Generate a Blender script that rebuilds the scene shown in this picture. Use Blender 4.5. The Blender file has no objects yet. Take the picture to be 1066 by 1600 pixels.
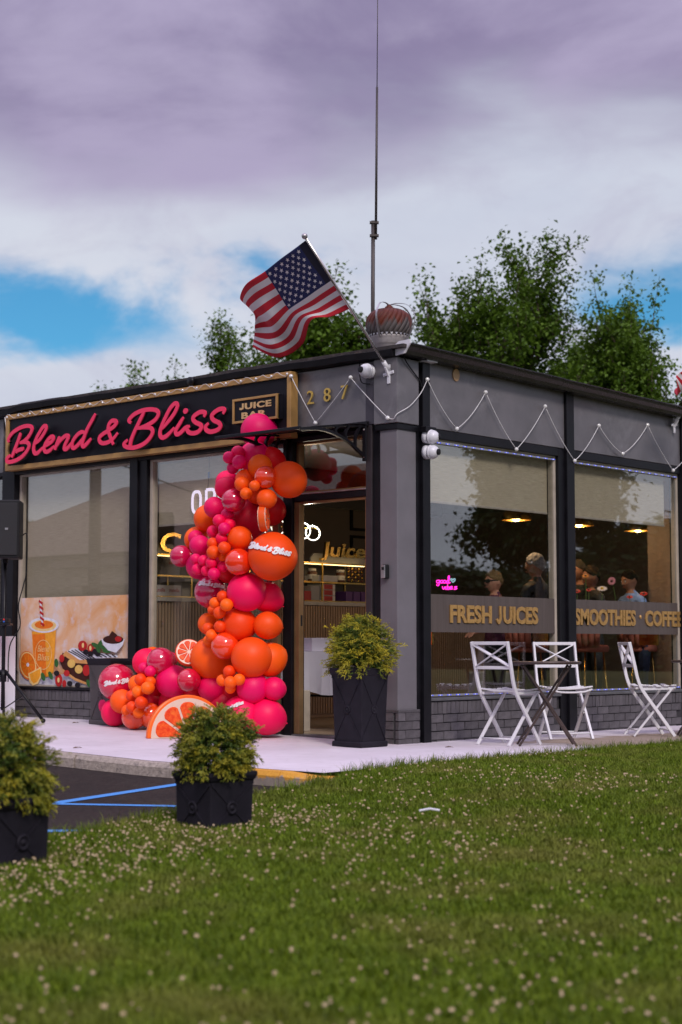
import bpy, bmesh, math, random
import numpy as np
from mathutils import Vector, Matrix, Quaternion
random.seed(7); np.random.seed(7)
R_ = math.radians
scene = bpy.context.scene
COL = scene.collection
# ---------------------------------------------------------------- camera
FPX, PCX, PCY = 2580.0, 533.0, 800.0          # focal length and centre in photograph pixels (1066 x 1600)
PITCH = math.atan(211 / 2580.0); TH = R_(47.65); CAMH = 0.83
FH = np.array([-math.cos(TH), math.sin(TH), 0.0]); RT = np.array([math.sin(TH), math.cos(TH), 0.0]); UPV = np.array([0, 0, 1.0])
FW = FH * math.cos(PITCH) + UPV * math.sin(PITCH); UPC = -FH * math.sin(PITCH) + UPV * math.cos(PITCH)
def ray(x, y): return FW + RT * (x - PCX) / FPX - UPC * (y - PCY) / FPX
_d = ray(622, 1163); CAM = -_d * (CAMH / -_d[2]); CAM[2] = CAMH      # the corner pillar's foot is the origin
def onz(x, y, z=0.0): d = ray(x, y); return CAM + d * ((z - CAM[2]) / d[2])
def ony(x, y, Y=0.0): d = ray(x, y); return CAM + d * ((Y - CAM[1]) / d[1])
def onx(x, y, X=0.0): d = ray(x, y); return CAM + d * ((X - CAM[0]) / d[0])
def onplane(x, y, p0, n): d = ray(x, y); return CAM + d * (np.dot(np.array(p0) - CAM, n) / np.dot(d, n))
def depth_of(p): return float(np.dot(np.array(p) - CAM, FW))
cd = bpy.data.cameras.new('camera'); cam = bpy.data.objects.new('camera', cd); COL.objects.link(cam)
cam.location = CAM
cam.rotation_euler = Matrix((tuple(RT), tuple(UPC), tuple(-FW))).transposed().to_euler()
cd.sensor_fit = 'VERTICAL'; cd.sensor_height = 36.0; cd.lens = 36.0 * FPX / 1600.0
cd.clip_start = 0.1; cd.clip_end = 2000
cd.dof.use_dof = True; cd.dof.focus_distance = 13.9; cd.dof.aperture_fstop = 2.6
scene.camera = cam
# ---------------------------------------------------------------- world: Nishita sky behind broken cloud
SUN_EL, SUN_AZ = R_(40), math.atan2(-0.55, 0.85)      # direction towards the sun
world = bpy.data.worlds.new('World'); scene.world = world; world.use_nodes = True
nt = world.node_tree; N = nt.nodes; L = nt.links
for n in list(N): N.remove(n)
def wn(t, **k):
    n = N.new(t)
    for a, b in k.items(): setattr(n, a, b)
    return n
def wm(op, a, b=None, c=None, clamp=False):
    n = wn('ShaderNodeMath', operation=op, use_clamp=clamp)
    for i, v in enumerate((a, b, c)):
        if v is None: continue
        if isinstance(v, (int, float)): n.inputs[i].default_value = v
        else: L.new(v, n.inputs[i])
    return n.outputs[0]
def wstep(v, a, b):
    n = wn('ShaderNodeMapRange', interpolation_type='SMOOTHSTEP'); L.new(v, n.inputs[0])
    n.inputs[1].default_value = a; n.inputs[2].default_value = b; return n.outputs[0]
def wmix(f, a, b):
    n = wn('ShaderNodeMix', data_type='RGBA'); L.new(f, n.inputs[0])
    for i, v in ((6, a), (7, b)):
        if isinstance(v, tuple): n.inputs[i].default_value = (*v, 1)
        else: L.new(v, n.inputs[i])
    return n.outputs[2]
tc = wn('ShaderNodeTexCoord'); sep = wn('ShaderNodeSeparateXYZ'); L.new(tc.outputs['Generated'], sep.inputs[0])
X_, Y_, Z_ = sep.outputs
def wnoise(scale, stretch, detail=7, rough=0.55, dist=0.3, off=(0, 0, 0)):
    mp = wn('ShaderNodeMapping'); mp.inputs['Scale'].default_value = (1, 1, stretch); mp.inputs['Location'].default_value = off
    L.new(tc.outputs['Generated'], mp.inputs[0])
    n = wn('ShaderNodeTexNoise'); L.new(mp.outputs[0], n.inputs['Vector'])
    n.inputs['Scale'].default_value = scale; n.inputs['Detail'].default_value = detail
    n.inputs['Roughness'].default_value = rough; n.inputs['Distortion'].default_value = dist
    return n.outputs[0]
nA = wnoise(5.5, 2.2, 9, 0.56, 0.25, (0.3, 1.7, 0.2)); nB = wnoise(13, 1.8, 8, 0.6, 0.4, (3.1, 0.4, 1.3)); nC = wnoise(3.0, 3.0, 5, 0.5, 0.2, (1.1, 2.2, 0.9))
az = wm('ARCTAN2', X_, Y_)
AZ0 = math.atan2(FH[0], FH[1])
azr = wm('ADD', wm('SUBTRACT', az, AZ0), wm('MULTIPLY', wm('SUBTRACT', nA, 0.5), 0.35))
gapw = wm('ADD', 0.5, wm('MULTIPLY', 0.5, wm('COSINE', wm('MULTIPLY', wm('ADD', azr, R_(9.3)), 15.0))))
zz = wm('ADD', Z_, wm('MULTIPLY', wm('SUBTRACT', nA, 0.5), 0.10))
gd = wm('DIVIDE', wm('SUBTRACT', zz, 0.205), 0.034)
gap = wm('POWER', 2.718, wm('MULTIPLY', -1.0, wm('MULTIPLY', gd, gd)))
gapm = wstep(wm('ADD', wm('MULTIPLY', wm('MULTIPLY', gap, wm('ADD', 0.06, gapw)), 1.0), wm('MULTIPLY', wm('SUBTRACT', nB, 0.5), 0.9)), 0.30, 0.95)
zd = wm('ADD', Z_, wm('ADD', wm('MULTIPLY', wm('SUBTRACT', nC, 0.5), 0.16), wm('MULTIPLY', wm('SUBTRACT', nA, 0.5), 0.09)))
darkm = wstep(zd, 0.255, 0.325)
brk = wstep(wm('ADD', nC, wm('MULTIPLY', wm('SUBTRACT', nA, 0.5), 0.6)), 0.46, 0.70)
high = wstep(Z_, 0.42, 0.65)
darkm = wm('MULTIPLY', darkm, wm('SUBTRACT', 1.0, wm('MULTIPLY', wm('MULTIPLY', high, brk), 0.75)))
cb = wmix(nA, (0.36, 0.39, 0.49), (0.53, 0.55, 0.60))
cdk = wmix(wstep(nA, 0.35, 0.68), (0.185, 0.158, 0.265), (0.305, 0.270, 0.395))
cloud = wmix(darkm, cb, cdk)
soft = wmix(wm('MULTIPLY', wstep(nB, 0.45, 0.75), 0.35), cloud, (0.30, 0.275, 0.38))
sky = wn('ShaderNodeTexSky', sky_type='NISHITA'); sky.sun_disc = False
sky.sun_elevation = SUN_EL; sky.sun_rotation = math.pi / 2 - SUN_AZ; sky.altitude = 100; sky.air_density = 1.0; sky.dust_density = 0.6; sky.ozone_density = 2.0
sk = wn('ShaderNodeMix', data_type='RGBA', blend_type='MULTIPLY'); sk.inputs[0].default_value = 1; L.new(sky.outputs[0], sk.inputs[6]); sk.inputs[7].default_value = (0.42, 1.05, 1.30, 1)
bgS = wn('ShaderNodeBackground'); L.new(sk.outputs[2], bgS.inputs[0]); bgS.inputs[1].default_value = 0.055
bgC = wn('ShaderNodeBackground'); L.new(soft, bgC.inputs[0]); L.new(wm('ADD', 1.0, wm('MULTIPLY', wstep(Z_, 0.33, 0.95), 2.2)), bgC.inputs[1])   # an overcast sky brightens towards the zenith
mxs = wn('ShaderNodeMixShader'); L.new(gapm, mxs.inputs[0]); L.new(bgC.outputs[0], mxs.inputs[1]); L.new(bgS.outputs[0], mxs.inputs[2])
wo = wn('ShaderNodeOutputWorld'); L.new(mxs.outputs[0], wo.inputs[0])
# ---------------------------------------------------------------- the one sun, veiled by cloud
sl = bpy.data.lights.new('sun', 'SUN'); sun = bpy.data.objects.new('sun', sl); COL.objects.link(sun)
sl.energy = 1.5; sl.angle = R_(12); sl.color = (1.0, 0.94, 0.88)
sdir = Vector((math.cos(SUN_AZ) * math.cos(SUN_EL), math.sin(SUN_AZ) * math.cos(SUN_EL), math.sin(SUN_EL)))
sun.rotation_euler = sdir.to_track_quat('Z', 'Y').to_euler(); sun.location = (10, -10, 20)
# ---------------------------------------------------------------- exposure
vs = scene.view_settings; vs.view_transform = 'Standard'; vs.look = 'None'; vs.gamma = 1; vs.use_curve_mapping = False; vs.exposure = 0.5
scene.cycles.use_denoising = True; scene.cycles.transparent_max_bounces = 24; scene.cycles.max_bounces = 8
scene.cycles.caustics_reflective = False; scene.cycles.caustics_refractive = False
scene.cycles.sample_clamp_indirect = 6.0
# ================================================================ helpers
WMX = {}
def lin(c):
    return tuple((v / 12.92 if v <= 0.04045 else ((v + 0.055) / 1.055) ** 2.4) for v in c)
def hexc(h): return lin(tuple(int(h[i:i + 2], 16) / 255 for i in (0, 2, 4)))
def wm_of(o): return WMX.get(o.name, Matrix.Identity(4)) if o else Matrix.Identity(4)
def tag(o, label=None, cat=None, group=None, kind=None):
    if label: o['label'] = label
    if cat: o['category'] = cat
    if group: o['group'] = group
    if kind: o['kind'] = kind
    return o
def thing(name, label, cat, loc=(0, 0, 0), rotz=0.0, group=None):
    o = bpy.data.objects.new(name, None); COL.objects.link(o); o.empty_display_size = 0.1
    o.location = tuple(loc); o.rotation_euler = (0, 0, rotz)
    WMX[o.name] = Matrix.Translation(Vector(tuple(map(float, loc)))) @ Matrix.Rotation(rotz, 4, 'Z')
    return tag(o, label, cat, group)
def place(o, loc, rotz=0.0, scale=None):
    o.location = tuple(map(float, loc)); o.rotation_euler = (0, 0, rotz)
    if scale: o.scale = (scale,) * 3
    return o
def copy_tree(o, parent=None):
    c = o.copy(); COL.objects.link(c); c.parent = parent
    for ch in o.children: copy_tree(ch, c)
    return c
class MB:
    def __init__(s): s.v = []; s.f = []; s.m = []; s.mi = 0; s.a = []; s.av = 0.0
    def add(s, vs, fs):
        b = len(s.v)
        s.v.extend(tuple(map(float, v)) for v in vs)
        s.a.extend([s.av] * len(vs))
        s.f.extend(tuple(b + i for i in f) for f in fs); s.m.extend([s.mi] * len(fs)); return s
    def box(s, a, b):
        x0, y0, z0 = map(min, zip(a, b)); x1, y1, z1 = map(max, zip(a, b))
        return s.add([(x0, y0, z0), (x1, y0, z0), (x1, y1, z0), (x0, y1, z0), (x0, y0, z1), (x1, y0, z1), (x1, y1, z1), (x0, y1, z1)],
                     [(3, 2, 1, 0), (4, 5, 6, 7), (0, 1, 5, 4), (1, 2, 6, 5), (2, 3, 7, 6), (3, 0, 4, 7)])
    def hexa(s, p):      # 8 points: bottom loop then top loop
        return s.add(p, [(3, 2, 1, 0), (4, 5, 6, 7), (0, 1, 5, 4), (1, 2, 6, 5), (2, 3, 7, 6), (3, 0, 4, 7)])
    def bar(s, p0, p1, w, t, up=(0, 0, 1)):
        p0 = Vector(p0); p1 = Vector(p1); d = (p1 - p0).normalized(); u = Vector(up)
        a = d.cross(u)
        if a.length < 1e-4: a = d.cross(Vector((1, 0, 0)))
        a.normalize(); b = a.cross(d).normalized()
        q = []
        for p in (p0, p1):
            for sa, sb in ((-1, -1), (1, -1), (1, 1), (-1, 1)): q.append(p + a * sa * w / 2 + b * sb * t / 2)
        return s.hexa(q)
    def tube(s, pts, r, n=8, caps=True, closed=False):
        pts = [Vector(tuple(map(float, p))) for p in pts]; k = len(pts)
        rr = r if isinstance(r, (list, tuple)) else [r] * k
        vs = []; prev = None
        for i, p in enumerate(pts):
            if closed: d = pts[(i + 1) % k] - pts[i - 1]
            else: d = pts[min(i + 1, k - 1)] - pts[max(i - 1, 0)]
            if d.length < 1e-9: d = Vector((0, 0, 1))
            d.normalize()
            if prev is None:
                a = d.orthogonal().normalized()
            else:
                a = prev - d * prev.dot(d)
                a = a.normalized() if a.length > 1e-6 else d.orthogonal().normalized()
            prev = a; b = d.cross(a)
            for j in range(n):
                t = 2 * math.pi * j / n; vs.append(p + (a * math.cos(t) + b * math.sin(t)) * rr[i])
        fs = []
        for i in range(k if closed else k - 1):
            i2 = (i + 1) % k
            for j in range(n):
                j2 = (j + 1) % n; fs.append((i * n + j, i * n + j2, i2 * n + j2, i2 * n + j))
        if caps and not closed:
            fs.append(tuple(range(n - 1, -1, -1))); fs.append(tuple((k - 1) * n + j for j in range(n)))
        return s.add(vs, fs)
    def lathe(s, prof, n=24, c=(0, 0, 0), M=None, caps=True):
        vs = []; fs = []
        for r, z in prof:
            for j in range(n):
                t = 2 * math.pi * j / n; v = Vector((r * math.cos(t), r * math.sin(t), z))
                if M: v = M @ v
                vs.append(v + Vector(c))
        for i in range(len(prof) - 1):
            for j in range(n):
                j2 = (j + 1) % n; fs.append((i * n + j, i * n + j2, (i + 1) * n + j2, (i + 1) * n + j))
        if caps:
            fs.append(tuple(range(n - 1, -1, -1))); fs.append(tuple((len(prof) - 1) * n + j for j in range(n)))
        return s.add(vs, fs)
    def ball(s, c, r, n=12, m=8, sc=(1, 1, 1)):
        prof = [(max(math.sin(math.pi * i / m), 1e-3) * r, -math.cos(math.pi * i / m) * r) for i in range(m + 1)]
        b = len(s.v); s.lathe(prof, n, (0, 0, 0))
        for i in range(b, len(s.v)):
            v = s.v[i]; s.v[i] = (c[0] + v[0] * sc[0], c[1] + v[1] * sc[1], c[2] + v[2] * sc[2])
        return s
    def prism(s, poly, fn, d0, d1):      # poly in (u,v); fn(u,v,w) -> world
        n = len(poly)
        vs = [fn(u, v, d0) for u, v in poly] + [fn(u, v, d1) for u, v in poly]
        fs = [tuple(range(n - 1, -1, -1)), tuple(range(n, 2 * n))] + [(i, (i + 1) % n, n + (i + 1) % n, n + i) for i in range(n)]
        return s.add(vs, fs)
    def strip(s, pts, w, fn, d0, d1, taper=True):   # a brush stroke: smooth ribbon of width w extruded from d0 to d1
        P = smooth(pts); k = len(P)
        Lf = []; Rg = []
        for i in range(k):
            a = P[max(i - 1, 0)]; b = P[min(i + 1, k - 1)]
            t = np.array(b) - np.array(a); t = t / (np.linalg.norm(t) + 1e-9); nn = np.array((-t[1], t[0]))
            ww = w / 2
            if taper:
                e = min(i, k - 1 - i) / max(1, k - 1)
                ww *= (0.62 + 0.38 * min(1, e * 9))
            Lf.append(np.array(P[i]) + nn * ww); Rg.append(np.array(P[i]) - nn * ww)
        vs = []
        for i in range(k):      # the face rises a hair along the stroke so that crossings never lie in one plane
            e1 = d1 + 0.18 * (d1 - d0) * i / k; vs += [fn(*Lf[i], d0), fn(*Rg[i], d0), fn(*Lf[i], e1), fn(*Rg[i], e1)]
        fs = []
        for i in range(k - 1):
            a = 4 * i; b = a + 4
            fs += [(a, a + 1, b + 1, b), (a + 2, b + 2, b + 3, a + 3), (a, b, b + 2, a + 2), (a + 1, a + 3, b + 3, b + 1)]
        fs += [(0, 2, 3, 1), (4 * k - 4, 4 * k - 3, 4 * k - 1, 4 * k - 2)]
        return s.add(vs, fs)
    def mesh(s, name, mats=None, smooth_=False, inv=None):
        me = bpy.data.meshes.new(name)
        vs = s.v
        if inv is not None: vs = [tuple(inv @ Vector(v)) for v in vs]
        me.from_pydata(vs, [], s.f)
        if mats is not None:
            for m in (mats if isinstance(mats, (list, tuple)) else [mats]): me.materials.append(m)
            if isinstance(mats, (list, tuple)) and len(mats) > 1: me.polygons.foreach_set('material_index', s.m)
        if smooth_: me.polygons.foreach_set('use_smooth', [True] * len(me.polygons))
        if any(s.a):
            at = me.attributes.new('tip', 'FLOAT', 'POINT'); at.data.foreach_set('value', s.a)
        me.update(); return me
    def obj(s, name, mats, parent=None, smooth_=False, bevel=0.0, local=False, label=None, kind=None, fix=True):
        inv = None if local or parent is None else wm_of(parent).inverted()
        me = s.mesh(name, mats, smooth_, inv)
        if fix:
            bm = bmesh.new(); bm.from_mesh(me); bmesh.ops.recalc_face_normals(bm, faces=bm.faces); bm.to_mesh(me); bm.free()
        o = bpy.data.objects.new(name, me); COL.objects.link(o)
        if parent is not None: o.parent = parent; WMX[o.name] = wm_of(parent)
        if bevel:
            md = o.modifiers.new('bevel', 'BEVEL'); md.width = bevel; md.segments = 2; md.limit_method = 'ANGLE'; md.angle_limit = R_(40)
        if label: o['label'] = label
        if kind: o['kind'] = kind
        return o
def smooth(pts, sub=5):
    P = [np.array(p, float) for p in pts]
    if len(P) < 3: return [tuple(P[0] + (P[-1] - P[0]) * t / 4) for t in range(5)]
    out = []
    for i in range(len(P) - 1):
        p0 = P[max(i - 1, 0)]; p1 = P[i]; p2 = P[i + 1]; p3 = P[min(i + 2, len(P) - 1)]
        for k in range(sub):
            t = k / sub
            out.append(0.5 * ((2 * p1) + (-p0 + p2) * t + (2 * p0 - 5 * p1 + 4 * p2 - p3) * t * t + (-p0 + 3 * p1 - 3 * p2 + p3) * t ** 3))
    out.append(P[-1]); return [tuple(p) for p in out]
def draw_J(mb, fn, u0, v0, w, h, sw, d):
    a = sw / 2; mb.strip([(u0 + w - a, v0 + h), (u0 + w - a, v0 + h * 0.6), (u0 + w - a, v0 + h * 0.28), (u0 + w * 0.78 - a, v0 + a * 1.05), (u0 + w * 0.42, v0 + a * .95), (u0 + a, v0 + h * 0.26)], sw, fn, 0.0, d, taper=False)
def single(name, mb, mats, label, cat, group=None, kind=None, **k):
    o = mb.obj(name, mats, None, **k); return tag(o, label, cat, group, kind)
def text_geo(s, offset=0.0, extrude=0.0, space=1.0, res=3):
    cu = bpy.data.curves.new('txt', 'FONT'); cu.body = s; cu.size = 1.0; cu.offset = offset; cu.extrude = extrude; cu.space_character = space
    cu.resolution_u = res; cu.fill_mode = 'BOTH'
    o = bpy.data.objects.new('txt', cu); me = o.to_mesh()
    v = np.array([tuple(x.co) for x in me.vertices]); f = [tuple(p.vertices) for p in me.polygons]
    o.to_mesh_clear(); bpy.data.objects.remove(o); bpy.data.curves.remove(cu)
    v[:, 0] -= v[:, 0].min(); v[:, 1] -= v[:, 1].min()
    return v, f
def text_to(mb, s, fn, w, h, offset=0.0, extrude=0.02, space=1.0, res=3, depth=None):
    """text fitted to a w x h box; fn(u, v, wdepth) -> world"""
    v, f = text_geo(s, offset, 1.0, space, res)
    v[:, 0] *= w / v[:, 0].max(); v[:, 1] *= h / v[:, 1].max()
    v[:, 2] = (v[:, 2] > 0) * extrude
    mb.add([fn(*p) for p in v], f)
# ================================================================ materials
def NT(name):
    m = bpy.data.materials.new(name); m.use_nodes = True; t = m.node_tree
    return m, t, t.nodes['Principled BSDF']
def nnode(t, typ, ins=None, **k):
    n = t.nodes.new(typ)
    for a, b in k.items(): setattr(n, a, b)
    for i, v in (ins or {}).items():
        if hasattr(v, 'is_linked') or isinstance(v, bpy.types.NodeSocket): t.links.new(v, n.inputs[i])
        else: n.inputs[i].default_value = v
    return n
def mixc(t, f, a, b, blend='MIX'):
    n = t.nodes.new('ShaderNodeMix'); n.data_type = 'RGBA'; n.blend_type = blend
    for i, v in ((0, f), (6, a), (7, b)):
        if isinstance(v, bpy.types.NodeSocket): t.links.new(v, n.inputs[i])
        elif i == 0: n.inputs[0].default_value = v
        else: n.inputs[i].default_value = (*v[:3], 1)
    return n.outputs[2]
def maprange(t, v, a, b, c=0.0, d=1.0):
    n = nnode(t, 'ShaderNodeMapRange', {0: v, 1: a, 2: b, 3: c, 4: d}); return n.outputs[0]
def noise(t, scale, detail=4, rough=0.55, coord='Object', dist=0.0, stretch=None):
    tcn = t.nodes.new('ShaderNodeTexCoord'); v = tcn.outputs[coord]
    if stretch: v = nnode(t, 'ShaderNodeMapping', {0: v, 3: stretch}).outputs[0]
    return nnode(t, 'ShaderNodeTexNoise', {'Vector': v, 'Scale': scale, 'Detail': detail, 'Roughness': rough, 'Distortion': dist}).outputs[0]
def M(name, col, rough=0.5, metal=0.0, var=0.15, scale=6.0, bump=0.0, bscale=60.0, spec=0.5, rvar=0.1, rnd=0.0, coat=0.0, stretch=None, alt=None, altm=(0.55, 0.7)):
    m, t, p = NT(name)
    n1 = noise(t, scale, 5, 0.6, stretch=stretch)
    lo = tuple(c * (1 - var) for c in col); hi = tuple(min(1, c * (1 + var)) for c in col)
    c = mixc(t, maprange(t, n1, 0.3, 0.7), lo, hi)
    if alt:
        n2 = noise(t, scale * 0.6, 6, 0.65, dist=0.4)
        c = mixc(t, maprange(t, n2, *altm), c, alt)
    if rnd:
        oi = t.nodes.new('ShaderNodeObjectInfo')
        hs = nnode(t, 'ShaderNodeHueSaturation', {'Value': maprange(t, oi.outputs['Random'], 0, 1, 1 - rnd, 1 + rnd), 'Color': c}); c = hs.outputs[0]
    t.links.new(c, p.inputs['Base Color'])
    t.links.new(maprange(t, n1, 0.2, 0.8, max(0.02, rough - rvar), min(1, rough + rvar)), p.inputs['Roughness'])
    p.inputs['Metallic'].default_value = metal; p.inputs['Specular IOR Level'].default_value = spec; p.inputs['Coat Weight'].default_value = coat
    if bump:
        nb = noise(t, bscale, 4, 0.6)
        t.links.new(nnode(t, 'ShaderNodeBump', {'Height': nb, 'Strength': bump, 'Distance': 0.01}).outputs[0], p.inputs['Normal'])
    return m
def emis(name, col, st):
    m, t, p = NT(name); p.inputs['Base Color'].default_value = (*col, 1); p.inputs['Emission Color'].default_value = (*col, 1); p.inputs['Emission Strength'].default_value = st; return m
def glassmat(name, tint=(0.95, 0.96, 0.95), ior=2.0, rough=0.0):
    m, t, p = NT(name); t.nodes.remove(p)
    tr = nnode(t, 'ShaderNodeBsdfTransparent', {0: (*tint, 1)}); gl = nnode(t, 'ShaderNodeBsdfGlossy', {0: (1, 1, 1, 1), 1: rough})
    gg = t.nodes.new('ShaderNodeNewGeometry'); fr = nnode(t, 'ShaderNodeFresnel', {0: maprange(t, gg.outputs['Backfacing'], 0, 1, ior, 1 / ior)})
    mx = nnode(t, 'ShaderNodeMixShader', {0: fr.outputs[0], 1: tr.outputs[0], 2: gl.outputs[0]})
    t.links.new(mx.outputs[0], t.nodes['Material Output'].inputs[0]); return m
MT = {}
MT['black'] = M('black_painted_metal', (0.006, 0.0055, 0.0075), 0.42, var=0.3, bump=0.05, spec=0.25)
MT['grey'] = M('grey_sheet_metal', (0.145, 0.134, 0.142), 0.36, 0.2, var=0.22, scale=2.2, bump=0.22, bscale=2.5, alt=(0.28, 0.262, 0.272), altm=(0.54, 0.80))
MT['greycol'] = M('grey_painted_pillar', (0.150, 0.138, 0.148), 0.42, var=0.12, scale=3, bump=0.05)
MT['gold'] = M('gold_sign_paint', (0.46, 0.26, 0.085), 0.42, 0.3, var=0.12)
MT['brass'] = M('polished_brass', (0.72, 0.46, 0.12), 0.22, 1.0, var=0.1)
MT['bronze'] = M('bronze_door_frame', (0.30, 0.185, 0.085), 0.35, 0.55, var=0.15)
MT['signboard'] = M('sign_board_black', (0.010, 0.009, 0.013), 0.5, var=0.25, scale=3, spec=0.18)
MT['pinkletter'] = M('pink_letter_acrylic', (0.86, 0.030, 0.110), 0.45, var=0.04)
MT['letterside'] = M('letter_return_black', (0.012, 0.010, 0.012), 0.5)
MT['brick'] = M('painted_grey_brick', (0.085, 0.076, 0.080), 0.62, var=0.25, scale=14, bump=0.5, bscale=45, rnd=0.22)
MT['mortar'] = M('painted_mortar', (0.040, 0.036, 0.039), 0.8, var=0.2, bump=0.3)
MT['white'] = M('white_powder_coat', (0.70, 0.68, 0.70), 0.4, var=0.05)
MT['whitepl'] = M('white_plastic', (0.66, 0.65, 0.68), 0.3, var=0.04)
MT['brown'] = M('dark_brown_steel', (0.060, 0.038, 0.032), 0.42, 0.2, var=0.2)
MT['planter'] = M('black_planter_resin', (0.013, 0.011, 0.016), 0.6, var=0.3, scale=9, bump=0.12, bscale=120, spec=0.18)
MT['planterb'] = M('brown_planter_resin', (0.060, 0.050, 0.050), 0.55, var=0.2, scale=9, bump=0.1, bscale=120)
MT['soil'] = M('planter_soil', (0.03, 0.02, 0.014), 0.95, var=0.5, scale=40, bump=0.8)
MT['steel'] = M('galvanised_steel', (0.42, 0.40, 0.40), 0.38, 0.8, var=0.2, scale=12)
MT['darkmetal'] = M('weathered_mast_metal', (0.07, 0.06, 0.055), 0.5, 0.5, var=0.3)
MT['glass'] = glassmat('window_glass')
MT['glassin'] = glassmat('shelf_glass', (0.93, 0.95, 0.94), 1.4)
MT['wallin'] = M('interior_wall_paint', (0.20, 0.165, 0.135), 0.7, var=0.06)
MT['ceil'] = M('interior_ceiling', (0.16, 0.14, 0.125), 0.8, var=0.05)
MT['floorin'] = M('interior_vinyl_floor', (0.30, 0.22, 0.155), 0.4, var=0.12, scale=3, stretch=(1, 8, 1))
MT['wood'] = M('slatted_oak', (0.34, 0.225, 0.145), 0.5, var=0.15, scale=6, stretch=(1, 1, 0.1))
MT['counter'] = M('counter_top_stone', (0.42, 0.39, 0.36), 0.3, var=0.1)
MT['cloth'] = M('white_table_cloth', (0.74, 0.72, 0.80), 0.85, var=0.04, bump=0.2, bscale=9)
MT['rubber'] = M('black_rubber', (0.010, 0.010, 0.011), 0.6, spec=0.25)
MT['pinkseat'] = M('pink_velvet', (0.42, 0.125, 0.085), 0.75, var=0.12)
def shademat():
    m, t, p = NT('woven_roller_shade')
    w = noise(t, 60, 3, 0.7, stretch=(0.12, 0.12, 4.0)); w2 = noise(t, 3, 2)
    c = mixc(t, maprange(t, w, 0.3, 0.7), (0.40, 0.33, 0.225), (0.60, 0.51, 0.36))
    t.links.new(c, p.inputs['Base Color']); p.inputs['Roughness'].default_value = 0.85
    return m
MT['shade'] = shademat()
# ================================================================ ground
def clamp(v, a=0.0, b=1.0): return max(a, min(b, v))
def sstep(a, b, v): t = clamp((v - a) / (b - a)); return t * t * (3 - 2 * t)
def gz(x): return 0.086 * clamp(-x / 3.5)
EDGE = [(1.70, 40), (1.70, 3.0), (1.69, 0.0), (1.70, -1.6), (1.78, -2.45), (1.98, -2.9), (2.02, -3.2), (2.22, -4.2), (2.58, -5.3), (2.95, -6.2), (3.5, -7.6), (4.7, -10.5), (7.0, -16), (9, -30)]
def edge_x(y):
    for (x0, y0), (x1, y1) in zip(EDGE, EDGE[1:]):
        if y1 <= y <= y0: return x1 + (x0 - x1) * (y - y1) / (y0 - y1)
    return EDGE[0][0] if y > 0 else EDGE[-1][0]
def lawnz(x, y):
    d = x - edge_x(y)
    base = -0.015 - 0.085 * sstep(-2.4, -4.6, y)
    return base - 0.03 * sstep(0.5, 4, d) + 0.012 * math.sin(x * 2.1 + y * 1.3) * sstep(0.2, 1.0, d)
def sheet(name, xs, ys, zf, mat, kind='structure', keep=None, smooth_=True):
    mb = MB(); nx, ny = len(xs), len(ys)
    vs = [(x, y, zf(x, y)) for y in ys for x in xs]
    fs = []
    for j in range(ny - 1):
        for i in range(nx - 1):
            if keep and not keep((xs[i] + xs[i + 1]) / 2, (ys[j] + ys[j + 1]) / 2): continue
            fs.append((j * nx + i, j * nx + i + 1, (j + 1) * nx + i + 1, (j + 1) * nx + i))
    mb.add(vs, fs); o = mb.obj(name, mat, None, smooth_=smooth_, fix=False); o['kind'] = kind; return o
def groundmat():
    m, t, p = NT('far_ground_grass'); n = noise(t, 0.3, 6); c = mixc(t, maprange(t, n, 0.35, 0.65), (0.05, 0.075, 0.02), (0.09, 0.10, 0.04)); t.links.new(c, p.inputs['Base Color']); p.inputs['Roughness'].default_value = 0.9; return m
sheet('ground', list(np.linspace(-600, 600, 9)), list(np.linspace(-600, 600, 9)), lambda x, y: -0.45, groundmat())
def asphaltmat():
    m, t, p = NT('asphalt')
    n1 = noise(t, 90, 4, 0.85); n2 = noise(t, 1.3, 6, 0.6); n3 = noise(t, 9, 5, 0.7)
    c = mixc(t, maprange(t, n1, 0.35, 0.7), (0.022, 0.017, 0.015), (0.062, 0.050, 0.044))
    c = mixc(t, maprange(t, n2, 0.45, 0.75, 0, 0.5), c, (0.070, 0.054, 0.044))
    n4 = noise(t, 26, 5, 0.75); c = mixc(t, maprange(t, n4, 0.42, 0.66, 0, 0.65), c, (0.012, 0.009, 0.008)); c = mixc(t, maprange(t, n3, 0.62, 0.78, 0, 0.7), c, (0.12, 0.088, 0.062))
    t.links.new(c, p.inputs['Base Color']); p.inputs['Roughness'].default_value = 0.95; p.inputs['Specular IOR Level'].default_value = 0.08
    t.links.new(nnode(t, 'ShaderNodeBump', {'Height': n1, 'Strength': 1.0, 'Distance': 0.006}).outputs[0], p.inputs['Normal']); return m
mb = MB(); ay = [-60, -40, -25, -16, -12, -10, -8, -7, -6, -5.5, -5, -4.5, -4, -3.5, -3.2, -2.9, -2.70]; au = list(1 - (np.linspace(0, 1, 60)) ** 2.5)
mb.add([(-60 + (edge_x(y) + 0.12 + 60) * u, y, (-0.10 + gz(-60 + (edge_x(y) + 0.12 + 60) * u) - 0.004 * (-2.8 - y)) if y > -12 else -0.14 + gz(-60 + (edge_x(y) + 60) * u)) for y in ay for u in au], [(j * 60 + i + 1, j * 60 + i, j * 60 + 60 + i, j * 60 + 61 + i) for j in range(len(ay) - 1) for i in range(59)])
asph = mb.obj('asphalt', asphaltmat(), None, smooth_=True, fix=False); asph['kind'] = 'structure'
def asz(x, y): return -0.10 + gz(x) - 0.004 * (-2.8 - y)
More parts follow.
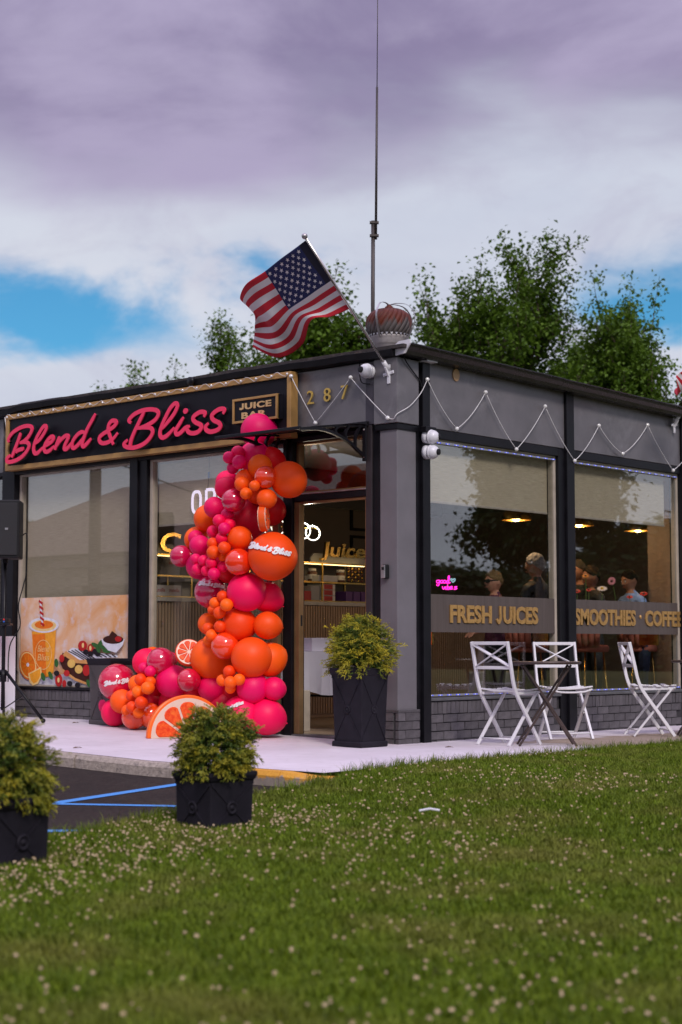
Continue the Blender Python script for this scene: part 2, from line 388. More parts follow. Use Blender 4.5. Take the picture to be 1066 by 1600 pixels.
def paintmat(name, col):
    m, t, p = NT(name); n1 = noise(t, 160, 3, 0.8); n2 = noise(t, 12, 5, 0.7)
    c = mixc(t, maprange(t, n2, 0.3, 0.7), tuple(v * 0.8 for v in col), col); c = mixc(t, maprange(t, n1, 0.62, 0.72, 0, 0.7), c, (0.06, 0.055, 0.05))
    t.links.new(c, p.inputs['Base Color']); p.inputs['Roughness'].default_value = 0.7; return m
blue = paintmat('blue_marking_paint', (0.055, 0.27, 0.66))
def gline(p, q, w):
    p = np.array(p[:2]); q = np.array(q[:2]); d = (q - p) / np.linalg.norm(q - p); n = np.array((-d[1], d[0])) * w / 2
    mb = MB(); k = 6; pts = []
    for i in range(k + 1):
        c = p + (q - p) * i / k
        for s in (-1, 1):
            v = c + n * s; pts.append((v[0], v[1], asz(*v) + 0.004))
    mb.add(pts, [(2 * i, 2 * i + 1, 2 * i + 3, 2 * i + 2) for i in range(k)])
    mb.obj('painted_line', blue, asph, fix=False)
a = onz(79, 1256, -0.105); b = onz(270, 1227, -0.10); b2 = onz(270, 1260, -0.105)
gline(a, b + (b - a) * 0.25, 0.10); gline(a + (b2 - a) * 0.02, b2 + (b2 - a) * 0.6, 0.085); gline(onz(20, 1299, -0.11), onz(140, 1299, -0.11), 0.10)
# ---- sidewalk, painted white, brown bare concrete where the tables stand
def walkmat(name):
    m, t, p = NT(name); g = t.nodes.new('ShaderNodeNewGeometry'); sx = nnode(t, 'ShaderNodeSeparateXYZ', {0: g.outputs['Position']})
    def nz(s, d=5, r=0.6): return nnode(t, 'ShaderNodeTexNoise', {'Vector': g.outputs['Position'], 'Scale': s, 'Detail': d, 'Roughness': r}).outputs[0]
    n1 = nz(1.1); n2 = nz(90, 3, 0.7); n3 = nz(7, 6, 0.65); n4 = nz(2.4, 6, 0.6)
    c = mixc(t, maprange(t, n1, 0.3, 0.7), (0.53, 0.475, 0.50), (0.66, 0.60, 0.64))
    c = mixc(t, maprange(t, n3, 0.52, 0.8, 0, 0.5), c, (0.40, 0.34, 0.33)); ns = nnode(t, 'ShaderNodeTexNoise', {'Vector': nnode(t, 'ShaderNodeMapping', {0: g.outputs['Position'], 3: (0.25, 6.0, 1.0)}).outputs[0], 'Scale': 9.0, 'Detail': 5.0, 'Roughness': 0.7}).outputs[0]; c = mixc(t, maprange(t, ns, 0.52, 0.75, 0, 0.35), c, (0.40, 0.35, 0.37))
    c = mixc(t, maprange(t, n2, 0.64, 0.76, 0, 0.5), c, (0.36, 0.31, 0.29))
    bare = mixc(t, maprange(t, n2, 0.3, 0.7), (0.235, 0.175, 0.135), (0.34, 0.265, 0.205))
    def mm(op, a, b): return nnode(t, 'ShaderNodeMath', {0: a, 1: b}, operation=op).outputs[0]
    wob = mm('MULTIPLY', mm('SUBTRACT', n4, 0.5), 1.1)
    fx = maprange(t, mm('ADD', sx.outputs[0], wob), 0.52, 0.66); fy = maprange(t, mm('ADD', sx.outputs[1], wob), 0.75, 1.05)
    c = mixc(t, mm('MULTIPLY', fx, fy), c, bare)
    t.links.new(c, p.inputs['Base Color']); p.inputs['Roughness'].default_value = 0.75
    t.links.new(nnode(t, 'ShaderNodeBump', {'Height': n2, 'Strength': 0.35, 'Distance': 0.004}).outputs[0], p.inputs['Normal']); return m
WALK = walkmat('white_painted_concrete')
MT['joint'] = M('slab_joint', (0.30, 0.27, 0.26), 0.9)
walk = sheet('sidewalk', [-40, -20, -12, -9, -7, -5, -3.5, -2, -1, 0, 0.5, 1.0, 1.72], [-2.78, -2.2, -1.5, -0.7, 0, 0.06], lambda x, y: gz(x), WALK)
side = sheet('sidewalk', [0.0, 0.86, 1.73], [0.06, 0.6, 1, 2, 4, 8, 14, 40], lambda x, y: -0.008, MT['joint'])
yy = 0.062
for k in range(9):          # cast slabs along the side wall
    for x0, x1 in ((-0.02, 0.80), (0.812, 1.715)):
        ln = 1.5; mb = MB(); mb.box((x0, yy, -0.12), (x1, yy + ln - 0.012, 0.0 + random.uniform(-0.002, 0.003))); mb.obj('paving_slab', WALK, side, bevel=0.006)
    yy += 1.5
# ---- kerb: grey stone lengths, the last two painted yellow
MT['kerb'] = M('kerb_stone', (0.36, 0.30, 0.25), 0.85, var=0.3, scale=30, bump=0.7, bscale=70, alt=(0.13, 0.11, 0.10))
def kerby():
    m, t, p = NT('worn_yellow_kerb_paint'); g = t.nodes.new('ShaderNodeTexCoord'); s = nnode(t, 'ShaderNodeSeparateXYZ', {0: g.outputs['Object']})
    n = noise(t, 14, 6, 0.7); n2 = noise(t, 60, 4, 0.7)
    w = nnode(t, 'ShaderNodeMath', {0: s.outputs[2], 1: nnode(t, 'ShaderNodeMath', {0: n, 1: 0.16}, operation='MULTIPLY').outputs[0]}, operation='ADD').outputs[0]
    y = mixc(t, maprange(t, n2, 0.3, 0.7), (0.52, 0.22, 0.015), (0.66, 0.33, 0.03))
    c = mixc(t, maprange(t, w, 0.025, 0.045), mixc(t, n2, (0.20, 0.16, 0.13), (0.30, 0.25, 0.20)), y)
    t.links.new(c, p.inputs['Base Color']); p.inputs['Roughness'].default_value = 0.8
    t.links.new(nnode(t, 'ShaderNodeBump', {'Height': n2, 'Strength': 0.6, 'Distance': 0.006}).outputs[0], p.inputs['Normal']); return m
KY = kerby()
kb = MB(); kb.box((-30, -2.78, -0.4), (1.70, -2.70, -0.13)); kerb = kb.obj('kerb', MT['kerb']); kerb['kind'] = 'structure'
xs = [-9, -7.4, -5.6, -3.9, -2.35, -0.75, 0.78, 1.42]
for x0, x1 in zip(xs, xs[1:]):
    mb = MB(); z0, z1 = gz(x0 + 0.01), gz(x1 - 0.01); yel = x0 > 0.7
    for _ in (0,):
        n = 14
        for i in range(n):
            pass
    y0, y1 = -2.90, -2.782
    q = []
    for i in range(13):
        x = x0 + 0.006 + (x1 - x0 - 0.012) * i / 12; z = gz(x) - 0.002; j = random.uniform(-0.006, 0.006)
        q += [(x, y0 + j, -0.3), (x, y0 + j + 0.004, z - 0.03), (x, y0 + 0.025 + j, z), (x, y1, z), (x, y1, -0.3)]
    fs = [tuple(range(5)), tuple(60 + i for i in (4, 3, 2, 1, 0))]
    for i in range(12):
        for k in range(5): fs.append((5 * i + k, 5 * i + (k + 1) % 5, 5 * i + 5 + (k + 1) % 5, 5 * i + 5 + k))
    mb.add(q, fs); mb.obj('kerb_stone', KY if yel else MT['kerb'], kerb, label='kerb stone painted worn yellow' if yel else None)
# rounded yellow end of the kerb
mb = MB(); q = []; n = 10
for i in range(n + 1):
    t = i / n * R_(80); cx, cy, r = 1.42, -2.34, 0.56
    for rr, zz in ((r, -0.3), (r, -0.032 - 0.04 * i / n), (r - 0.025, -0.002 - 0.05 * i / n), (r - 0.125, -0.002 - 0.05 * i / n), (r - 0.125, -0.3)):
        q.append((cx + rr * math.sin(t), cy - rr * math.cos(t), zz))
fs = [tuple(range(5)), tuple(5 * n + i for i in (4, 3, 2, 1, 0))]
for i in range(n):
    for k in range(5): fs.append((5 * i + k, 5 * i + (k + 1) % 5, 5 * i + 5 + (k + 1) % 5, 5 * i + 5 + k))
mb.add(q, fs); mb.obj('kerb_stone', KY, kerb, label='curved kerb end painted worn yellow')
# ================================================================ building
B = thing('juice_bar_building', 'single storey grey juice bar building with black posts and big windows', 'building')
def part(name, mat, boxes, parent=B, bevel=0.004, **k):
    mb = MB()
    for a, b in boxes: mb.box(a, b)
    return mb.obj(name, mat, parent, bevel=bevel, **k)
# interior shell
part('interior_floor', MT['floorin'], [((-8.9, 0.10, -0.2), (-0.10, 8.9, 0.035))])
part('ceiling', MT['ceil'], [((-8.9, 0.16, 2.80), (-0.16, 8.9, 2.90))])
part('interior_wall', MT['wallin'], [((-8.85, 8.5, 0.0), (-0.12, 8.7, 2.80))]); part('interior_wall', MT['wallin'], [((-6.3, 0.2, 0.0), (-6.1, 8.5, 2.80))])
part('rear_wall', MT['greycol'], [((-9, 8.75, -0.3), (0, 9.0, 3.4))]); part('rear_wall', MT['greycol'], [((-9.2, 0.0, -0.3), (-8.95, 9.0, 3.4))])
# brick base walls
bw_f = part('base_wall', MT['mortar'], [((-9.0, 0.025, -0.2), (-1.36, 0.16, 0.385))]); bw_s = part('base_wall', MT['mortar'], [((-0.16, 0.42, -0.2), (-0.022, 8.9, 0.350))])
def brick_mesh(nm, sx, sy, sz, seed):
    rnd = random.Random(seed); mb = MB(); j = 0.0025
    q = []
    for z in (0, sz):
        for x, y in ((0, 0), (sx, 0), (sx, sy), (0, sy)): q.append((x + rnd.uniform(-j, j), y + rnd.uniform(-j, j), z + rnd.uniform(-j, j)))
    mb.hexa(q); me = mb.mesh(nm, MT['brick'])
    return me
BR = [brick_mesh('brick', 0.190, 0.03, 0.066, s) for s in range(5)]; BS = [brick_mesh('brick', 0.054, 0.03, 0.104, s + 9) for s in range(5)]; BH = [brick_mesh('brick', 0.09, 0.03, 0.066, s + 20) for s in range(3)]
def brick(me, p, parent, rz=0.0):
    o = bpy.data.objects.new('brick', me); COL.objects.link(o); o.parent = parent; o.location = p; o.rotation_euler = (random.uniform(-.006, .006), 0, rz); return o
def bricks_front(x0, x1, zb, zt):
    x = x0
    while x < x1 - 0.05: brick(random.choice(BS), (x, random.uniform(-.002, .003), zt - 0.112), bw_f); x += 0.0605
    z = zt - 0.112 - 0.075; r = 0
    while z > zb - 0.07:
        x = x0 - (0.1 if r % 2 else 0)
        while x < x1 - 0.15: brick(random.choice(BR), (max(x, x0), random.uniform(-.003, .003), z), bw_f); x += 0.199
        z -= 0.0745; r += 1
def bricks_side(y0, y1, zt):
    y = y0
    while y < y1 - 0.05: brick(random.choice(BS), (random.uniform(-.003, .002), y, zt - 0.112), bw_s, R_(90)); y += 0.0605
    z = zt - 0.112 - 0.075; r = 0
    while z > -0.06:
        y = y0 + (0.1 if r % 2 else 0)
        if r % 2: brick(random.choice(BH), (0, y0, z), bw_s, R_(90))
        while y < y1 - 0.15: brick(random.choice(BR), (random.uniform(-.003, .003), y, z), bw_s, R_(90)); y += 0.199
        z -= 0.0745; r += 1
bricks_front(-7.39, -5.67, 0.09, 0.385); bricks_front(-5.44, -3.53, 0.09, 0.385); bricks_front(-3.27, -1.37, 0.05, 0.385)
bricks_side(0.43, 2.41, 0.355); bricks_side(2.67, 4.70, 0.355); bricks_side(4.81, 6.98, 0.355)
# posts
for x0, x1 in ((-5.66, -5.44), (-3.52, -3.40)): part('post', MT['black'], [((x0, -0.035, gz(x0) - 0.1), (x1, 0.14, 2.735))])
part('post', MT['black'], [((-3.40, -0.012, 0), (-3.28, 0.14, 2.735))])
part('post', MT['black'], [((-7.6, -0.03, 0), (-7.4, 0.14, 2.735))])
part('door_post', MT['black'], [((-1.355, -0.03, -0.1), (-1.243, 0.14, 2.74))])
part('door_post', M('dark_bronze_post', (0.045, 0.036, 0.040), 0.4, 0.3), [((-0.352, -0.015, -0.1), (-0.285, 0.14, 2.78))])
part('post', MT['black'], [((-0.284, 0.005, -0.1), (-0.205, 0.14, 3.34))])
part('post', MT['black'], [((-0.14, 0.262, -0.1), (0.0, 0.312, 3.38))])
part('post', MT['black'], [((-0.14, 0.313, -0.1), (0.034, 0.415, 3.38))])
part('post', MT['black'], [((-0.14, 2.425, -0.1), (0.004, 2.53, 2.765))]); part('post', MT['black'], [((-0.14, 2.531, -0.1), (0.034, 2.66, 3.40))])
part('post', MT['black'], [((-0.14, 4.705, -0.1), (0.030, 4.80, 3.40))]); part('post', MT['black'], [((-0.14, 7.0, -0.1), (0.030, 7.1, 3.40))])
# corner pillar and its header box
pil = part('pillar', MT['greycol'], [((-0.200, 0.0, 0.24), (0.0, 0.258, 2.79))], bevel=0.008)
part('pillar_cap', MT['grey'], [((-0.245, -0.03, 2.775), (0.026, 0.268, 3.35))], bevel=0.006)
part('pillar_trim', MT['black'], [((-0.243, -0.015, 2.72), (0.012, 0.262, 2.773))])
plc = part('pillar_base', MT['mortar'], [((-0.22, -0.012, -0.1), (0.018, 0.265, 0.255))])
for r in range(4):
    z = 0.263 - 0.066 - r * 0.0745
    y = -0.02 if r % 2 else -0.02
    for a, ln in (((-0.02, 0.19), (0.172, 0.098)) if r % 2 else ((-0.02, 0.098), (0.08, 0.19))):
        o = brick((BR if ln > 0.15 else BH)[r % 3], (0.024, a, z), plc, R_(90))
    for a, ln in (((-0.226, 0.098), (-0.126, 0.125)) if r % 2 else ((-0.226, 0.19), (-0.034, 0.03))):
        if ln > 0.09: brick((BR if ln > 0.15 else BH)[r % 3], (a, -0.022, z), plc)
part('pillar_ledge', MT['brick'], [((-0.228, -0.024, 0.265), (0.026, 0.272, 0.292))], bevel=0.006)
# header: panels between black trims
part('header_wall', MT['black'], [((-9.0, 0.05, 2.72), (-0.25, 0.16, 3.40))]); part('header_wall', MT['black'], [((-0.16, 0.42, 2.72), (-0.03, 8.9, 3.40))])
part('header_panel', MT['grey'], [((-9.0, 0.0, 2.74), (-5.70, 0.048, 3.34))]); part('header_panel', MT['grey'], [((-1.235, -0.004, 2.775), (-0.355, 0.048, 3.345))])
part('header_post', M('dark_plum_trim', (0.04, 0.034, 0.045), 0.45), [((-0.354, -0.012, 2.785), (-0.250, 0.048, 3.345))])
for y0, y1 in ((0.417, 2.527), (2.662, 4.702), (4.803, 6.99), (7.11, 8.9)): part('header_panel', MT['grey'], [((-0.028, y0, 2.772), (0.006, y1, 3.44))])
part('header_trim', MT['black'], [((-9, -0.02, 3.348), (-0.247, 0.046, 3.40))]); part('header_trim', MT['black'], [((-9.0, -0.03, 2.70), (-0.36, 0.048, 2.742))])
part('window_head', MT['black'], [((-0.13, 0.416, 2.69), (0.004, 2.424, 2.768))]); part('window_head', MT['black'], [((-0.13, 2.662, 2.69), (0.004, 4.704, 2.768))]); part('window_head', MT['black'], [((-0.13, 4.802, 2.69), (0.004, 7.0, 2.768))])
# sills
MT['sill'] = M('grey_sill_metal', (0.16, 0.16, 0.165), 0.35, 0.5)
for y0, y1 in ((0.417, 2.424), (2.662, 4.703), (4.802, 6.9)): part('sill', MT['sill'], [((-0.11, y0, 0.357), (0.014, y1, 0.384))])
for x0, x1 in ((-5.43, -3.525), (-3.275, -1.36)): part('sill', MT['black'], [((x0, -0.02, 0.388), (x1, 0.13, 0.412))])
# windows: frame > pane
MT['cream'] = M('cream_window_frame', (0.42, 0.36, 0.29), 0.5)
def window_front(x0, x1, z0, z1, mat, fl=0.03, fr=0.02):
    w = part('window', mat, [((x0, 0.03, z0), (x0 + fl, 0.10, z1)), ((x1 - fr, 0.03, z0), (x1, 0.10, z1)), ((x0 + fl, 0.032, z1 - 0.02), (x1 - fr, 0.098, z1)), ((x0 + fl, 0.032, z0), (x1 - fr, 0.098, z0 + 0.018))], bevel=0.002)
    part('pane', MT['glass'], [((x0 + fl - 0.005, 0.060, z0 + 0.01), (x1 - fr + 0.005, 0.066, z1 - 0.01))], parent=w, bevel=0)
    return w
def window_side(y0, y1, z0, z1, mat):
    w = part('window', mat, [((-0.10, y0, z0), (-0.03, y0 + 0.022, z1)), ((-0.10, y1 - 0.035, z0), (-0.03, y1, z1)), ((-0.098, y0 + 0.022, z1 - 0.015), (-0.032, y1 - 0.035, z1)), ((-0.098, y0 + 0.022, z0), (-0.032, y1 - 0.035, z0 + 0.012))], bevel=0.002)
    part('pane', MT['glass'], [((-0.046, y0 + 0.015, z0 + 0.005), (-0.040, y1 - 0.03, z1 - 0.005))], parent=w, bevel=0)
    return w
window_front(-5.43, -3.525, 0.413, 2.70, MT['cream'], 0.035); window_front(-3.279, -1.358, 0.413, 2.70, MT['cream'], 0.04); window_front(-7.39, -5.67, 0.413, 2.70, MT['black'])
window_front(-1.24, -0.354, 2.23, 2.70, MT['bronze'], 0.03)
window_side(0.417, 2.423, 0.385, 2.69, MT['cream']); window_side(2.663, 4.703, 0.385, 2.69, MT['cream']); window_side(4.803, 6.98, 0.385, 2.69, MT['cream'])
# door: bronze leaf with glass, head bar and threshold
part('door_head', MT['black'], [((-1.242, -0.01, 2.155), (-0.353, 0.10, 2.215))]); part('door_head_strip', MT['steel'], [((-1.242, -0.018, 2.2155), (-0.353, 0.06, 2.229))])
part('threshold', MT['sill'], [((-1.242, -0.03, -0.05), (-0.353, 0.12, 0.045))])
df = part('door_frame', MT['bronze'], [((-1.241, 0.00, 0.046), (-1.175, 0.06, 2.153)), ((-0.372, 0.00, 0.046), (-0.354, 0.06, 2.153)), ((-1.175, 0.002, 2.13), (-0.372, 0.058, 2.153))], bevel=0.003)
part('strike_plate', MT['rubber'], [((-1.179, 0.02, 1.02), (-1.173, 0.045, 1.12))], parent=df)
dr = part('door', MT['bronze'], [((-1.36, -0.085, 0.06), (-1.44, -0.045, 2.14)), ((-2.12, -0.085, 0.06), (-2.20, -0.045, 2.14)), ((-2.12, -0.084, 2.06), (-1.44, -0.046, 2.14)), ((-2.12, -0.084, 0.06), (-1.44, -0.046, 0.20))], bevel=0.003, label='glazed door leaf folded back against the window')
part('pane', MT['glass'], [((-2.125, -0.068, 0.195), (-1.435, -0.062, 2.065))], parent=dr, bevel=0)
part('door_handle', MT['rubber'], [((-2.17, -0.13, 0.9), (-2.15, -0.11, 1.3))], parent=dr)
# roof, drip edge and gutter
MT['shingle'] = M('worn_dark_shingles', (0.035, 0.028, 0.026), 0.85, var=0.4, scale=16, bump=0.8, bscale=40, alt=(0.10, 0.075, 0.06))
MT['rooftan'] = M('tan_roof_membrane', (0.13, 0.10, 0.085), 0.8, var=0.3, scale=3)
GT0, GT1 = onx(646, 537, 0.17)[2], onx(1066, 636, 0.17)[2]; GB0, GB1 = onx(646, 555, 0.13)[2], onx(1066, 651, 0.13)[2]
def eave(y): return GT0 + (GT1 - GT0) * (y - 0.2) / 4.5
def roofz(x, y): return eave(max(y, 0)) - 0.012 + math.tan(R_(12.5)) * clamp(0.15 - x, 0, 2.6) * sstep(0.6, 5.0, y) + 0.02 * clamp((0.15 - x) / 3)
mb = MB(); xs = [0.15, -0.1, -0.6, -1.3, -2.0, -2.6, -4, -6, -9.1]; ys = [-0.09, 0.3, 1, 2, 3, 4, 5, 6, 7.5, 9.1]
vs = [(x, y, (roofz(x, y) if y > -0.05 else min(roofz(x, y), 3.455 + 0.008 * math.sin(x * 3.1)))) for y in ys for x in xs]; nx = len(xs)
mb.add(vs, [(j * nx + i, j * nx + i + 1, (j + 1) * nx + i + 1, (j + 1) * nx + i) for j in range(len(ys) - 1) for i in range(nx - 1)])
rf = mb.obj('roof', MT['shingle'], B, fix=False)
md = rf.modifiers.new('t', 'SOLIDIFY'); md.thickness = 0.03; md.offset = 1
mb = MB(); pts = []     # front drip edge: slightly wavy black metal with a kink near its far end
rnd = random.Random(3)
st = [(-9, 3.39), (-5.9, 3.405), (-5.17, 3.445), (-4.05, 3.425), (-3.1, 3.420), (-1.7, 3.424), (-0.4, 3.415), (0.02, 3.412)]
P = smooth([(x, z) for x, z in st], 6); q = []
for x, z in P:
    for dy, dz in ((-0.03, -0.065), (-0.085, -0.055), (-0.095, 0.0), (-0.06, 0.028), (0.02, 0.03), (0.02, -0.06)): q.append((x, dy, z + dz + 0.004 * math.sin(x * 9)))
k = len(P); fs = [(0, 1, 2, 3, 4, 5), tuple(6 * (k - 1) + i for i in range(5, -1, -1))]
for i in range(k - 1):
    for j in range(6): fs.append((6 * i + j, 6 * i + (j + 1) % 6, 6 * i + 6 + (j + 1) % 6, 6 * i + 6 + j))
mb.add(q, fs); mb.obj('drip_edge', MT['black'], B)
mb = MB(); mb.tube([(x, -0.05, 3.372 + 0.004 * math.sin(x * 4)) for x in np.linspace(-8, -0.06, 40)], 0.014, 8); mb.obj('conduit', MT['black'], B, smooth_=True)
mb = MB(); q = []
for y, zt, zb in ((-0.03, GT0 + 0.004, GB0 + 0.004), (2.3, eave(2.3) + 0.004, GB0 + (GB1 - GB0) * 2.1 / 4.5), (2.302, eave(2.3), GB0 + (GB1 - GB0) * 2.1 / 4.5 - 0.004), (9.1, eave(9.1), GB1 + (GB1 - GB0))):
    for x, z in ((0.02, zt - 0.005), (0.02, zb), (0.125, zb), (0.135, zb + 0.03), (0.165, zb + 0.06), (0.172, zt - 0.012), (0.185, zt - 0.006), (0.185, zt), (0.165, zt), (0.16, zt - 0.02)): q.append((x, y, z))
fs = []
for i in (0, 1, 2):
    for j in range(10): fs.append((10 * i + j, 10 * i + (j + 1) % 10, 10 * i + 10 + (j + 1) % 10, 10 * i + 10 + j))
fs += [tuple(range(10)), tuple(30 + i for i in range(9, -1, -1))]
mb.add(q, fs); gut = mb.obj('gutter', M('black_gutter_enamel', (0.014, 0.012, 0.013), 0.28, var=0.2), B)
mb = MB(); mb.prism([(0.015, 0.0), (0.13, 0.01), (0.15, 0.04), (0.19, 0.09), (0.185, 0.125), (0.06, 0.122), (0.02, 0.10)], lambda u, v, w: (u, w, GB0 - 0.005 + v), -0.045, -0.031); mb.obj('gutter_end', MT['whitepl'], gut)
mb = MB(); mb.box((-0.02, 0.30, 3.345), (0.10, 0.44, 3.357)); mb.obj('soffit_scrap', MT['whitepl'], B)
for y in np.linspace(0.7, 4.6, 7): 
    mb = MB(); mb.bar((0.17, y, eave(y) + 0.004), (0.02, y + 0.02, eave(y) + 0.012), 0.02, 0.004); mb.obj('gutter_clip', MT['steel'], gut)
# ================================================================ main sign
SY = -0.13                      # face of the sign box
TL = ony(9, 656, SY); TR = ony(454.5, 582, SY); BL = ony(9, 739, SY)
sx0, sx1, sz0, sz1 = TL[0], TR[0], 2.735, 3.345
sign = thing('shop_sign', 'long black sign board with gold frame and pink script Blend & Bliss', 'sign', ((sx0 + sx1) / 2, 0, sz0))
part('board', MT['signboard'], [((sx0 + 0.02, SY + 0.02, sz0 + 0.02), (sx1 - 0.02, -0.032, sz1 - 0.02))], parent=sign)
fwid = 0.052
for a, b in (((sx0, SY, sz1 - fwid), (sx1, -0.034, sz1)), ((sx0, SY, sz0), (sx1, -0.034, sz0 + fwid)), ((sx0, SY + 0.001, sz0 + fwid), (sx0 + fwid, -0.034, sz1 - fwid)), ((sx1 - fwid, SY + 0.001, sz0 + fwid), (sx1, -0.034, sz1 - fwid))):
    part('frame_bar', MT['gold'], [(a, b)], parent=sign, bevel=0.004)
LY = SY - 0.045
def zpx(off, pts, s=9.691): return [(off[0] + x / s, off[1] + y / s) for x, y in pts]
O1, O2, O3, O4 = (0, 630), (90, 620), (185, 615), (260, 600)
SCRIPT = [
 ('B', [zpx(O1, [(160, 592), (150, 545), (215, 450), (330, 375), (430, 347), (490, 357), (508, 400), (470, 490), (400, 568), (325, 605)]), zpx(O1, [(325, 605), (410, 590), (452, 612), (462, 655), (430, 730), (350, 818), (240, 878), (150, 892), (125, 865), (145, 820), (185, 792)]), zpx(O1, [(338, 452), (300, 570), (250, 700), (205, 825)]), zpx(O1, [(262, 742), (310, 712), (385, 690)])]),
 ('l', [zpx(O1, [(545, 622), (620, 560), (690, 460), (722, 385), (712, 348), (680, 360), (620, 450), (560, 570), (532, 680), (540, 745), (572, 765), (620, 732), (665, 680)])]),
 ('e', [zpx(O1, [(660, 690), (720, 642), (800, 590), (832, 545), (822, 508), (788, 518), (730, 585), (692, 670), (698, 720), (730, 740), (785, 712), (842, 655)])]),
 ('n', [zpx(O2, [(55, 605), (5, 730), (-18, 805)]), zpx(O2, [(-5, 770), (70, 660), (140, 598), (178, 592), (182, 630), (135, 735), (125, 785), (150, 797), (190, 765), (232, 705)])]),
 ('d', [zpx(O2, [(432, 545), (380, 538), (310, 592), (252, 680), (242, 750), (267, 780), (312, 752), (370, 690), (422, 615)]), zpx(O2, [(595, 262), (540, 370), (470, 500), (412, 650), (396, 728), (420, 755), (470, 712), (532, 638)])]),
 ('ampersand', [zpx(O2, [(932, 552), (880, 620), (820, 672), (750, 702), (690, 702), (655, 665), (662, 612), (720, 560), (800, 510), (880, 450), (912, 402), (898, 368), (850, 368), (803, 420), (792, 500), (820, 610), (868, 728)])]),
 ('B', [zpx(O3, [(215, 445), (185, 420), (192, 388), (260, 320), (370, 265), (480, 243), (570, 247), (625, 282), (618, 350), (560, 420), (440, 490), (305, 532)]), zpx(O3, [(305, 532), (420, 515), (508, 522), (542, 572), (518, 650), (440, 740), (330, 802), (220, 824), (132, 803), (112, 762), (165, 705)]), zpx(O3, [(420, 270), (340, 430), (260, 600), (215, 720), (202, 805)])]),
 ('l', [zpx(O3, [(688, 535), (760, 450), (860, 320), (912, 212), (908, 158), (872, 158), (800, 240), (720, 400), (667, 530), (652, 620), (680, 668), (730, 660), (800, 602), (872, 520)])]),
 ('i', [zpx(O4, [(282, 508), (220, 610), (167, 700), (165, 745), (190, 765), (240, 740), (300, 680), (352, 638)]), 'dot']),
 ('s', [zpx(O4, [(590, 500), (610, 455), (588, 428), (530, 430), (450, 482), (425, 530), (460, 580), (540, 622), (552, 670), (500, 730), (410, 750), (352, 722), (340, 672), (378, 638)])]),
 ('s', [zpx(O4, [(880, 455), (903, 402), (878, 378), (810, 393), (730, 452), (710, 500), (740, 552), (820, 592), (842, 650), (790, 702), (690, 726), (632, 700), (616, 652), (662, 598)])]),
]
def wall_fn(u, v, w): return (u, LY - w, v)
SUV = []                        # the same strokes, rectified to metres on the sign face, for reuse as a printed logo
for i, (ch, strokes) in enumerate(SCRIPT):
    mb = MB(); mbb = MB()
    for j, s in enumerate(strokes):
        if s == 'dot':
            c = ony(260 + 312 / 9.691, 600 + 413 / 9.691, LY); pts = [(c[0] + 0.032 * math.cos(t), c[2] + 0.028 * math.sin(t)) for t in np.linspace(0, 2 * math.pi, 14)[:-1]]
            mb.prism(pts, wall_fn, 0.012, 0.022); mbb.prism(pts, wall_fn, -0.02, 0.0115); SUV.append((i, [(c[0] - 0.015, c[2]), (c[0], c[2] + .004), (c[0] + 0.015, c[2])])); continue
        uv = [(ony(x, y, LY)[0], ony(x, y, LY)[2]) for x, y in s]; SUV.append((i, uv))
        mb.strip(uv, 0.043, wall_fn, 0.012, 0.022 + 0.0009 * j); mbb.strip(uv, 0.041, wall_fn, -0.02, 0.0115 - 0.0006 * j)
    o = mb.obj('letter', MT['pinkletter'], sign); mbb.obj('letter_return', MT['letterside'], o)
# small framed plate JUICE BAR
PY = SY - 0.06
a = ony(363, 624.5, PY); b = ony(433, 653.4, PY); c = ony(433, 614.4, PY); d = ony(363.3, 662.8, PY)
px0, px1, pz0, pz1 = a[0], b[0], (b[2] + d[2]) / 2, (a[2] + c[2]) / 2
plate = part('plate', MT['signboard'], [((px0, PY + 0.012, pz0), (px1, SY + 0.021, pz1))], parent=sign)
for q, r in (((px0, PY, pz1 - 0.022), (px1, PY + 0.03, pz1)), ((px0, PY, pz0), (px1, PY + 0.03, pz0 + 0.022)), ((px0, PY, pz0 + .022), (px0 + 0.022, PY + 0.03, pz1 - .022)), ((px1 - 0.022, PY, pz0 + .022), (px1, PY + 0.03, pz1 - .022))): part('plate_frame', MT['gold'], [(q, r)], parent=plate, bevel=0.002)
MT['goldlet'] = M('pale_gold_letters', (0.60, 0.40, 0.18), 0.5, 0.1)
for s, u0, u1, v0, v1 in (('UICE', 0.273, 0.857, 0.53, 0.79), ('BAR', 0.20, 0.75, 0.16, 0.42)):
    mb = MB(); W = px1 - px0; H = pz1 - pz0
    if s == 'UICE': draw_J(mb, lambda u, v, w: (px0 + u, PY + 0.012 - w, pz0 + v), W * 0.14, H * v0, W * 0.105, H * (v1 - v0), 0.020, 0.006)
    text_to(mb, s, lambda u, v, w: (px0 + W * u0 + u, PY + 0.012 - w, pz0 + H * v0 + v), W * (u1 - u0), H * (v1 - v0), 0.035, 0.006, 1.1); mb.obj('lettering', MT['goldlet'], plate)
# printed logo: maps the script strokes into a unit box
_all = np.array([p for _, s in SUV for p in s]); _mn = _all.min(0); _mx = _all.max(0); _w = _mx[0] - _mn[0]
def logo(mb, fn, width, sw, items=range(11), thick=0.0008):
    sel = [(i, s) for i, s in SUV if i in items]; A = np.array([p for _, s in sel for p in s]); mn = A.min(0); ww = A.max(0)[0] - mn[0]; k = width / ww; hh = (A.max(0)[1] - mn[1]) * k
    for j, (i, s) in enumerate(sel):
        mb.strip([((p[0] - mn[0]) * k - width / 2, (p[1] - mn[1]) * k - hh / 2) for p in s], sw, fn, 0.0002, thick + 0.00012 * (j % 4), taper=False)
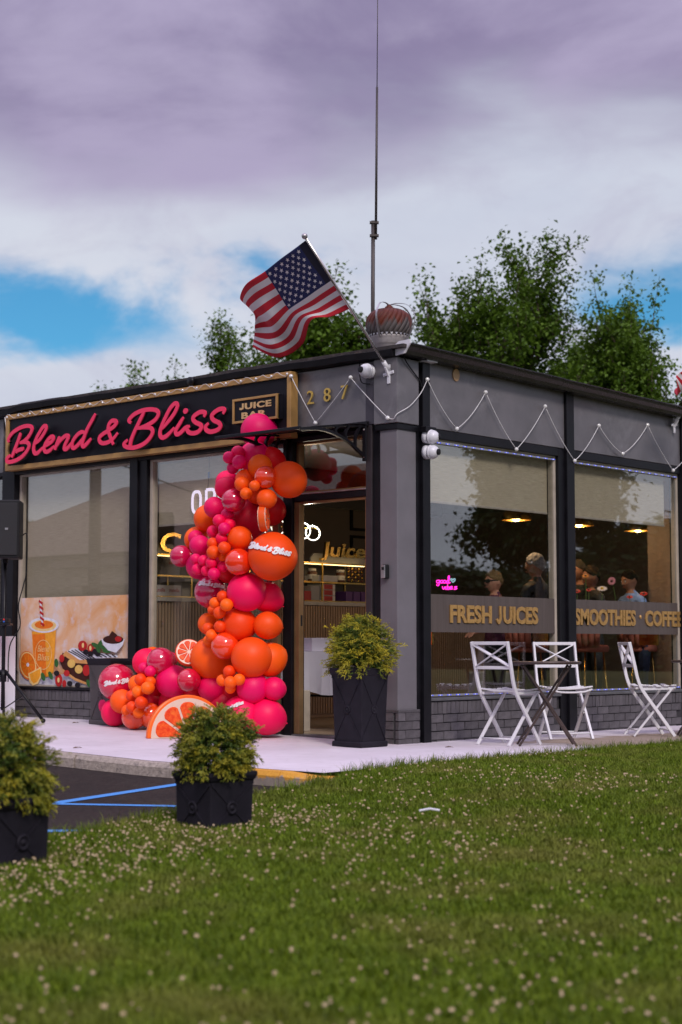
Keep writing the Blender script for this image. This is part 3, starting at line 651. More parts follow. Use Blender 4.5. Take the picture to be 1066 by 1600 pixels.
# ================================================================ house number
MT['num'] = M('gold_number_metal', (0.62, 0.42, 0.10), 0.4, 0.4)
hn = thing('house_number', 'gold metal house number 2 8 7 on grey header panel', 'house number', (-0.8, 0, 3.0))
for ch, x, y0, y1 in (('2', 485, 610, 632), ('8', 511, 606, 628), ('7', 538, 602, 624)):
    c = ony(x, (y0 + y1) / 2, -0.02); h = 0.125; mb = MB()
    text_to(mb, ch, lambda u, v, w: (c[0] - 0.036 + u, -0.016 - w, c[2] - h / 2 + v), 0.080, h, 0.0, 0.012); mb.obj('digit', MT['num'], hn)
# ================================================================ security cameras
def dome_camera(label, c, out, look, gname='white dome security cameras on the facade'):
    t = thing('security_camera', label, 'security camera', c, 0, gname); o = Vector(out).normalized(); l = Vector(look).normalized(); c = Vector(tuple(c))
    M3 = o.to_track_quat('Z', 'Y').to_matrix()
    mb = MB(); mb.lathe([(0.0, 0), (0.062, 0), (0.062, 0.03), (0.055, 0.038), (0.0, 0.04)], 24, c, M3, caps=False); mb.obj('base', MT['whitepl'], t, smooth_=True)
    mb = MB(); bc = c + o * 0.075; mb.ball(bc, 0.062, 24, 14); bd = mb.obj('ball', MT['whitepl'], t, smooth_=True)
    ML = l.to_track_quat('Z', 'Y').to_matrix()
    mb = MB(); mb.lathe([(0.0, 0.05), (0.028, 0.05), (0.028, 0.068), (0.022, 0.07), (0.0, 0.07)], 18, bc, ML, caps=False); mb.obj('lens', MT['rubber'], t, smooth_=True)
    mb = MB(); mb.lathe([(0.0, 0.0), (0.064, 0.0), (0.0665, 0.008), (0.064, 0.016), (0.0, 0.016)], 24, c + o * 0.055, M3, caps=False); mb.obj('ring', MT['whitepl'], t, smooth_=True)
    return t
p = ony(576, 580, -0.05); dome_camera('white dome camera with black lens beside the gold house number', (p[0], -0.012, p[2]), (0, -1, 0), (-0.12, -1.0, 0.08))
p1 = onx(668, 679, 0.10); dome_camera('upper of two white cameras on the black corner post', (0.034, 0.345, p1[2] - 0.01), (1, 0.1, -0.1), (0.85, 0.60, 0.05))
p2 = onx(668, 703, 0.10); dome_camera('lower of two white cameras on the black corner post', (0.034, 0.345, p2[2] - 0.01), (1, 0.1, -0.05), (1.0, 0.15, -0.05))
mb = MB(); mb.box((0.034, 0.275, 2.715), (0.10, 0.42, 2.765)); single('bracket_box', mb, MT['black'], 'small black bracket box above the two corner cameras', 'bracket', bevel=0.004)
# lock box on pillar
lb = ony(604, 893, 0.0); t = thing('key_lock_box', 'small silver and black key lock box on grey pillar', 'lock box', (lb[0], 0, lb[2] - 0.06))
part('body', MT['rubber'], [((lb[0] - 0.033, -0.035, lb[2] - 0.062), (lb[0] + 0.035, 0.001, lb[2] + 0.06))], parent=t, bevel=0.01)
part('cover', MT['steel'], [((lb[0] - 0.030, -0.043, lb[2] - 0.058), (lb[0] + 0.018, -0.0345, lb[2] + 0.055))], parent=t, bevel=0.006)
part('button_window', MT['rubber'], [((lb[0] - 0.018, -0.047, lb[2] + 0.012), (lb[0] + 0.008, -0.0425, lb[2] + 0.038))], parent=t, bevel=0.002)
# tan oval patch
oc = onx(712, 586, 0.006); mb = MB(); mb.prism([(oc[1] + 0.048 * math.cos(a), oc[2] + 0.058 * math.sin(a)) for a in np.linspace(0, 2 * math.pi, 25)[:-1]], lambda u, v, w: (w, u, v), 0.006, 0.016)
single('oval_plaque', mb, M('tan_plaque', (0.50, 0.30, 0.14), 0.5), 'tan oval plaque on grey side header', 'plaque')
# ================================================================ string lights
MT['cord'] = M('white_cord', (0.62, 0.60, 0.60), 0.5); MT['bulb'] = M('clear_bulb', (0.75, 0.74, 0.72), 0.1, coat=0.6)
sl_ = thing('string_lights', 'white zigzag string lights with clear bulbs along the header', 'string lights', (0, 0, 3.0))
zig = [ony(455, 588, -0.14), ony(493, 661, -0.035), ony(548, 590, -0.035), ony(606, 653, -0.05)] + [onx(x, y, 0.045) for x, y in ((668, 593), (714, 670), (759, 613), (807, 702), (852, 635), (898, 720), (936, 665), (973, 709), (1012, 664), (1052, 735), (1088, 690))]
MB_ = MB()
for i, (a, b) in enumerate(zip(zig, zig[1:])):
    s = 0.035 + 0.02 * random.random(); pts = []
    for k in range(9):
        u = k / 8; q = a + (b - a) * u; lowside = 1 if i % 2 else -1
        pts.append((q[0], q[1], q[2] - s * 4 * u * (1 - u) * (0.8 if i > 2 else 0.25)))
    if i == 3:      # round the pillar edge
        c = np.array((0.045, -0.05, 2.80)); pts = smooth([tuple(a), tuple(a + (c - a) * .6 + np.array((0, 0, -.005))), (0.04, -0.045, 2.845), (0.045, 0.12, 2.93), (0.045, 0.27, 3.06), tuple(b)], 4)
    mb = MB(); mb.tube(pts, 0.0042, 6); mb.obj('cord', MT['cord'], sl_, smooth_=True)
for q in zig[:-1]:
    mb = MB(); mb.ball(q, 0.020, 12, 8); mb.obj('bulb', MT['bulb'], sl_, smooth_=True)
sg = thing('string_lights', 'string lights with curly cord along the gold top edge of sign', 'string lights', (-3.5, SY, 3.3))
n = 22; pts = []
for k in range(n * 6 + 1):
    u = k / (n * 6); x = sx0 + 0.02 + (sx1 - sx0 - 0.04) * u; f = (k % 6) / 6
    pts.append((x, SY - 0.012 - 0.006 * math.sin(k), sz1 - 0.022 + 0.022 * math.sin(f * 6.28) * (0.5 + 0.8 * random.random())))
mb = MB(); mb.tube(pts, 0.0028, 5); mb.obj('cord', MT['cord'], sg, smooth_=True)
for k in range(n):
    x = sx0 + 0.05 + (sx1 - sx0 - 0.08) * k / (n - 1); mb = MB(); mb.ball((x, SY - 0.018, sz1 - 0.026), 0.0115, 10, 7); mb.obj('bulb', MT['bulb'], sg, smooth_=True)
mb = MB(); mb.tube([(sx0, SY - 0.01, sz1 - 0.02), (sx0 - 0.03, -0.08, 3.1), (sx0 - 0.12, -0.03, 2.80)], 0.005, 6); mb.obj('cord', MT['cord'], sg, smooth_=True)
# spot on the fascia, loose cables
q = ony(296, 596, -0.12); t = thing('spot_light', 'small round black spotlight above the gold sign frame', 'spotlight', tuple(q)); mb = MB(); mb.lathe([(0, 0), (0.045, 0), (0.045, 0.03), (0.03, 0.07), (0, 0.075)], 18, q, Vector((0.15, 1, 0.1)).to_track_quat('Z', 'Y').to_matrix(), caps=False); mb.obj('head', MT['black'], t, smooth_=True); mb = MB(); mb.tube([(q[0], q[1] + 0.05, q[2]), (q[0], -0.06, 3.40)], 0.008, 6); mb.obj('arm', MT['black'], t)
mb = MB(); mb.tube(smooth([(0.05, 0.02, 3.40), (0.045, 0.06, 3.33), (0.04, 0.16, 3.25), (0.036, 0.27, 3.17), (0.03, 0.30, 3.12)], 5), 0.006, 6); single('loose_cable', mb, MT['rubber'], 'black cable hanging across the grey pillar cap', 'cable', smooth_=True)
mb = MB(); mb.tube(smooth([tuple(ony(562, 566, -.03)), tuple(ony(562, 585, -.06)), tuple(ony(566, 598, -.03)), tuple(ony(578, 600, -.03))], 5), 0.005, 6); single('loose_cable', mb, MT['rubber'], 'black cable looping under the camera beside the number', 'cable', smooth_=True)
# ================================================================ flag
BP = np.array((-0.065, -0.035, 3.242)); PT = onx(478, 372, -0.065); hoistB = onx(548, 487, -0.065)
fp = thing('flag_pole', 'silver flag pole slanting out from the pillar cap on white bracket', 'flag pole', tuple(BP))
mb = MB(); mb.tube([BP, PT], 0.0125, 10); mb.obj('pole', M('chrome_pole', (0.5, 0.46, 0.44), 0.25, 0.9), fp, smooth_=True)
mb = MB(); mb.ball(PT + (PT - BP) / np.linalg.norm(PT - BP) * 0.02, 0.026, 14, 10); mb.obj('finial', MT['steel'], fp, smooth_=True)
mb = MB(); mb.tube([BP - (PT - BP) * 0.012, BP + (PT - BP) * 0.065], 0.021, 10); mb.obj('socket', MT['whitepl'], fp, smooth_=True)
mb = MB(); mb.bar((-0.065, -0.034, 3.12), (-0.065, -0.034, 3.29), 0.035, 0.012, (0, 1, 0)); mb.bar((-0.125, -0.036, 3.20), (-0.005, -0.036, 3.22), 0.03, 0.012, (0, 1, 0)); mb.bar((-0.065, -0.03, 3.19), (-0.065, -0.075, 3.265), 0.035, 0.02, (1, 0, 0)); mb.obj('bracket', MT['whitepl'], fp, bevel=0.004)
for dx, dz in ((0, .035), (0, -.105), (.045, -.01), (-.045, -.03)):
    mb = MB(); mb.ball((-0.065 + dx, -0.042, 3.225 + dz), 0.005, 6, 4); mb.obj('screw', MT['steel'], fp)
pd = (PT - BP) / np.linalg.norm(PT - BP)
fn_ = np.cross(pd, np.array((-1.0, -0.35, 0))); fn_ /= np.linalg.norm(fn_)
if fn_ @ (CAM - PT) < 0: fn_ = -fn_
FO = (360, 360); FS = 3.331
NET = [[(392, 52), (456, 147), (527, 240), (575, 325), (630, 405)],
       [(290, 128), (355, 225), (415, 318), (460, 395), (525, 447)],
       [(190, 205), (250, 300), (305, 395), (352, 450), (420, 470)],
       [(85, 278), (150, 365), (225, 470), (295, 545), (378, 590)],
       [(52, 345), (105, 402), (182, 490), (208, 590), (262, 662)],
       [(75, 385), (125, 440), (128, 500), (125, 560), (116, 607)]]
WOF = [[0.0] * 5, [.03, .035, .03, .02, .05], [-.02, -.015, 0, .05, .09], [.03, .02, .05, -.02, -.05], [-.03, -.04, -.05, .07, .06], [-.12, -.08, -.01, -.04, .02]]
G3 = [[onplane(FO[0] + x / FS, FO[1] + y / FS, PT + fn_ * WOF[i][j], fn_) for j, (x, y) in enumerate(r)] for i, r in enumerate(NET)]
def crv(P, t):
    n = len(P) - 1; s = min(int(t * n), n - 1); f = t * n - s
    p1, p2 = P[s], P[s + 1]; p0 = P[s - 1] if s > 0 else 2 * p1 - p2; p3 = P[s + 2] if s + 2 <= n else 2 * p2 - p1
    return 0.5 * (2 * p1 + (p2 - p0) * f + (2 * p0 - 5 * p1 + 4 * p2 - p3) * f * f + (3 * p1 - 3 * p2 + p3 - p0) * f ** 3)
def fsurf(u, v):
    p = crv([crv(r, v) for r in G3], u); return p + fn_ * 0.008 * math.sin(u * 17 + v * 5) * min(1, u * 5)
FMAT = [M('flag_red', (0.55, 0.012, 0.030), 0.75, var=0.06, bump=0.15, bscale=300), M('flag_white', (0.76, 0.72, 0.75), 0.75, var=0.05, bump=0.15, bscale=300), M('flag_navy', (0.012, 0.020, 0.105), 0.75, var=0.1, bump=0.15, bscale=300), M('flag_sleeve', (0.010, 0.011, 0.030), 0.8)]
for m in FMAT:
    p_ = m.node_tree.nodes['Principled BSDF']
    p_.inputs['Transmission Weight'].default_value = 0.0
def build_flag(label, off=None):
    nu, nv = 60, 52; mb = MB(); vs = [fsurf(i / nu, j / nv) for j in range(nv + 1) for i in range(nu + 1)]; fs = []; ms = []
    for j in range(nv):
        for i in range(nu):
            fs.append((j * (nu + 1) + i, j * (nu + 1) + i + 1, (j + 1) * (nu + 1) + i + 1, (j + 1) * (nu + 1) + i))
            u = (i + .5) / nu; st = int((j + .5) / nv * 13); can = u < 0.42 and st < 7
            ms.append(3 if (u < 0.065 and st < 7) else 2 if can else (0 if st % 2 == 0 else 1))
    mb.add(vs, fs); mb.m = ms
    o = mb.obj('flag', FMAT, None, smooth_=True, fix=False); tag(o, label, 'flag')
    md = o.modifiers.new('t', 'SOLIDIFY'); md.thickness = 0.002; md.offset = 0
    mb = MB()
    for r in range(9):
        cnt = 6 if r % 2 == 0 else 5
        for c in range(cnt):
            u0 = 0.065 + (0.42 - 0.065) * ((2 * c + 1 if r % 2 == 0 else 2 * c + 2) / 12.0); v0 = 7 / 13 * (r + 1) / 10
            for sgn in (1,):
                ps = []
                for k in range(10):
                    rr = 0.0225 if k % 2 == 0 else 0.0092; a = math.pi / 2 + k * math.pi / 5
                    ps.append(fsurf(u0 - rr * math.cos(a) * 0.78, v0 - rr * math.sin(a) * 1.25) + fn_ * 0.004)
                ce = fsurf(u0, v0) + fn_ * 0.004
                mb.add([ce] + ps, [(0, 1 + k, 1 + (k + 1) % 10) for k in range(10)])
    s = mb.obj('stars', FMAT[1], o, kind='stuff', fix=False)
    return o
flag = build_flag('stars and stripes flag blowing from the slanting pole over the shop corner')
flag2 = copy_tree(flag); flag2.name = 'flag'; flag2['label'] = 'flag whose fly end shows past the side gutter'
def px_of(p): v = np.array(p) - CAM; z = v @ FW; return PCX + FPX * (v @ RT) / z, PCY - FPX * (v @ UPC) / z
R90 = np.array(((0, -1, 0), (1, 0, 0), (0, 0, 1.0))); FP_ = [R90 @ (fsurf(u / 12, v / 8) - BP) for u in range(13) for v in range(9)]
yb = min(np.linspace(4, 10, 121), key=lambda y: abs(min(px_of(q + np.array((0.035, y, 3.24)))[0] for q in FP_) - 1053))
base2 = np.array((0.035, yb, 3.24)); flag2.rotation_euler = (0, 0, math.pi / 2); flag2.location = tuple(base2 - R90 @ BP)
fl2p = copy_tree(fp); fl2p['label'] = 'flag pole slanting out from the side header carrying the second flag'; fl2p.location = tuple(base2); fl2p.rotation_euler = (0, 0, math.pi / 2)
# ================================================================ turbine vent
def vent():
    ax = CAM + ray(608, 545) * 17.0; base = np.array((ax[0], ax[1], 3.45)); s = 17.0 / FPX
    t = thing('turbine_vent', 'rusty round turbine roof vent with curved metal fins', 'roof vent', tuple(base))
    zt = CAM[2] + ray(608, 481)[2] * 17.0; zb = CAM[2] + ray(608, 527)[2] * 17.0; zn = CAM[2] + ray(608, 540)[2] * 17
    rr = 36 * s
    def rustmat():
        m, tt, p = NT('rusting_galvanised_fins'); g = tt.nodes.new('ShaderNodeNewGeometry'); sp = nnode(tt, 'ShaderNodeSeparateXYZ', {0: g.outputs['Position']})
        n = nnode(tt, 'ShaderNodeTexNoise', {'Vector': nnode(tt, 'ShaderNodeMapping', {0: g.outputs['Position'], 3: (1, 1, 0.15)}).outputs[0], 'Scale': 22.0, 'Detail': 5.0}).outputs[0]
        z = nnode(tt, 'ShaderNodeMath', {0: sp.outputs[2], 1: nnode(tt, 'ShaderNodeMath', {0: n, 1: 0.28}, operation='MULTIPLY').outputs[0]}, operation='ADD').outputs[0]
        f = maprange(tt, z, zb + (zt - zb) * 0.46 + 0.10, zb + (zt - zb) * 0.66 + 0.10)
        steel = mixc(tt, n, (0.025, 0.020, 0.019), (0.17, 0.145, 0.135)); rust = mixc(tt, n, (0.035, 0.008, 0.005), (0.15, 0.026, 0.008))
        tt.links.new(mixc(tt, f, steel, rust), p.inputs['Base Color']); p.inputs['Roughness'].default_value = 0.6; p.inputs['Metallic'].default_value = 0.0; p.inputs['Specular IOR Level'].default_value = 0.3; return m
    RM = rustmat(); n = 26; c = Vector((base[0], base[1], 0))
    def prof(v): a = v * math.pi; return rr * (0.80 + 0.20 * math.sin(a)) * (math.sin(a * 0.55 + math.pi * 0.45 * 1.0) ** 0.6 if v > 0.45 else 1) , zb + (zt - zb) * v
    Pf = [(0.82, 0.0), (0.93, 0.12), (1.0, 0.32), (1.0, 0.5), (0.94, 0.68), (0.80, 0.83), (0.55, 0.94), (0.16, 1.0)]
    for k in range(n):
        mb = MB(); q = []
        for (rf_, v) in smooth(Pf, 2):
            tw = v * 0.75 + k * 2 * math.pi / n
            for da, dr in ((0.0, 0.0), (0.10, 0.018 * math.sin(math.pi * v)), (0.27, -0.004)):
                q.append((c.x + rr * (rf_ + dr) * math.cos(tw + da), c.y + rr * (rf_ + dr) * math.sin(tw + da), zb + (zt - zb) * v))
        m_ = len(q) // 3; mb.add(q, [(3 * i + j, 3 * i + j + 1, 3 * i + j + 4, 3 * i + j + 3) for i in range(m_ - 1) for j in (0, 1)])
        o = mb.obj('fin', RM, t, smooth_=True, fix=False); md = o.modifiers.new('t', 'SOLIDIFY'); md.thickness = 0.003
    mb = MB(); mb.lathe([(rr * 0.16, 0), (rr * 0.7, -0.02), (rr * 0.72, (zb - zt) * 0.9)], 20, (c.x, c.y, zt - 0.012)); mb.obj('core', MT['rubber'], t, smooth_=True)
    mb = MB(); mb.lathe([(0.0, 0.0), (rr * 0.2, 0.0), (rr * 0.17, 0.02), (0.025, 0.03), (0.018, 0.045), (0, 0.045)], 16, (c.x, c.y, zt - 0.004), caps=False); mb.obj('cap', RM, t, smooth_=True)
    mb = MB(); mb.lathe([(rr * 0.70, 3.45 - zn), (rr * 0.70, 0.0), (rr * 0.76, 0.004), (rr * 0.76, zb - zn - 0.02), (rr * 0.84, zb - zn - 0.006), (rr * 0.84, zb - zn), (rr * .5, zb - zn + .002)], 32, (c.x, c.y, zn)); mb.obj('neck', M('weathered_white_neck', (0.58, 0.53, 0.52), 0.55, 0.0, var=0.2, scale=9), t, smooth_=True)
    for k in range(26):      # scalloped lower edge
        a = 2 * math.pi * k / 26; mb = MB(); q = []
        for da, z in ((-0.11, 0.03), (0.11, 0.03), (0.0, -0.005)):
            for r2 in (0.86, 0.885): q.append((c.x + rr * r2 * math.cos(a + da), c.y + rr * r2 * math.sin(a + da), zb + z))
        mb.add(q, [(0, 2, 4), (1, 5, 3), (0, 1, 3, 2), (2, 3, 5, 4), (4, 5, 1, 0)]); mb.obj('scallop', MT['steel'], t)
    for a0 in (R_(-76), R_(104 - 30), R_(20)):       # bracing hoops
        d = Vector((math.cos(a0), math.sin(a0), 0)); mb = MB()
        pts = [c + d * rr * 0.86 + Vector((0, 0, zb - 0.03)), c + d * rr * 1.12 + Vector((0, 0, zb + 0.10)), c + d * rr * 1.18 + Vector((0, 0, zb + 0.22)), c + d * rr * 0.85 + Vector((0, 0, zt + 0.02)), c + d * rr * 0.35 + Vector((0, 0, zt + 0.045)), c + Vector((0, 0, zt + 0.03))]
        P_ = [Vector(p) for p in smooth([tuple(p) for p in pts], 5)]; sd = d.cross(Vector((0, 0, 1)))
        q = []
        for i, p in enumerate(P_):
            for s1 in (-1, 1): q.append(p + sd * 0.010 * s1)
        mb.add(q, [(2 * i, 2 * i + 1, 2 * i + 3, 2 * i + 2) for i in range(len(P_) - 1)]); o = mb.obj('hoop', MT['steel'], t, fix=False); md = o.modifiers.new('t', 'SOLIDIFY'); md.thickness = 0.004
    mb = MB(); mb.box((c.x - 0.16, c.y - 0.16, 3.42), (c.x + 0.16, c.y + 0.16, 3.47)); mb.obj('flashing', MT['steel'], t)
vent()
# ================================================================ antenna
q0 = CAM + ray(582, 500) * 17.4; q1 = CAM + ray(583.2, 345) * 17.4; q2 = CAM + ray(588.5, 136) * 17.4; q3 = CAM + ray(590.5, -40) * 17.4
an = thing('antenna_mast', 'tall thin whip antenna on a dark roof mast behind the vent', 'antenna', (q0[0], q0[1], 3.5))
mb = MB(); mb.tube([(q0[0], q0[1], 3.46), q1], 0.021, 10); mb.obj('mast', MT['darkmetal'], an, smooth_=True)
ofs = RT * 0.028
mb = MB(); mb.tube([q1 + ofs - np.array((0, 0, 0.20)), q2 + ofs * 0.2], [0.014, 0.012], 8); mb.obj('lower_whip', MT['darkmetal'], an, smooth_=True)
mb = MB(); mb.tube([q2 + ofs * 0.2, q3], [0.005, 0.004], 6); mb.obj('upper_whip', MT['darkmetal'], an, smooth_=True)
for dz in (-0.02, -0.16):
    mb = MB(); c = q1 + ofs * 0.5 + np.array((0, 0, dz)); mb.bar(c - RT * 0.05, c + RT * 0.045, 0.05, 0.022); mb.obj('clamp', MT['darkmetal'], an)
# ================================================================ awning
aw = thing('door_awning', 'dark clear plastic awning on curved black brackets over the door', 'awning', (-0.85, 0, 2.7))
AL, AR = -1.32, -0.325; AYo = -0.90; zi, zo = 2.785, 2.668
gm = glassmat('smoked_polycarbonate', (0.42, 0.36, 0.38), 1.35, 0.15)
mb = MB(); q = []
for i in range(9):
    u = i / 8; y = -0.02 + (AYo + 0.02) * u; z = zi + (zo - zi) * (u ** 1.3)
    q += [(AL, y, z), (AR, y, z), (AL, y, z + 0.006), (AR, y, z + 0.006)]
fs = [(0, 1, 3, 2), (32, 34, 35, 33)]
for i in range(8):
    a = 4 * i; b = a + 4; fs += [(a, b, b + 1, a + 1), (a + 2, a + 3, b + 3, b + 2), (a, a + 2, b + 2, b), (a + 1, b + 1, b + 3, a + 3)]
mb.add(q, fs); mb.obj('panel', gm, aw)
part('front_rail', MT['black'], [((AL - 0.02, AYo - 0.012, zo - 0.012), (AR + 0.02, AYo + 0.014, zo + 0.016))], parent=aw); part('wall_rail', MT['black'], [((AL - 0.01, -0.045, zi - 0.012), (AR + 0.01, -0.005, zi + 0.03))], parent=aw)
for u in (0.3, 0.62): part('cross_rail', MT['black'], [((AL, AYo * u - 0.008, zi + (zo - zi) * u ** 1.3 - 0.010), (AR, AYo * u + 0.008, zi + (zo - zi) * u ** 1.3 - 0.001))], parent=aw, bevel=0)
for xb in (AL + 0.0, AR - 0.02):
    mb = MB(); fx = lambda u, v, w: (xb + w, u, v)
    mb.strip([(-0.03, 2.50), (-0.12, 2.545), (-0.24, 2.61), (-0.42, 2.665), (-0.62, 2.69), (-0.86, 2.668)], 0.026, fx, -0.013, 0.013, taper=False)
    for a, b in (((-0.16, 2.56), (-0.10, 2.77)), ((-0.28, 2.625), (-0.24, 2.76)), ((-0.40, 2.66), (-0.38, 2.745))):
        mb.strip([a, ((a[0] + b[0]) / 2 - 0.03, (a[1] + b[1]) / 2), b], 0.022, fx, -0.011, 0.011, taper=False)
    mb.strip([(-0.05, 2.768), (-0.3, 2.748), (-0.6, 2.712), (-0.88, 2.662)], 0.016, fx, -0.012, 0.012, taper=False)
    br = mb.obj('bracket', MT['black'], aw)
    part('mounting_plate', MT['black'], [((xb - 0.024, -0.045, 2.46), (xb + 0.024, -0.0305, 2.79))], parent=br, bevel=0.008)
    for z in (2.50, 2.74):
        mb = MB(); mb.ball((xb, -0.047, z), 0.009, 10, 6, (1, 0.6, 1)); mb.obj('bolt', MT['steel'], br, smooth_=True)
# ================================================================ poster on the left window
YP = 0.045
po = thing('window_poster', 'window poster with orange juice cup, orange slices and fruit crepe', 'poster', (-4.48, YP, 0.41))
def postermat():
    m, t, p = NT('peach_watercolour_print'); n1 = noise(t, 2.2, 6, 0.6, dist=0.6); n2 = noise(t, 5, 6, 0.65, dist=0.3)
    c = mixc(t, maprange(t, n1, 0.36, 0.62), (0.70, 0.33, 0.12), (0.74, 0.55, 0.42)); c = mixc(t, maprange(t, n2, 0.52, 0.72, 0, 0.9), c, (0.66, 0.62, 0.68))
    t.links.new(c, p.inputs['Base Color']); p.inputs['Roughness'].default_value = 0.5; p.inputs['Specular IOR Level'].default_value = 0.15; return m
part('print_sheet', postermat(), [((-5.39, YP, 0.418), (-3.548, YP + 0.004, 1.358))], parent=po, bevel=0)
def prn(name, col): return M('print_' + name, col, 0.5, var=0.12, scale=20, rvar=0.02, spec=0.12)
PC = {k: prn(k, v) for k, v in dict(orange=(0.75, 0.17, 0.015), amber=(0.80, 0.33, 0.03), rind=(0.72, 0.13, 0.01), pale=(0.80, 0.55, 0.22), white=(0.70, 0.69, 0.74), red=(0.45, 0.02, 0.02), choc=(0.05, 0.014, 0.009), crepe=(0.62, 0.30, 0.10), green=(0.035, 0.12, 0.03), black=(0.015, 0.012, 0.015), banana=(0.72, 0.45, 0.12), ice=(0.55, 0.54, 0.60)).items()}
_pk = [0]
def pz(pts): return [(ony(20 + x / 5.61, 920 + y / 5.61, YP)[0], ony(20 + x / 5.61, 920 + y / 5.61, YP)[2]) for x, y in pts]
def pel(x, y, rx, ry, rot=0, n=20): return [(x + rx * math.cos(a) * math.cos(rot) - ry * math.sin(a) * math.sin(rot), y + rx * math.cos(a) * math.sin(rot) + ry * math.sin(a) * math.cos(rot)) for a in np.linspace(0, 2 * math.pi, n + 1)[:-1]]
def pshape(nm, pts, c):
    _pk[0] += 1; h = 0.0004 * _pk[0]; mb = MB(); mb.prism(pz(pts), lambda u, v, w: (u, YP - w, v), h - 0.0003, h + 0.0003); mb.obj(nm, PC[c], po)
def pline(nm, pts, c, w=0.008):
    _pk[0] += 1; h = 0.0004 * _pk[0]; mb = MB(); mb.strip(pz(pts), w, lambda u, v, ww: (u, YP - ww, v), h - 0.0003, h + 0.0003, taper=False); mb.obj(nm, PC[c], po)
rnd = random.Random(5)
pshape('ground_ice', [(5, 770), (60, 740), (330, 770), (480, 740), (720, 790), (720, 872), (5, 855)], 'ice')
for k in range(16):
    x = rnd.uniform(20, 690); pshape('ice_cube', pel(x, rnd.uniform(780, 850), rnd.uniform(12, 26), rnd.uniform(10, 20), rnd.random() * 3, 6), rnd.choice(['ice', 'white', 'ice']))
pshape('juice', [(172, 375), (385, 360), (362, 730), (330, 770), (235, 775), (195, 720)], 'amber'); pshape('juice_glow', [(178, 400), (290, 395), (300, 770), (240, 772), (200, 715)], 'orange')
pshape('cup_rim', pel(278, 318, 132, 68), 'white'); pshape('cup_top', pel(278, 322, 110, 50), 'pale'); pshape('juice_top', pel(280, 315, 82, 36), 'orange')
pline('straw', [(248, 95), (256, 190), (266, 320)], 'white', 0.030)
for k in range(5): y = 105 + k * 48; pline('straw_band', [(236 + k * 4, y), (268 + k * 4, y + 26)], 'red', 0.026)
pline('logo_ring', pel(276, 578, 72, 128, 0, 24) + [(348, 578)], 'pale', 0.007)
for s_, u0, v0, w_, h_ in (('Blend', 226, 552, 98, 54), ('Bliss', 226, 628, 98, 56)):
    _pk[0] += 1; h = 0.0004 * _pk[0]; mb = MB(); o_ = pz([(u0, v0)])[0]; sc = abs(pz([(u0 + w_, v0)])[0][0] - o_[0]); hh = abs(pz([(u0, v0 - h_)])[0][1] - o_[1])
    text_to(mb, s_, lambda u, v, w: (o_[0] + u + v * 0.25, YP - h - w, o_[1] + v), sc, hh, -0.005, 0.0006); mb.obj('lettering', PC['pale'], po)
pshape('orange_half', pel(142, 672, 76, 128, -0.15), 'rind'); pshape('orange_half_rim', pel(143, 668, 72, 118, -0.15), 'pale'); pshape('orange_half_flesh', pel(143, 668, 62, 106, -0.15), 'orange'); pshape('orange_core', pel(142, 665, 12, 18), 'white')
for k in range(9): a = k * 0.698; pline('orange_membrane', [(142 + 12 * math.cos(a), 665 + 18 * math.sin(a)), (142 + 58 * math.cos(a), 668 + 100 * math.sin(a))], 'amber', 0.005)
pshape('orange_wedge_skin', [(148, 742), (262, 684), (268, 760), (235, 830), (190, 850), (160, 820)], 'pale'); pshape('orange_wedge', [(160, 748), (254, 700), (256, 760), (228, 815), (195, 830), (172, 800)], 'amber')
pshape('crepe_filling', [(425, 640), (450, 560), (560, 600), (705, 640), (705, 820), (650, 840), (560, 790), (470, 745)], 'choc')
pshape('crepe_fold', [(430, 600), (480, 545), (600, 600), (700, 625), (700, 660), (560, 650), (470, 590), (440, 640)], 'crepe'); pshape('crepe_top', [(490, 548), (540, 515), (760, 560), (930, 585), (935, 600), (720, 612), (600, 625)], 'white'); pshape('crepe_base', [(450, 700), (560, 780), (670, 825), (660, 842), (560, 805), (455, 730)], 'crepe')
for k in range(5): pline('chocolate_stripe', [(500 + k * 30, 545 - k * 6), (560 + k * 30, 575), (640 + k * 28, 622)], 'black', 0.012)
for k in range(4): pline('chocolate_stripe', [(720 + k * 55, 560 + 5 * k), (800 + k * 40, 600)], 'black', 0.010)
for x, y in ((530, 655), (595, 705)): pshape('banana_slice', pel(x, y, 34, 38), 'banana')
for x, y, rx, ry in ((662, 715, 32, 50), (420, 800, 32, 56), (490, 740, 26, 28), (630, 500, 40, 46), (702, 525, 28, 42), (470, 830, 18, 32), (448, 610, 22, 34)): pshape('strawberry', pel(x, y, rx, ry), 'red')
for x, y in ((634, 495), (420, 800), (700, 520)): pshape('strawberry_heart', pel(x, y, 10, 22), 'pale')
for x, y in ((660, 555), (700, 570), (740, 550), (765, 570), (405, 740), (520, 830), (590, 845), (40, 730)): pshape('berry', pel(x, y, 24, 24), 'black')
for x, y, a in ((745, 495, .5), (790, 480, -1.0), (820, 515, .3), (845, 545, .1), (770, 525, 1.2), (405, 650, 1.5), (355, 760, 1.2), (290, 770, 1.3), (690, 830, 1.2)): pshape('mint_leaf', pel(x, y, 38, 18, a), 'green')
pshape('bowl', [(800, 440), (1005, 440), (985, 500), (930, 560), (860, 540), (815, 490)], 'white'); pshape('bowl_cream', pel(905, 445, 90, 38), 'choc'); pshape('bowl_peak', [(850, 440), (895, 370), (930, 395), (970, 445)], 'choc'); pshape('bowl_fruit', pel(950, 440, 30, 24), 'red')
# dark bottom rail and pink scrap
part('poster_rail', MT['rubber'], [((-5.39, YP - 0.01, 0.402), (-3.548, YP + 0.012, 0.417))], parent=po)
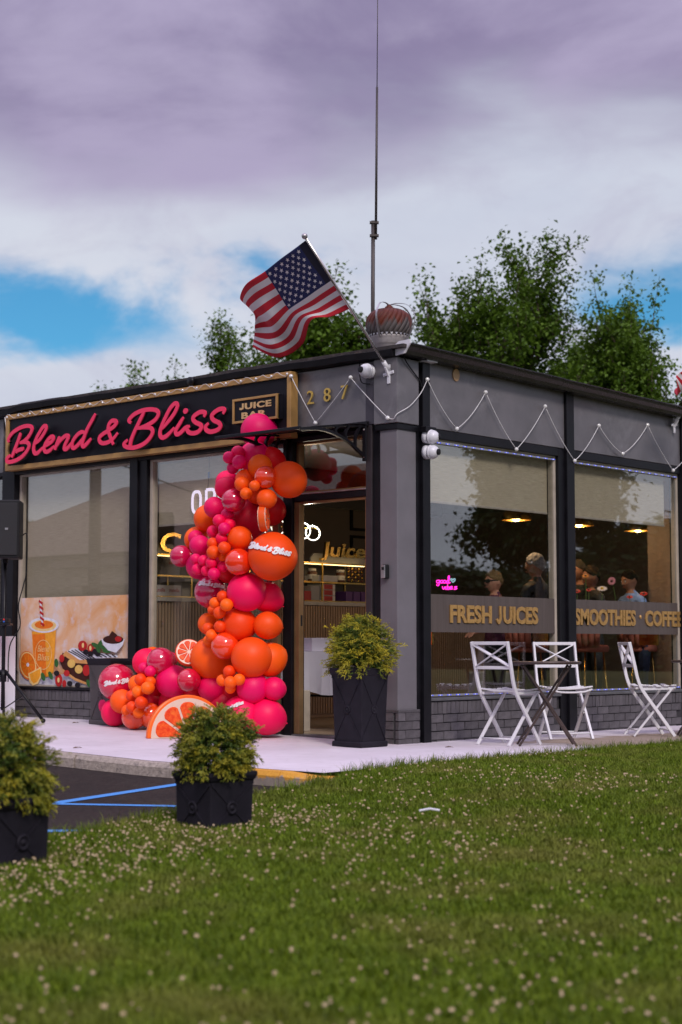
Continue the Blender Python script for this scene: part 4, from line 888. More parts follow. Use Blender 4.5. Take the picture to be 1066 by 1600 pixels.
# ================================================================ balloon garland
def latex(name, col, rough=0.32, coat=0.0, sss=0.0):
    m, t, p = NT(name); oi = t.nodes.new('ShaderNodeObjectInfo'); n = noise(t, 1.5, 2)
    hs = nnode(t, 'ShaderNodeHueSaturation', {'Hue': maprange(t, oi.outputs['Random'], 0, 1, 0.492, 0.506), 'Value': maprange(t, oi.outputs['Random'], 0, 1, 0.88, 1.08), 'Color': (*col, 1)})
    t.links.new(hs.outputs[0], p.inputs['Base Color']); p.inputs['Roughness'].default_value = rough; p.inputs['Coat Weight'].default_value = coat; p.inputs['Coat Roughness'].default_value = 0.03; p.inputs['Coat IOR'].default_value = 1.8
    p.inputs['Specular IOR Level'].default_value = 0.28; p.inputs['Subsurface Weight'].default_value = sss; p.inputs['Subsurface Radius'].default_value = (0.06, 0.02, 0.01); return m
BM = {'P': latex('pink_latex', (0.90, 0.003, 0.095), 0.48), 'O': latex('orange_latex', (0.98, 0.105, 0.004), 0.48), 'D': latex('deep_red_latex', (0.66, 0.003, 0.030), 0.45),
      'PS': latex('clear_pink_balloon', (0.62, 0.004, 0.045), 0.25, 0.8), 'OS': latex('clear_orange_balloon', (0.92, 0.075, 0.005), 0.25, 0.8)}
def balloon_mesh(mat, n, m):
    mb = MB(); prof = []
    for i in range(m + 1):
        a = math.pi * i / m; z = -math.cos(a); r = math.sin(a)
        if z < 0: z *= 1.0 + 0.12 * (-z) ** 2; r *= 1.0 - 0.05 * (-z)
        prof.append((max(r, 0.012), z))
    prof = [(0.05, -1.22), (0.035, -1.16), (0.03, -1.13)] + prof[1:]
    mb.lathe(prof, n); return mb.mesh('balloon', mat, True)
BME = {k: balloon_mesh(v, 28, 18) for k, v in BM.items()}; BMS = {k: balloon_mesh(v, 18, 12) for k, v in BM.items()}
gar = thing('balloon_garland', 'pink and orange balloon garland climbing beside the door and trailing along the window', 'balloon garland', (-1.4, -0.4, 0.0))
WMg = wm_of(gar).inverted()
def zA(l): return [(220 + x / 3.807, 640 + y / 3.807, r / 3.807, c, d) for x, y, r, c, d in l]
def zC(l): return [(230 + x / 4.264, 740 + y / 4.264, r / 4.264, c, d) for x, y, r, c, d in l]
def zD(l): return [(140 + x / 3.135, 880 + y / 3.135, r / 3.135, c, d) for x, y, r, c, d in l]
# centre, radius in photo pixels, colour, distance in front of the facade
BAL = zA([(700, 128, 103, 'P', .20), (525, 285, 36, 'P', .62), (580, 255, 40, 'P', .55), (588, 312, 42, 'P', .66), (548, 348, 35, 'P', .56), (680, 285, 95, 'P', .34), (775, 310, 85, 'D', .24),
  (710, 338, 70, 'O', .55), (745, 402, 66, 'OS', .64), (882, 417, 106, 'O', .45), (622, 412, 56, 'O', .60), (603, 442, 44, 'O', .68), (677, 453, 31, 'O', .76), (627, 499, 35, 'O', .70), (750, 530, 58, 'O', .62), (690, 500, 60, 'O', .42),
  (515, 432, 68, 'P', .36), (510, 468, 66, 'P', .50), (552, 540, 68, 'PS', .64), (440, 582, 62, 'P', .56), (402, 648, 82, 'O', .36), (515, 626, 38, 'P', .62), (465, 660, 36, 'P', .70), (527, 682, 36, 'P', .62), (498, 708, 36, 'P', .72), (430, 726, 36, 'P', .66), (483, 766, 36, 'P', .70),
  (640, 655, 112, 'D', .36), (775, 600, 88, 'D', .22), (640, 560, 70, 'D', .30), (590, 766, 71, 'O', .60), (785, 873, 141, 'O', .52), (428, 796, 34, 'O', .74), (432, 848, 39, 'O', .76), (497, 822, 36, 'O', .76), (487, 876, 26, 'O', .68),
  (335, 772, 74, 'O', .34), (352, 808, 60, 'P', .56), (328, 762, 44, 'P', .46), (240, 872, 64, 'PS', .50), (581, 906, 78, 'OS', .68), (327, 888, 31, 'P', .70), (373, 897, 31, 'P', .72), (422, 910, 35, 'P', .74), (337, 950, 34, 'P', .70), (390, 958, 31, 'P', .72), (436, 977, 36, 'P', .74), (487, 935, 34, 'P', .66),
  (350, 930, 78, 'P', .42), (520, 965, 66, 'D', .42), (470, 850, 90, 'P', .36), (640, 800, 90, 'D', .30)])
BAL += zC([(425, 790, 107, 'PS', .48), (665, 788, 127, 'P', .55), (803, 824, 100, 'P', .34), (503, 818, 38, 'O', .68), (452, 862, 38, 'O', .70), (530, 875, 42, 'O', .74), (483, 926, 40, 'O', .72), (435, 908, 32, 'O', .58), (412, 1000, 72, 'O', .46), (615, 1006, 110, 'O', .54), (803, 1012, 90, 'O', .42), (408, 1032, 39, 'O', .64), (488, 1019, 41, 'O', .70), (432, 1076, 39, 'O', .70), (560, 880, 90, 'D', .36)])
BAL += zD([(665, 405, 66, 'OS', .66), (605, 466, 105, 'O', .50), (795, 462, 97, 'O', .56), (882, 472, 82, 'O', .36), (598, 354, 28, 'O', .74), (585, 380, 28, 'O', .64), (685, 530, 29, 'O', .72), (650, 574, 28, 'O', .72), (690, 584, 30, 'O', .78), (733, 570, 28, 'O', .72), (690, 614, 25, 'O', .68),
  (600, 608, 68, 'P', .50), (545, 560, 48, 'P', .42), (800, 612, 76, 'P', .52), (905, 615, 56, 'P', .40), (745, 745, 94, 'P', .56), (868, 752, 88, 'P', .42), (790, 828, 46, 'P', .44), (660, 690, 80, 'D', .38), (700, 620, 60, 'D', .36), (660, 790, 66, 'D', .40),
  (135, 582, 87, 'PS', .62), (160, 677, 57, 'O', .72), (92, 697, 46, 'P', .50), (125, 760, 66, 'P', .62), (217, 793, 57, 'OS', .74), (250, 570, 29, 'O', .84), (285, 611, 31, 'O', .86), (237, 630, 29, 'O', .86), (253, 682, 30, 'O', .88), (210, 705, 29, 'O', .86), (240, 732, 27, 'O', .84), (186, 722, 29, 'O', .82), (206, 650, 27, 'O', .80), (298, 580, 26, 'O', .78), (236, 592, 44, 'O', .70),
  (280, 486, 67, 'P', .56), (350, 480, 66, 'PS', .66), (397, 470, 34, 'P', .50), (310, 455, 44, 'O', .44), (298, 530, 28, 'P', .78), (267, 512, 26, 'P', .74), (407, 577, 79, 'P', .58), (487, 573, 56, 'PS', .70), (298, 745, 60, 'OS', .62), (290, 690, 66, 'D', .52), (300, 620, 70, 'D', .48), (420, 690, 80, 'D', .44), (520, 640, 60, 'D', .42), (540, 740, 70, 'D', .44), (370, 770, 60, 'D', .46)])
TXT = {}
for k, (x, y, r, c, d) in enumerate(BAL):
    p = ony(x, y, -d); rm = 1.04 * r * depth_of(p) / FPX
    if p[2] - rm < gz(p[0]) + 0.004: p = ony(x, y, -d); p[2] = gz(p[0]) + 0.004 + rm * 0.99
    o = bpy.data.objects.new('balloon', (BME if r > 13 else BMS)[c]); COL.objects.link(o); o.parent = gar
    core = Vector((p[0] + 0.02, -0.30 - 0.1, p[2])); dirv = (Vector(tuple(p)) - core) + Vector((random.uniform(-.1, .1), -0.25, random.uniform(-.12, .12)))
    o.rotation_mode = 'QUATERNION'; o.rotation_quaternion = dirv.normalized().to_track_quat('Z', 'Y'); o.location = WMg @ Vector(tuple(p)); o.scale = (rm, rm, rm * random.uniform(0.99, 1.05))
    TXT[k] = (o, p, rm)
# printed script on four balloons
MT['print'] = M('white_balloon_print', (0.78, 0.76, 0.76), 0.5)
def balloon_logo(k, uo, vo, width, roll, sw):
    o, p, rm = TXT[k]; c = Vector(tuple(p)); f = (Vector(tuple(CAM)) - c).normalized(); rgt = f.cross(Vector((0, 0, 1))).normalized() * -1; up = rgt.cross(f) * -1
    up = f.cross(rgt) if f.cross(rgt).z > 0 else -f.cross(rgt)
    def fn(u, v, w):
        a, b = u * math.cos(roll) - v * math.sin(roll) + uo, u * math.sin(roll) + v * math.cos(roll) + vo
        q = a * a + b * b; z = math.sqrt(max(0.02, 1 - min(q, 0.98))); d = (rgt * a + up * b + f * z).normalized()
        return c + d * rm * (1.055 + w)
    mb = MB(); logo(mb, lambda u, v, w: fn(u, v * 1.35, w * 3), width, sw); mb.obj('printed_script', MT['print'], gar)
idx = {(round(x), round(y)): i for i, (x, y, r, c, d) in enumerate(BAL)}
def near(x, y): return min(range(len(BAL)), key=lambda i: (BAL[i][0] - x) ** 2 + (BAL[i][1] - y) ** 2)
balloon_logo(near(426, 869), -0.10, 0.28, 1.62, R_(-12), 0.050); balloon_logo(near(183, 1065), 0.10, 0.02, 1.5, R_(8), 0.05); balloon_logo(near(330, 925), 0.05, 0.42, 1.45, R_(-8), 0.055); balloon_logo(near(378, 1118), -0.35, 0.45, 0.9, R_(20), 0.05)
# ================================================================ orange slice decorations
SLM = dict(rind=latex('slice_rind_print', (0.80, 0.10, 0.012), 0.35), pith=M('slice_pith_print', (0.72, 0.52, 0.40), 0.4, var=0.05), flesh=None)
def fleshm():
    m, t, p = NT('slice_flesh_print'); n = noise(t, 30, 4, 0.6, stretch=(1, 1, 1)); n2 = noise(t, 9, 3)
    c = mixc(t, maprange(t, n, 0.35, 0.65), (0.70, 0.035, 0.006), (0.86, 0.13, 0.02)); c = mixc(t, maprange(t, n2, 0.6, 0.8, 0, 0.5), c, (0.90, 0.28, 0.04)); t.links.new(c, p.inputs['Base Color']); p.inputs['Roughness'].default_value = 0.45; p.inputs['Specular IOR Level'].default_value = 0.2; return m
SLM['flesh'] = fleshm()
def orange_slice(label, centre, R, normal, half=False, nseg=9, spin=0.0):
    t = thing('orange_slice_decoration', label, 'decoration', tuple(centre)); nrm = Vector(normal).normalized(); ux = Vector((0, 0, 1)).cross(nrm).normalized(); uy = nrm.cross(ux); c = Vector(tuple(centre))
    fn = lambda u, v, w: c + ux * u + uy * v + nrm * w
    A0, A1 = (0, math.pi) if half else (0, 2 * math.pi)
    def disc(r, n=40): 
        pts = [(r * math.cos(a), r * math.sin(a)) for a in np.linspace(A0, A1, n)]; return pts if half else pts[:-1]
    mb = MB(); mb.prism(disc(R), fn, -0.03, 0.03); mb.obj('rind', SLM['rind'], t, bevel=0.012)
    mb = MB(); mb.prism(disc(R * 0.92), fn, -0.034, 0.034); mb.obj('pith', SLM['pith'], t)
    for k in range(nseg):
        w = (A1 - A0) / nseg; a = A0 + (k + 0.5) * w + spin; hw = w * 0.44
        pts = [(R * 0.09 * math.cos(a), R * 0.09 * math.sin(a))]
        for s in np.linspace(-1, 1, 9): rr = R * (0.83 - 0.10 * abs(s) ** 3); pts.append((rr * math.cos(a + hw * s), rr * math.sin(a + hw * s)))
        mb = MB(); mb.prism(pts, fn, -0.042, 0.042); mb.obj('segment', SLM['flesh'], t, bevel=0.006)
    return t
q = onz(293, 1150, 0.055); orange_slice('large half orange slice cut-out standing on the pavement behind cypress planter', (q[0], q[1], gz(q[0]) + 0.0), 0.375, (0.93, -0.38, 0.10), True, 5)
q = ony(295, 1020, -0.62); orange_slice('round orange slice cut-out tucked among the low balloons', q, 0.125, (0.95, -0.75, 0.35), False, 9)
q = ony(412, 810, -0.62); orange_slice('orange slice seen edge-on above the large printed orange balloon', q, 0.118, (0.75, 0.52, 0.05), False, 9)
# ================================================================ planters
def planter(name, label, s, h, taper, mat, group, base=True):
    t = thing(name, label, 'planter', (0, 0, 0), 0, group); a = s / 2; b = a * taper; hb = h - 0.05 * h / 0.4 if h < 0.5 else h - 0.055
    z0 = 0.045 if base else 0.0
    mb = MB(); mb.hexa([(-b, -b, z0), (b, -b, z0), (b, b, z0), (-b, b, z0), (-a, -a, hb), (a, -a, hb), (a, a, hb), (-a, a, hb)]); body = mb.obj('body', mat, t, bevel=0.006)
    mb = MB(); o, i = a + 0.022, a - 0.015
    for p, q in (((-o, -o), (o, -o)), ((o, -o), (o, o)), ((o, o), (-o, o)), ((-o, o), (-o, -o))):
        pass
    prof = [(a - 0.004, hb - 0.012), (a + 0.008, hb), (a + 0.016, hb + (h - hb) * 0.55), (a + 0.015, h), (a - 0.018, h), (a - 0.022, h - 0.06), (a - 0.006, h - 0.07)]
    q = []
    for sx, sy in ((-1, -1), (1, -1), (1, 1), (-1, 1)):
        for r, z in prof: q.append((sx * r, sy * r, z))
    k = len(prof); fs = []
    for c in range(4):
        for j in range(k): fs.append((c * k + j, c * k + (j + 1) % k, ((c + 1) % 4) * k + (j + 1) % k, ((c + 1) % 4) * k + j))
    mb.add(q, fs); mb.obj('rim', mat, t, bevel=0.004)
    if base:
        mb = MB(); mb.box((-b - 0.018, -b - 0.018, 0), (b + 0.018, b + 0.018, 0.05)); mb.obj('foot', mat, t, bevel=0.012)
    mb = MB(); mb.box((-a + 0.02, -a + 0.02, h - 0.10), (a - 0.02, a - 0.02, h - 0.035)); mb.obj('soil', MT['soil'], t)
    zc = z0 + (hb - z0) * 0.48
    for f in range(4):
        Rm = Matrix.Rotation(f * math.pi / 2, 3, 'Z')
        def fn(u, v, w): 
            r = b + (a - b) * (v - z0) / (hb - z0); return Rm @ Vector((u * r, -r - w, v))
        mb = MB()
        for e in ((-0.97, z0 + 0.015), (0.97, z0 + 0.015), (-0.97, hb - 0.015), (0.97, hb - 0.015)):
            u0, v0 = e[0] * 0.18, zc + (e[1] - zc) * 0.18
            mb.strip([(u0 / a * 0.17 * 0 + u0, v0), e], 0.018, lambda u, v, w: fn(u, v, w), -0.002, 0.0045, taper=False)
        mb.obj('cross_rib', mat, body)
        mb = MB(); c = fn(0, zc, 0.0); Mo = (Rm @ Vector((0, -1, 0))).to_track_quat('Z', 'Y').to_matrix(); rr = 0.035
        mb.lathe([(rr * 1.0, -0.003), (rr * 1.0, 0.007), (rr * 0.75, 0.011), (rr * 0.6, 0.004), (rr * 0.35, 0.004), (rr * 0.25, 0.010), (0.001, 0.011)], 20, c, Mo); mb.obj('rosette', mat, body, smooth_=True)
    return t
tp = onz(565, 1169, 0.0)
pl1 = planter('tall_planter', 'tall black square planter with crossed ribs beside the shop door', 0.335, 0.655, 0.90, MT['planter'], None); place(pl1, (tp[0] - 0.155, tp[1] + 0.155, 0.0))
pl2 = planter('low_planter', 'low black square planter in front of the half orange slice', 0.285, 0.31, 0.96, MT['planter'], None, base=False); mp = onz(333, 1303, -0.105); M2 = (mp[0] - 0.137, mp[1] + 0.137, -0.115); place(pl2, M2, R_(-4))
M3 = CAM + ray(39, 1345) * 6.95; M3 = np.array((M3[0] - 0.15, M3[1] - 0.02, -0.125))
pl3 = copy_tree(pl2); pl3['label'] = 'low black square planter at the lawn edge below the speaker stand'; place(pl3, M3, R_(5), 1.03)
tb = onz(150, 1136, 0.08)
pl4 = planter('tall_planter', 'empty brown planter with black rim under the window poster', 0.33, 0.64, 0.88, MT['planterb'], None)
for ch in pl4.children:
    if ch.name.startswith('rim'): ch.data.materials[0] = MT['planter']
b4 = ony(178, 1080, -0.42); place(pl4, (b4[0] - 0.02, -0.42, gz(b4[0])))
# ---- golden thread cypress: drooping forked sprays
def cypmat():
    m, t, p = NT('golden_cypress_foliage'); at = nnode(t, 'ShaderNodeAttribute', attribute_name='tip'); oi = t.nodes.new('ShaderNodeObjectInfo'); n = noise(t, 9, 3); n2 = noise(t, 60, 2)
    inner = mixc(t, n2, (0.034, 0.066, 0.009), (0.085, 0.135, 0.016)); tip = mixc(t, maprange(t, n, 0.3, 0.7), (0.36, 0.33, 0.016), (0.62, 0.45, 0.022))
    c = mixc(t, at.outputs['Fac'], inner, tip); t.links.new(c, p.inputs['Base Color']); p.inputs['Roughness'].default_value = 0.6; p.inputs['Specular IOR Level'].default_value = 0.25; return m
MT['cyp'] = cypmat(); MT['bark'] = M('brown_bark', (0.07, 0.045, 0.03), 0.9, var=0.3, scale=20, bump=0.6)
def shrub(label, base, rx, hgt, seed, nspr=900, gold=1.0, group=None, flat=0.62):
    rnd = random.Random(seed); t = thing('cypress_shrub', label, 'shrub', tuple(base), 0, group)
    mb = MB(); c0 = Vector(tuple(base))
    lobes = [(Vector((rnd.uniform(-.45, .45) * rx, rnd.uniform(-.45, .45) * rx, hgt * rnd.uniform(0.25, 0.8))), rnd.uniform(0.35, 0.6)) for _ in range(9)]
    def leafstrip(p, d, ln, w, a0, a1):
        d = d.normalized(); s = d.cross(Vector((rnd.uniform(-1, 1), rnd.uniform(-1, 1), rnd.uniform(-.3, 1)))).normalized(); dn = Vector((0, 0, -1))
        p1 = p + d * ln * 0.55; p2 = p1 + (d * 0.6 + dn * 0.55).normalized() * ln * 0.5
        b = len(mb.v); mb.v += [tuple(p - s * w * .6), tuple(p + s * w * .6), tuple(p1 + s * w), tuple(p1 - s * w), tuple(p2)]
        mb.a += [a0, a0, (a0 + a1) / 2, (a0 + a1) / 2, a1]; mb.f += [(b, b + 1, b + 2, b + 3), (b + 3, b + 2, b + 4)]; mb.m += [0, 0]; return p1, p2
    def egg(th, cz, depth):
        rr = math.sqrt(max(0.0, 1 - max(cz, -0.2) ** 2)) if cz > 0 else 1.0 - 0.25 * cz * cz
        lump = 1 + 0.10 * math.sin(3 * th + seed) + 0.08 * math.sin(5 * th + 4 * cz + seed * 2)
        return Vector((rx * rr * lump * depth * math.cos(th), rx * rr * lump * depth * math.sin(th), hgt * (0.36 + (0.64 if cz > 0 else 0.5) * cz * depth * (0.9 + .1 * lump)))) + c0, Vector((math.cos(th) * rr, math.sin(th) * rr, cz * 0.9 + 0.25)).normalized()
    clumps = []
    for k in range(78):
        th = k * 2.39996 + rnd.uniform(-.25, .25); cz = -0.68 + 1.66 * ((k + 0.5) / 78) + rnd.uniform(-.06, .06); clumps.append((egg(th, min(cz, 0.97), rnd.uniform(0.74, 1.04)), rnd.uniform(0.5, 1.1)))
    for k in range(nspr):
        if k % 5 == 0:
            pos, out = egg(rnd.uniform(0, 6.28), rnd.uniform(-.65, .95), rnd.uniform(0.35, 0.80)); g = 0.0
        else:
            (pc, out), gc = clumps[k % len(clumps)]; off = Vector((rnd.gauss(0, 1), rnd.gauss(0, 1), rnd.gauss(0, 0.8))) * rx * 0.125; pos = pc + off
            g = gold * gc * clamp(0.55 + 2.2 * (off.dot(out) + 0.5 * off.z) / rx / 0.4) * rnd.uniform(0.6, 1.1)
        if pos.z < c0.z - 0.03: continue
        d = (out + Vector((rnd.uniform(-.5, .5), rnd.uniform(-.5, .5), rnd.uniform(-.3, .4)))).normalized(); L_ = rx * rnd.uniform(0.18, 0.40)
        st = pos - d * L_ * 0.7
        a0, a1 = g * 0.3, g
        p1, p2 = leafstrip(st, d, L_, 0.0032, a0, a1)
        for j in range(7):
            f = rnd.uniform(0.15, 1.0); q = st + (p1 - st) * min(1, f * 1.6) if f < 0.6 else p1 + (p2 - p1) * (f - 0.6) / 0.4
            dd = (d + Vector((rnd.uniform(-1, 1), rnd.uniform(-1, 1), rnd.uniform(-.7, .5)))).normalized(); r1, r2 = leafstrip(q, dd, L_ * rnd.uniform(0.35, 0.6), 0.0030, g * (0.4 + 0.4 * f), g * rnd.uniform(0.8, 1.1))
            if rnd.random() < 0.6: leafstrip(r1, (dd + Vector((rnd.uniform(-1, 1), rnd.uniform(-1, 1), rnd.uniform(-.6, .4)))).normalized(), L_ * 0.28, 0.0026, g * .8, g)
    mb.obj('foliage', MT['cyp'], t, fix=False)
    mb = MB(); mb.tube([c0 + Vector((0, 0, -0.05)), c0 + Vector((0.01, 0, hgt * 0.5)), c0 + Vector((0, .01, hgt * 0.9))], [0.014, 0.010, 0.003], 7)
    for j in range(14):
        th = rnd.uniform(0, 6.28); z = rnd.uniform(0.05, 0.6) * hgt; mb.tube([c0 + Vector((0, 0, z)), c0 + Vector((rx * .4 * math.cos(th), rx * .4 * math.sin(th), z + 0.08 * hgt)), c0 + Vector((rx * .8 * math.cos(th), rx * .8 * math.sin(th), z + 0.12 * hgt))], [0.006, 0.004, 0.0015], 5)
    mb.obj('stem', MT['bark'], t); return t
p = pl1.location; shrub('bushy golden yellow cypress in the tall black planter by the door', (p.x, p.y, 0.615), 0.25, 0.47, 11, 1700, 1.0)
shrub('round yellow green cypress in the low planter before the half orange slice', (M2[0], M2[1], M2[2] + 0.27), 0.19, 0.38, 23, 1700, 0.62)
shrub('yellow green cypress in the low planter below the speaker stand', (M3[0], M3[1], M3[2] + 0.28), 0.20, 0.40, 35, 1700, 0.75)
# ================================================================ folding bistro chairs and tables
def make_chair():
    t = thing('folding_chair', 'white folding bistro chair', 'chair', (0, 0, 0), 0, None); W = 0.20; sh = 0.455
    # local: faces +x, width along y
    for s in (-1, 1):
        y = s * W; mb = MB()
        P = smooth([(-0.235, 0.875), (-0.18, 0.62), (-0.155, 0.52), (-0.115, sh - 0.02), (0.02, 0.235), (0.185, 0.0)], 4)
        for a, b in zip(P, P[1:]): pass
        mb.strip([(-0.235, 0.875), (-0.185, 0.64), (-0.16, 0.53), (-0.115, sh - 0.03), (0.02, 0.235), (0.185, 0.0)], 0.030, lambda u, v, w: (u, y + w, v), -0.010, 0.010, taper=False); mb.obj('upright', MT['white'], t, bevel=0.003)
        y2 = s * (W - 0.026); mb = MB(); mb.bar((0.17, y2, sh - 0.012), (-0.20, y2, 0.0), 0.018, 0.028, (0, 1, 0)); mb.obj('leg', MT['white'], t, bevel=0.003)
        mb = MB(); mb.bar((-0.13, y2, sh - 0.018), (0.20, y2, sh - 0.010), 0.016, 0.022); mb.obj('seat_rail', MT['white'], t, bevel=0.002)
        mb = MB(); mb.lathe([(0.001, -0.012), (0.010, -0.012), (0.010, 0.012), (0.001, 0.012)], 10, (0.02, s * (W - 0.012), 0.232), Matrix.Rotation(math.pi / 2, 3, 'X')); mb.obj('pivot', MT['steel'], t)
    for z, x in ((0.862, -0.232), (0.655, -0.188)):
        mb = MB(); mb.bar((x, -W, z), (x, W, z), 0.022, 0.028); mb.obj('back_rail', MT['white'], t, bevel=0.003)
    for s in (-1, 1):
        mb = MB(); mb.bar((-0.190, -s * (W - 0.015), 0.668), (-0.230 + 0.002 * s, s * (W - 0.015), 0.850), 0.010 + 0.002 * s, 0.034, (1, 0, 0.2)); mb.obj('back_cross', MT['white'], t, bevel=0.002)
    for k in range(5):
        x = -0.105 + k * 0.072; z = sh + 0.004 + 0.010 * abs(k - 2.0) / 2; mb = MB(); n = 8; q = []
        for i in range(n + 1):
            yy_ = -W + 2 * W * i / n * 1.0; dz = -0.018 * math.cos(math.pi * (i / n - 0.5))
            q += [(x - 0.024, yy_, z + dz), (x + 0.024, yy_, z + dz), (x - 0.024, yy_, z + dz + 0.012), (x + 0.024, yy_, z + dz + 0.012)]
        fs = [(0, 1, 3, 2), (4 * n, 4 * n + 2, 4 * n + 3, 4 * n + 1)]
        for i in range(n): a = 4 * i; b = a + 4; fs += [(a, b, b + 1, a + 1), (a + 2, a + 3, b + 3, b + 2), (a, a + 2, b + 2, b), (a + 1, b + 1, b + 3, a + 3)]
        mb.add(q, fs); mb.obj('seat_slat', MT['white'], t, bevel=0.002)
    for x, z, w in ((0.15, 0.055, W), (-0.155, 0.055, W - 0.03)):
        mb = MB(); mb.tube([(x, -w, z), (x, w, z)], 0.008, 8); mb.obj('stretcher', MT['white'], t, smooth_=True)
    mb = MB(); mb.tube(smooth([(0.19, -W, sh - 0.005), (0.195, -W * .5, sh - 0.03), (0.195, W * .5, sh - 0.03), (0.19, W, sh - 0.005)], 4), 0.009, 8); mb.obj('front_rail', MT['white'], t, smooth_=True)
    return t
ch1 = make_chair()
ch1['label'] = 'white folding chair with its crossed back towards the corner pillar'
c1 = onz(787, 1161, 0.0); place(ch1, (0.71, 0.62, 0.0), R_(86))
ch2 = copy_tree(ch1); ch2['label'] = 'white folding chair between the round brown table and the window'; place(ch2, (0.56, 1.67, 0.0), R_(-34))
ch3 = copy_tree(ch1); ch3['label'] = 'white folding chair seen from its side, apart from the round brown table'; place(ch3, (0.82, 2.70, 0.0), R_(47))
def make_table():
    t = thing('bistro_table', 'dark brown round folding bistro table', 'table', (0, 0, 0)); h = 0.71
    mb = MB(); mb.lathe([(0.001, 0), (0.285, 0), (0.298, 0.006), (0.30, 0.016), (0.296, 0.024), (0.001, 0.026)], 40, (0, 0, h - 0.026), caps=False); mb.obj('table_top', MT['brown'], t, smooth_=False)
    for s in (-1, 1):
        for k, y in ((1, 0.16), (-1, 0.14)):
            mb = MB(); mb.bar((-k * 0.20, s * y, h - 0.03), (k * 0.24, s * y, 0.0), 0.018, 0.034, (0, 1, 0)); mb.obj('leg', MT['brown'], t, bevel=0.003)
    for x, z, y in ((0.21, 0.06, 0.16), (-0.21, 0.06, 0.14), (-0.195, h - 0.045, 0.16), (0.195, h - 0.045, 0.14), (0.02, 0.345, 0.16)):
        mb = MB(); mb.tube([(x, -y, z), (x, y, z)], 0.008, 8); mb.obj('stretcher', MT['brown'], t, smooth_=True)
    return t
tb1 = make_table(); tb1['label'] = 'dark brown round folding bistro table between the white chairs'; tc_ = CAM + ray(853, 1040) * 14.05; place(tb1, (tc_[0], tc_[1], 0.0), R_(40))
tb2 = copy_tree(tb1); tb2['label'] = 'brown bistro table in front of the side-on white chair'; q = onx(1095, 1100, 1.25); place(tb2, (1.25, q[1] + 0.06, 0), R_(35))
# ================================================================ loudspeaker on tripod, with mixer shelf
fpt = onz(64, 1141, 0.086); bs = ony(4, 1120, -0.95); SB = np.array((bs[0], -0.95, 0.086))
st = thing('speaker_stand', 'black tripod loudspeaker stand beside the window poster', 'speaker stand', tuple(SB))
mb = MB(); mb.tube([SB + (0, 0, 0.12), SB + (0, 0, 1.62)], 0.019, 12); mb.obj('pole', MT['black'], st, smooth_=True)
mb = MB(); mb.tube([SB + (0, 0, 0.40), SB + (0, 0, 0.52)], 0.034, 12); mb.obj('collar', MT['black'], st, smooth_=True); mb = MB(); mb.tube([SB + (0, 0, 0.95), SB + (0, 0, 1.03)], 0.028, 12); mb.obj('clutch', MT['black'], st, smooth_=True)
for k in range(3):
    a = math.atan2(RT[1], RT[0]) - 0.35 + k * 2 * math.pi / 3; d = np.array((math.cos(a), math.sin(a), 0)); mb = MB(); mb.tube([SB + d * 0.03 + (0, 0, 0.50), SB + d * 0.46 + (0, 0, 0.022)], 0.016, 10); lg = mb.obj('leg', MT['black'], st, smooth_=True)
    mb = MB(); mb.ball(SB + d * 0.46 + (0, 0, 0.024), 0.024, 12, 8); mb.obj('rubber_foot', MT['rubber'], lg, smooth_=True); mb = MB(); mb.bar(SB + d * 0.02 + (0, 0, 0.14), SB + d * 0.24 + (0, 0, 0.27), 0.016, 0.008); mb.obj('brace', MT['black'], lg)
top = SB + (0, 0, 1.60); Rz = math.atan2(RT[1], RT[0])
sp = thing('loudspeaker', 'black loudspeaker cabinet on the tripod stand', 'loudspeaker', tuple(top), Rz)
mb = MB(); mb.hexa([(-.17, -.16, 0.02), (.17, -.16, 0.02), (.15, .15, 0.02), (-.15, .15, 0.02), (-.17, -.16, .60), (.17, -.16, .60), (.15, .15, .60), (-.15, .15, .60)]); mb.obj('cabinet', MT['rubber'], sp, bevel=0.015, local=True)
mb = MB(); mb.box((-.15, -.172, 0.05), (.15, -.161, .57)); mb.obj('grille', M('speaker_grille', (0.02, 0.02, 0.021), 0.7, bump=0.8, bscale=300), sp, bevel=0.006, local=True)
mb = MB(); mb.box((0.03, -.176, .30), (.06, -.1725, .32)); mb.obj('badge', MT['steel'], sp, local=True); mb = MB(); mb.tube([(0, 0, -0.02), (0, 0, 0.03)], 0.03, 12); mb.obj('socket', MT['black'], sp, local=True)
mx_ = thing('mixer_shelf', 'small mixer with blue and red buttons on a black shelf on the stand', 'audio mixer', tuple(SB + (0, 0, 0.98)), Rz)
mb = MB(); mb.box((-.20, -.06, -0.02), (.07, .10, 0.0)); mb.obj('shelf', MT['black'], mx_, local=True, bevel=0.004); mb = MB(); mb.box((-.18, -.05, 0.001), (.05, .09, 0.05)); mb.obj('mixer', MT['rubber'], mx_, local=True, bevel=0.006)
KC = [M('blue_knob', (0.02, 0.10, 0.4), 0.4), M('red_knob', (0.5, 0.02, 0.02), 0.4), M('white_knob', (0.6, 0.6, 0.6), 0.4)]
for k in range(8):
    mb = MB(); x = -.16 + (k % 4) * 0.05; z = 0.015 + (k // 4) * 0.022; mb.lathe([(0.009, 0), (0.009, 0.010), (0.001, 0.011)], 10, (x + 0.02, -.05, z), Matrix.Rotation(math.pi / 2, 3, 'X')); mb.obj('knob', KC[k % 3], mx_, local=True)
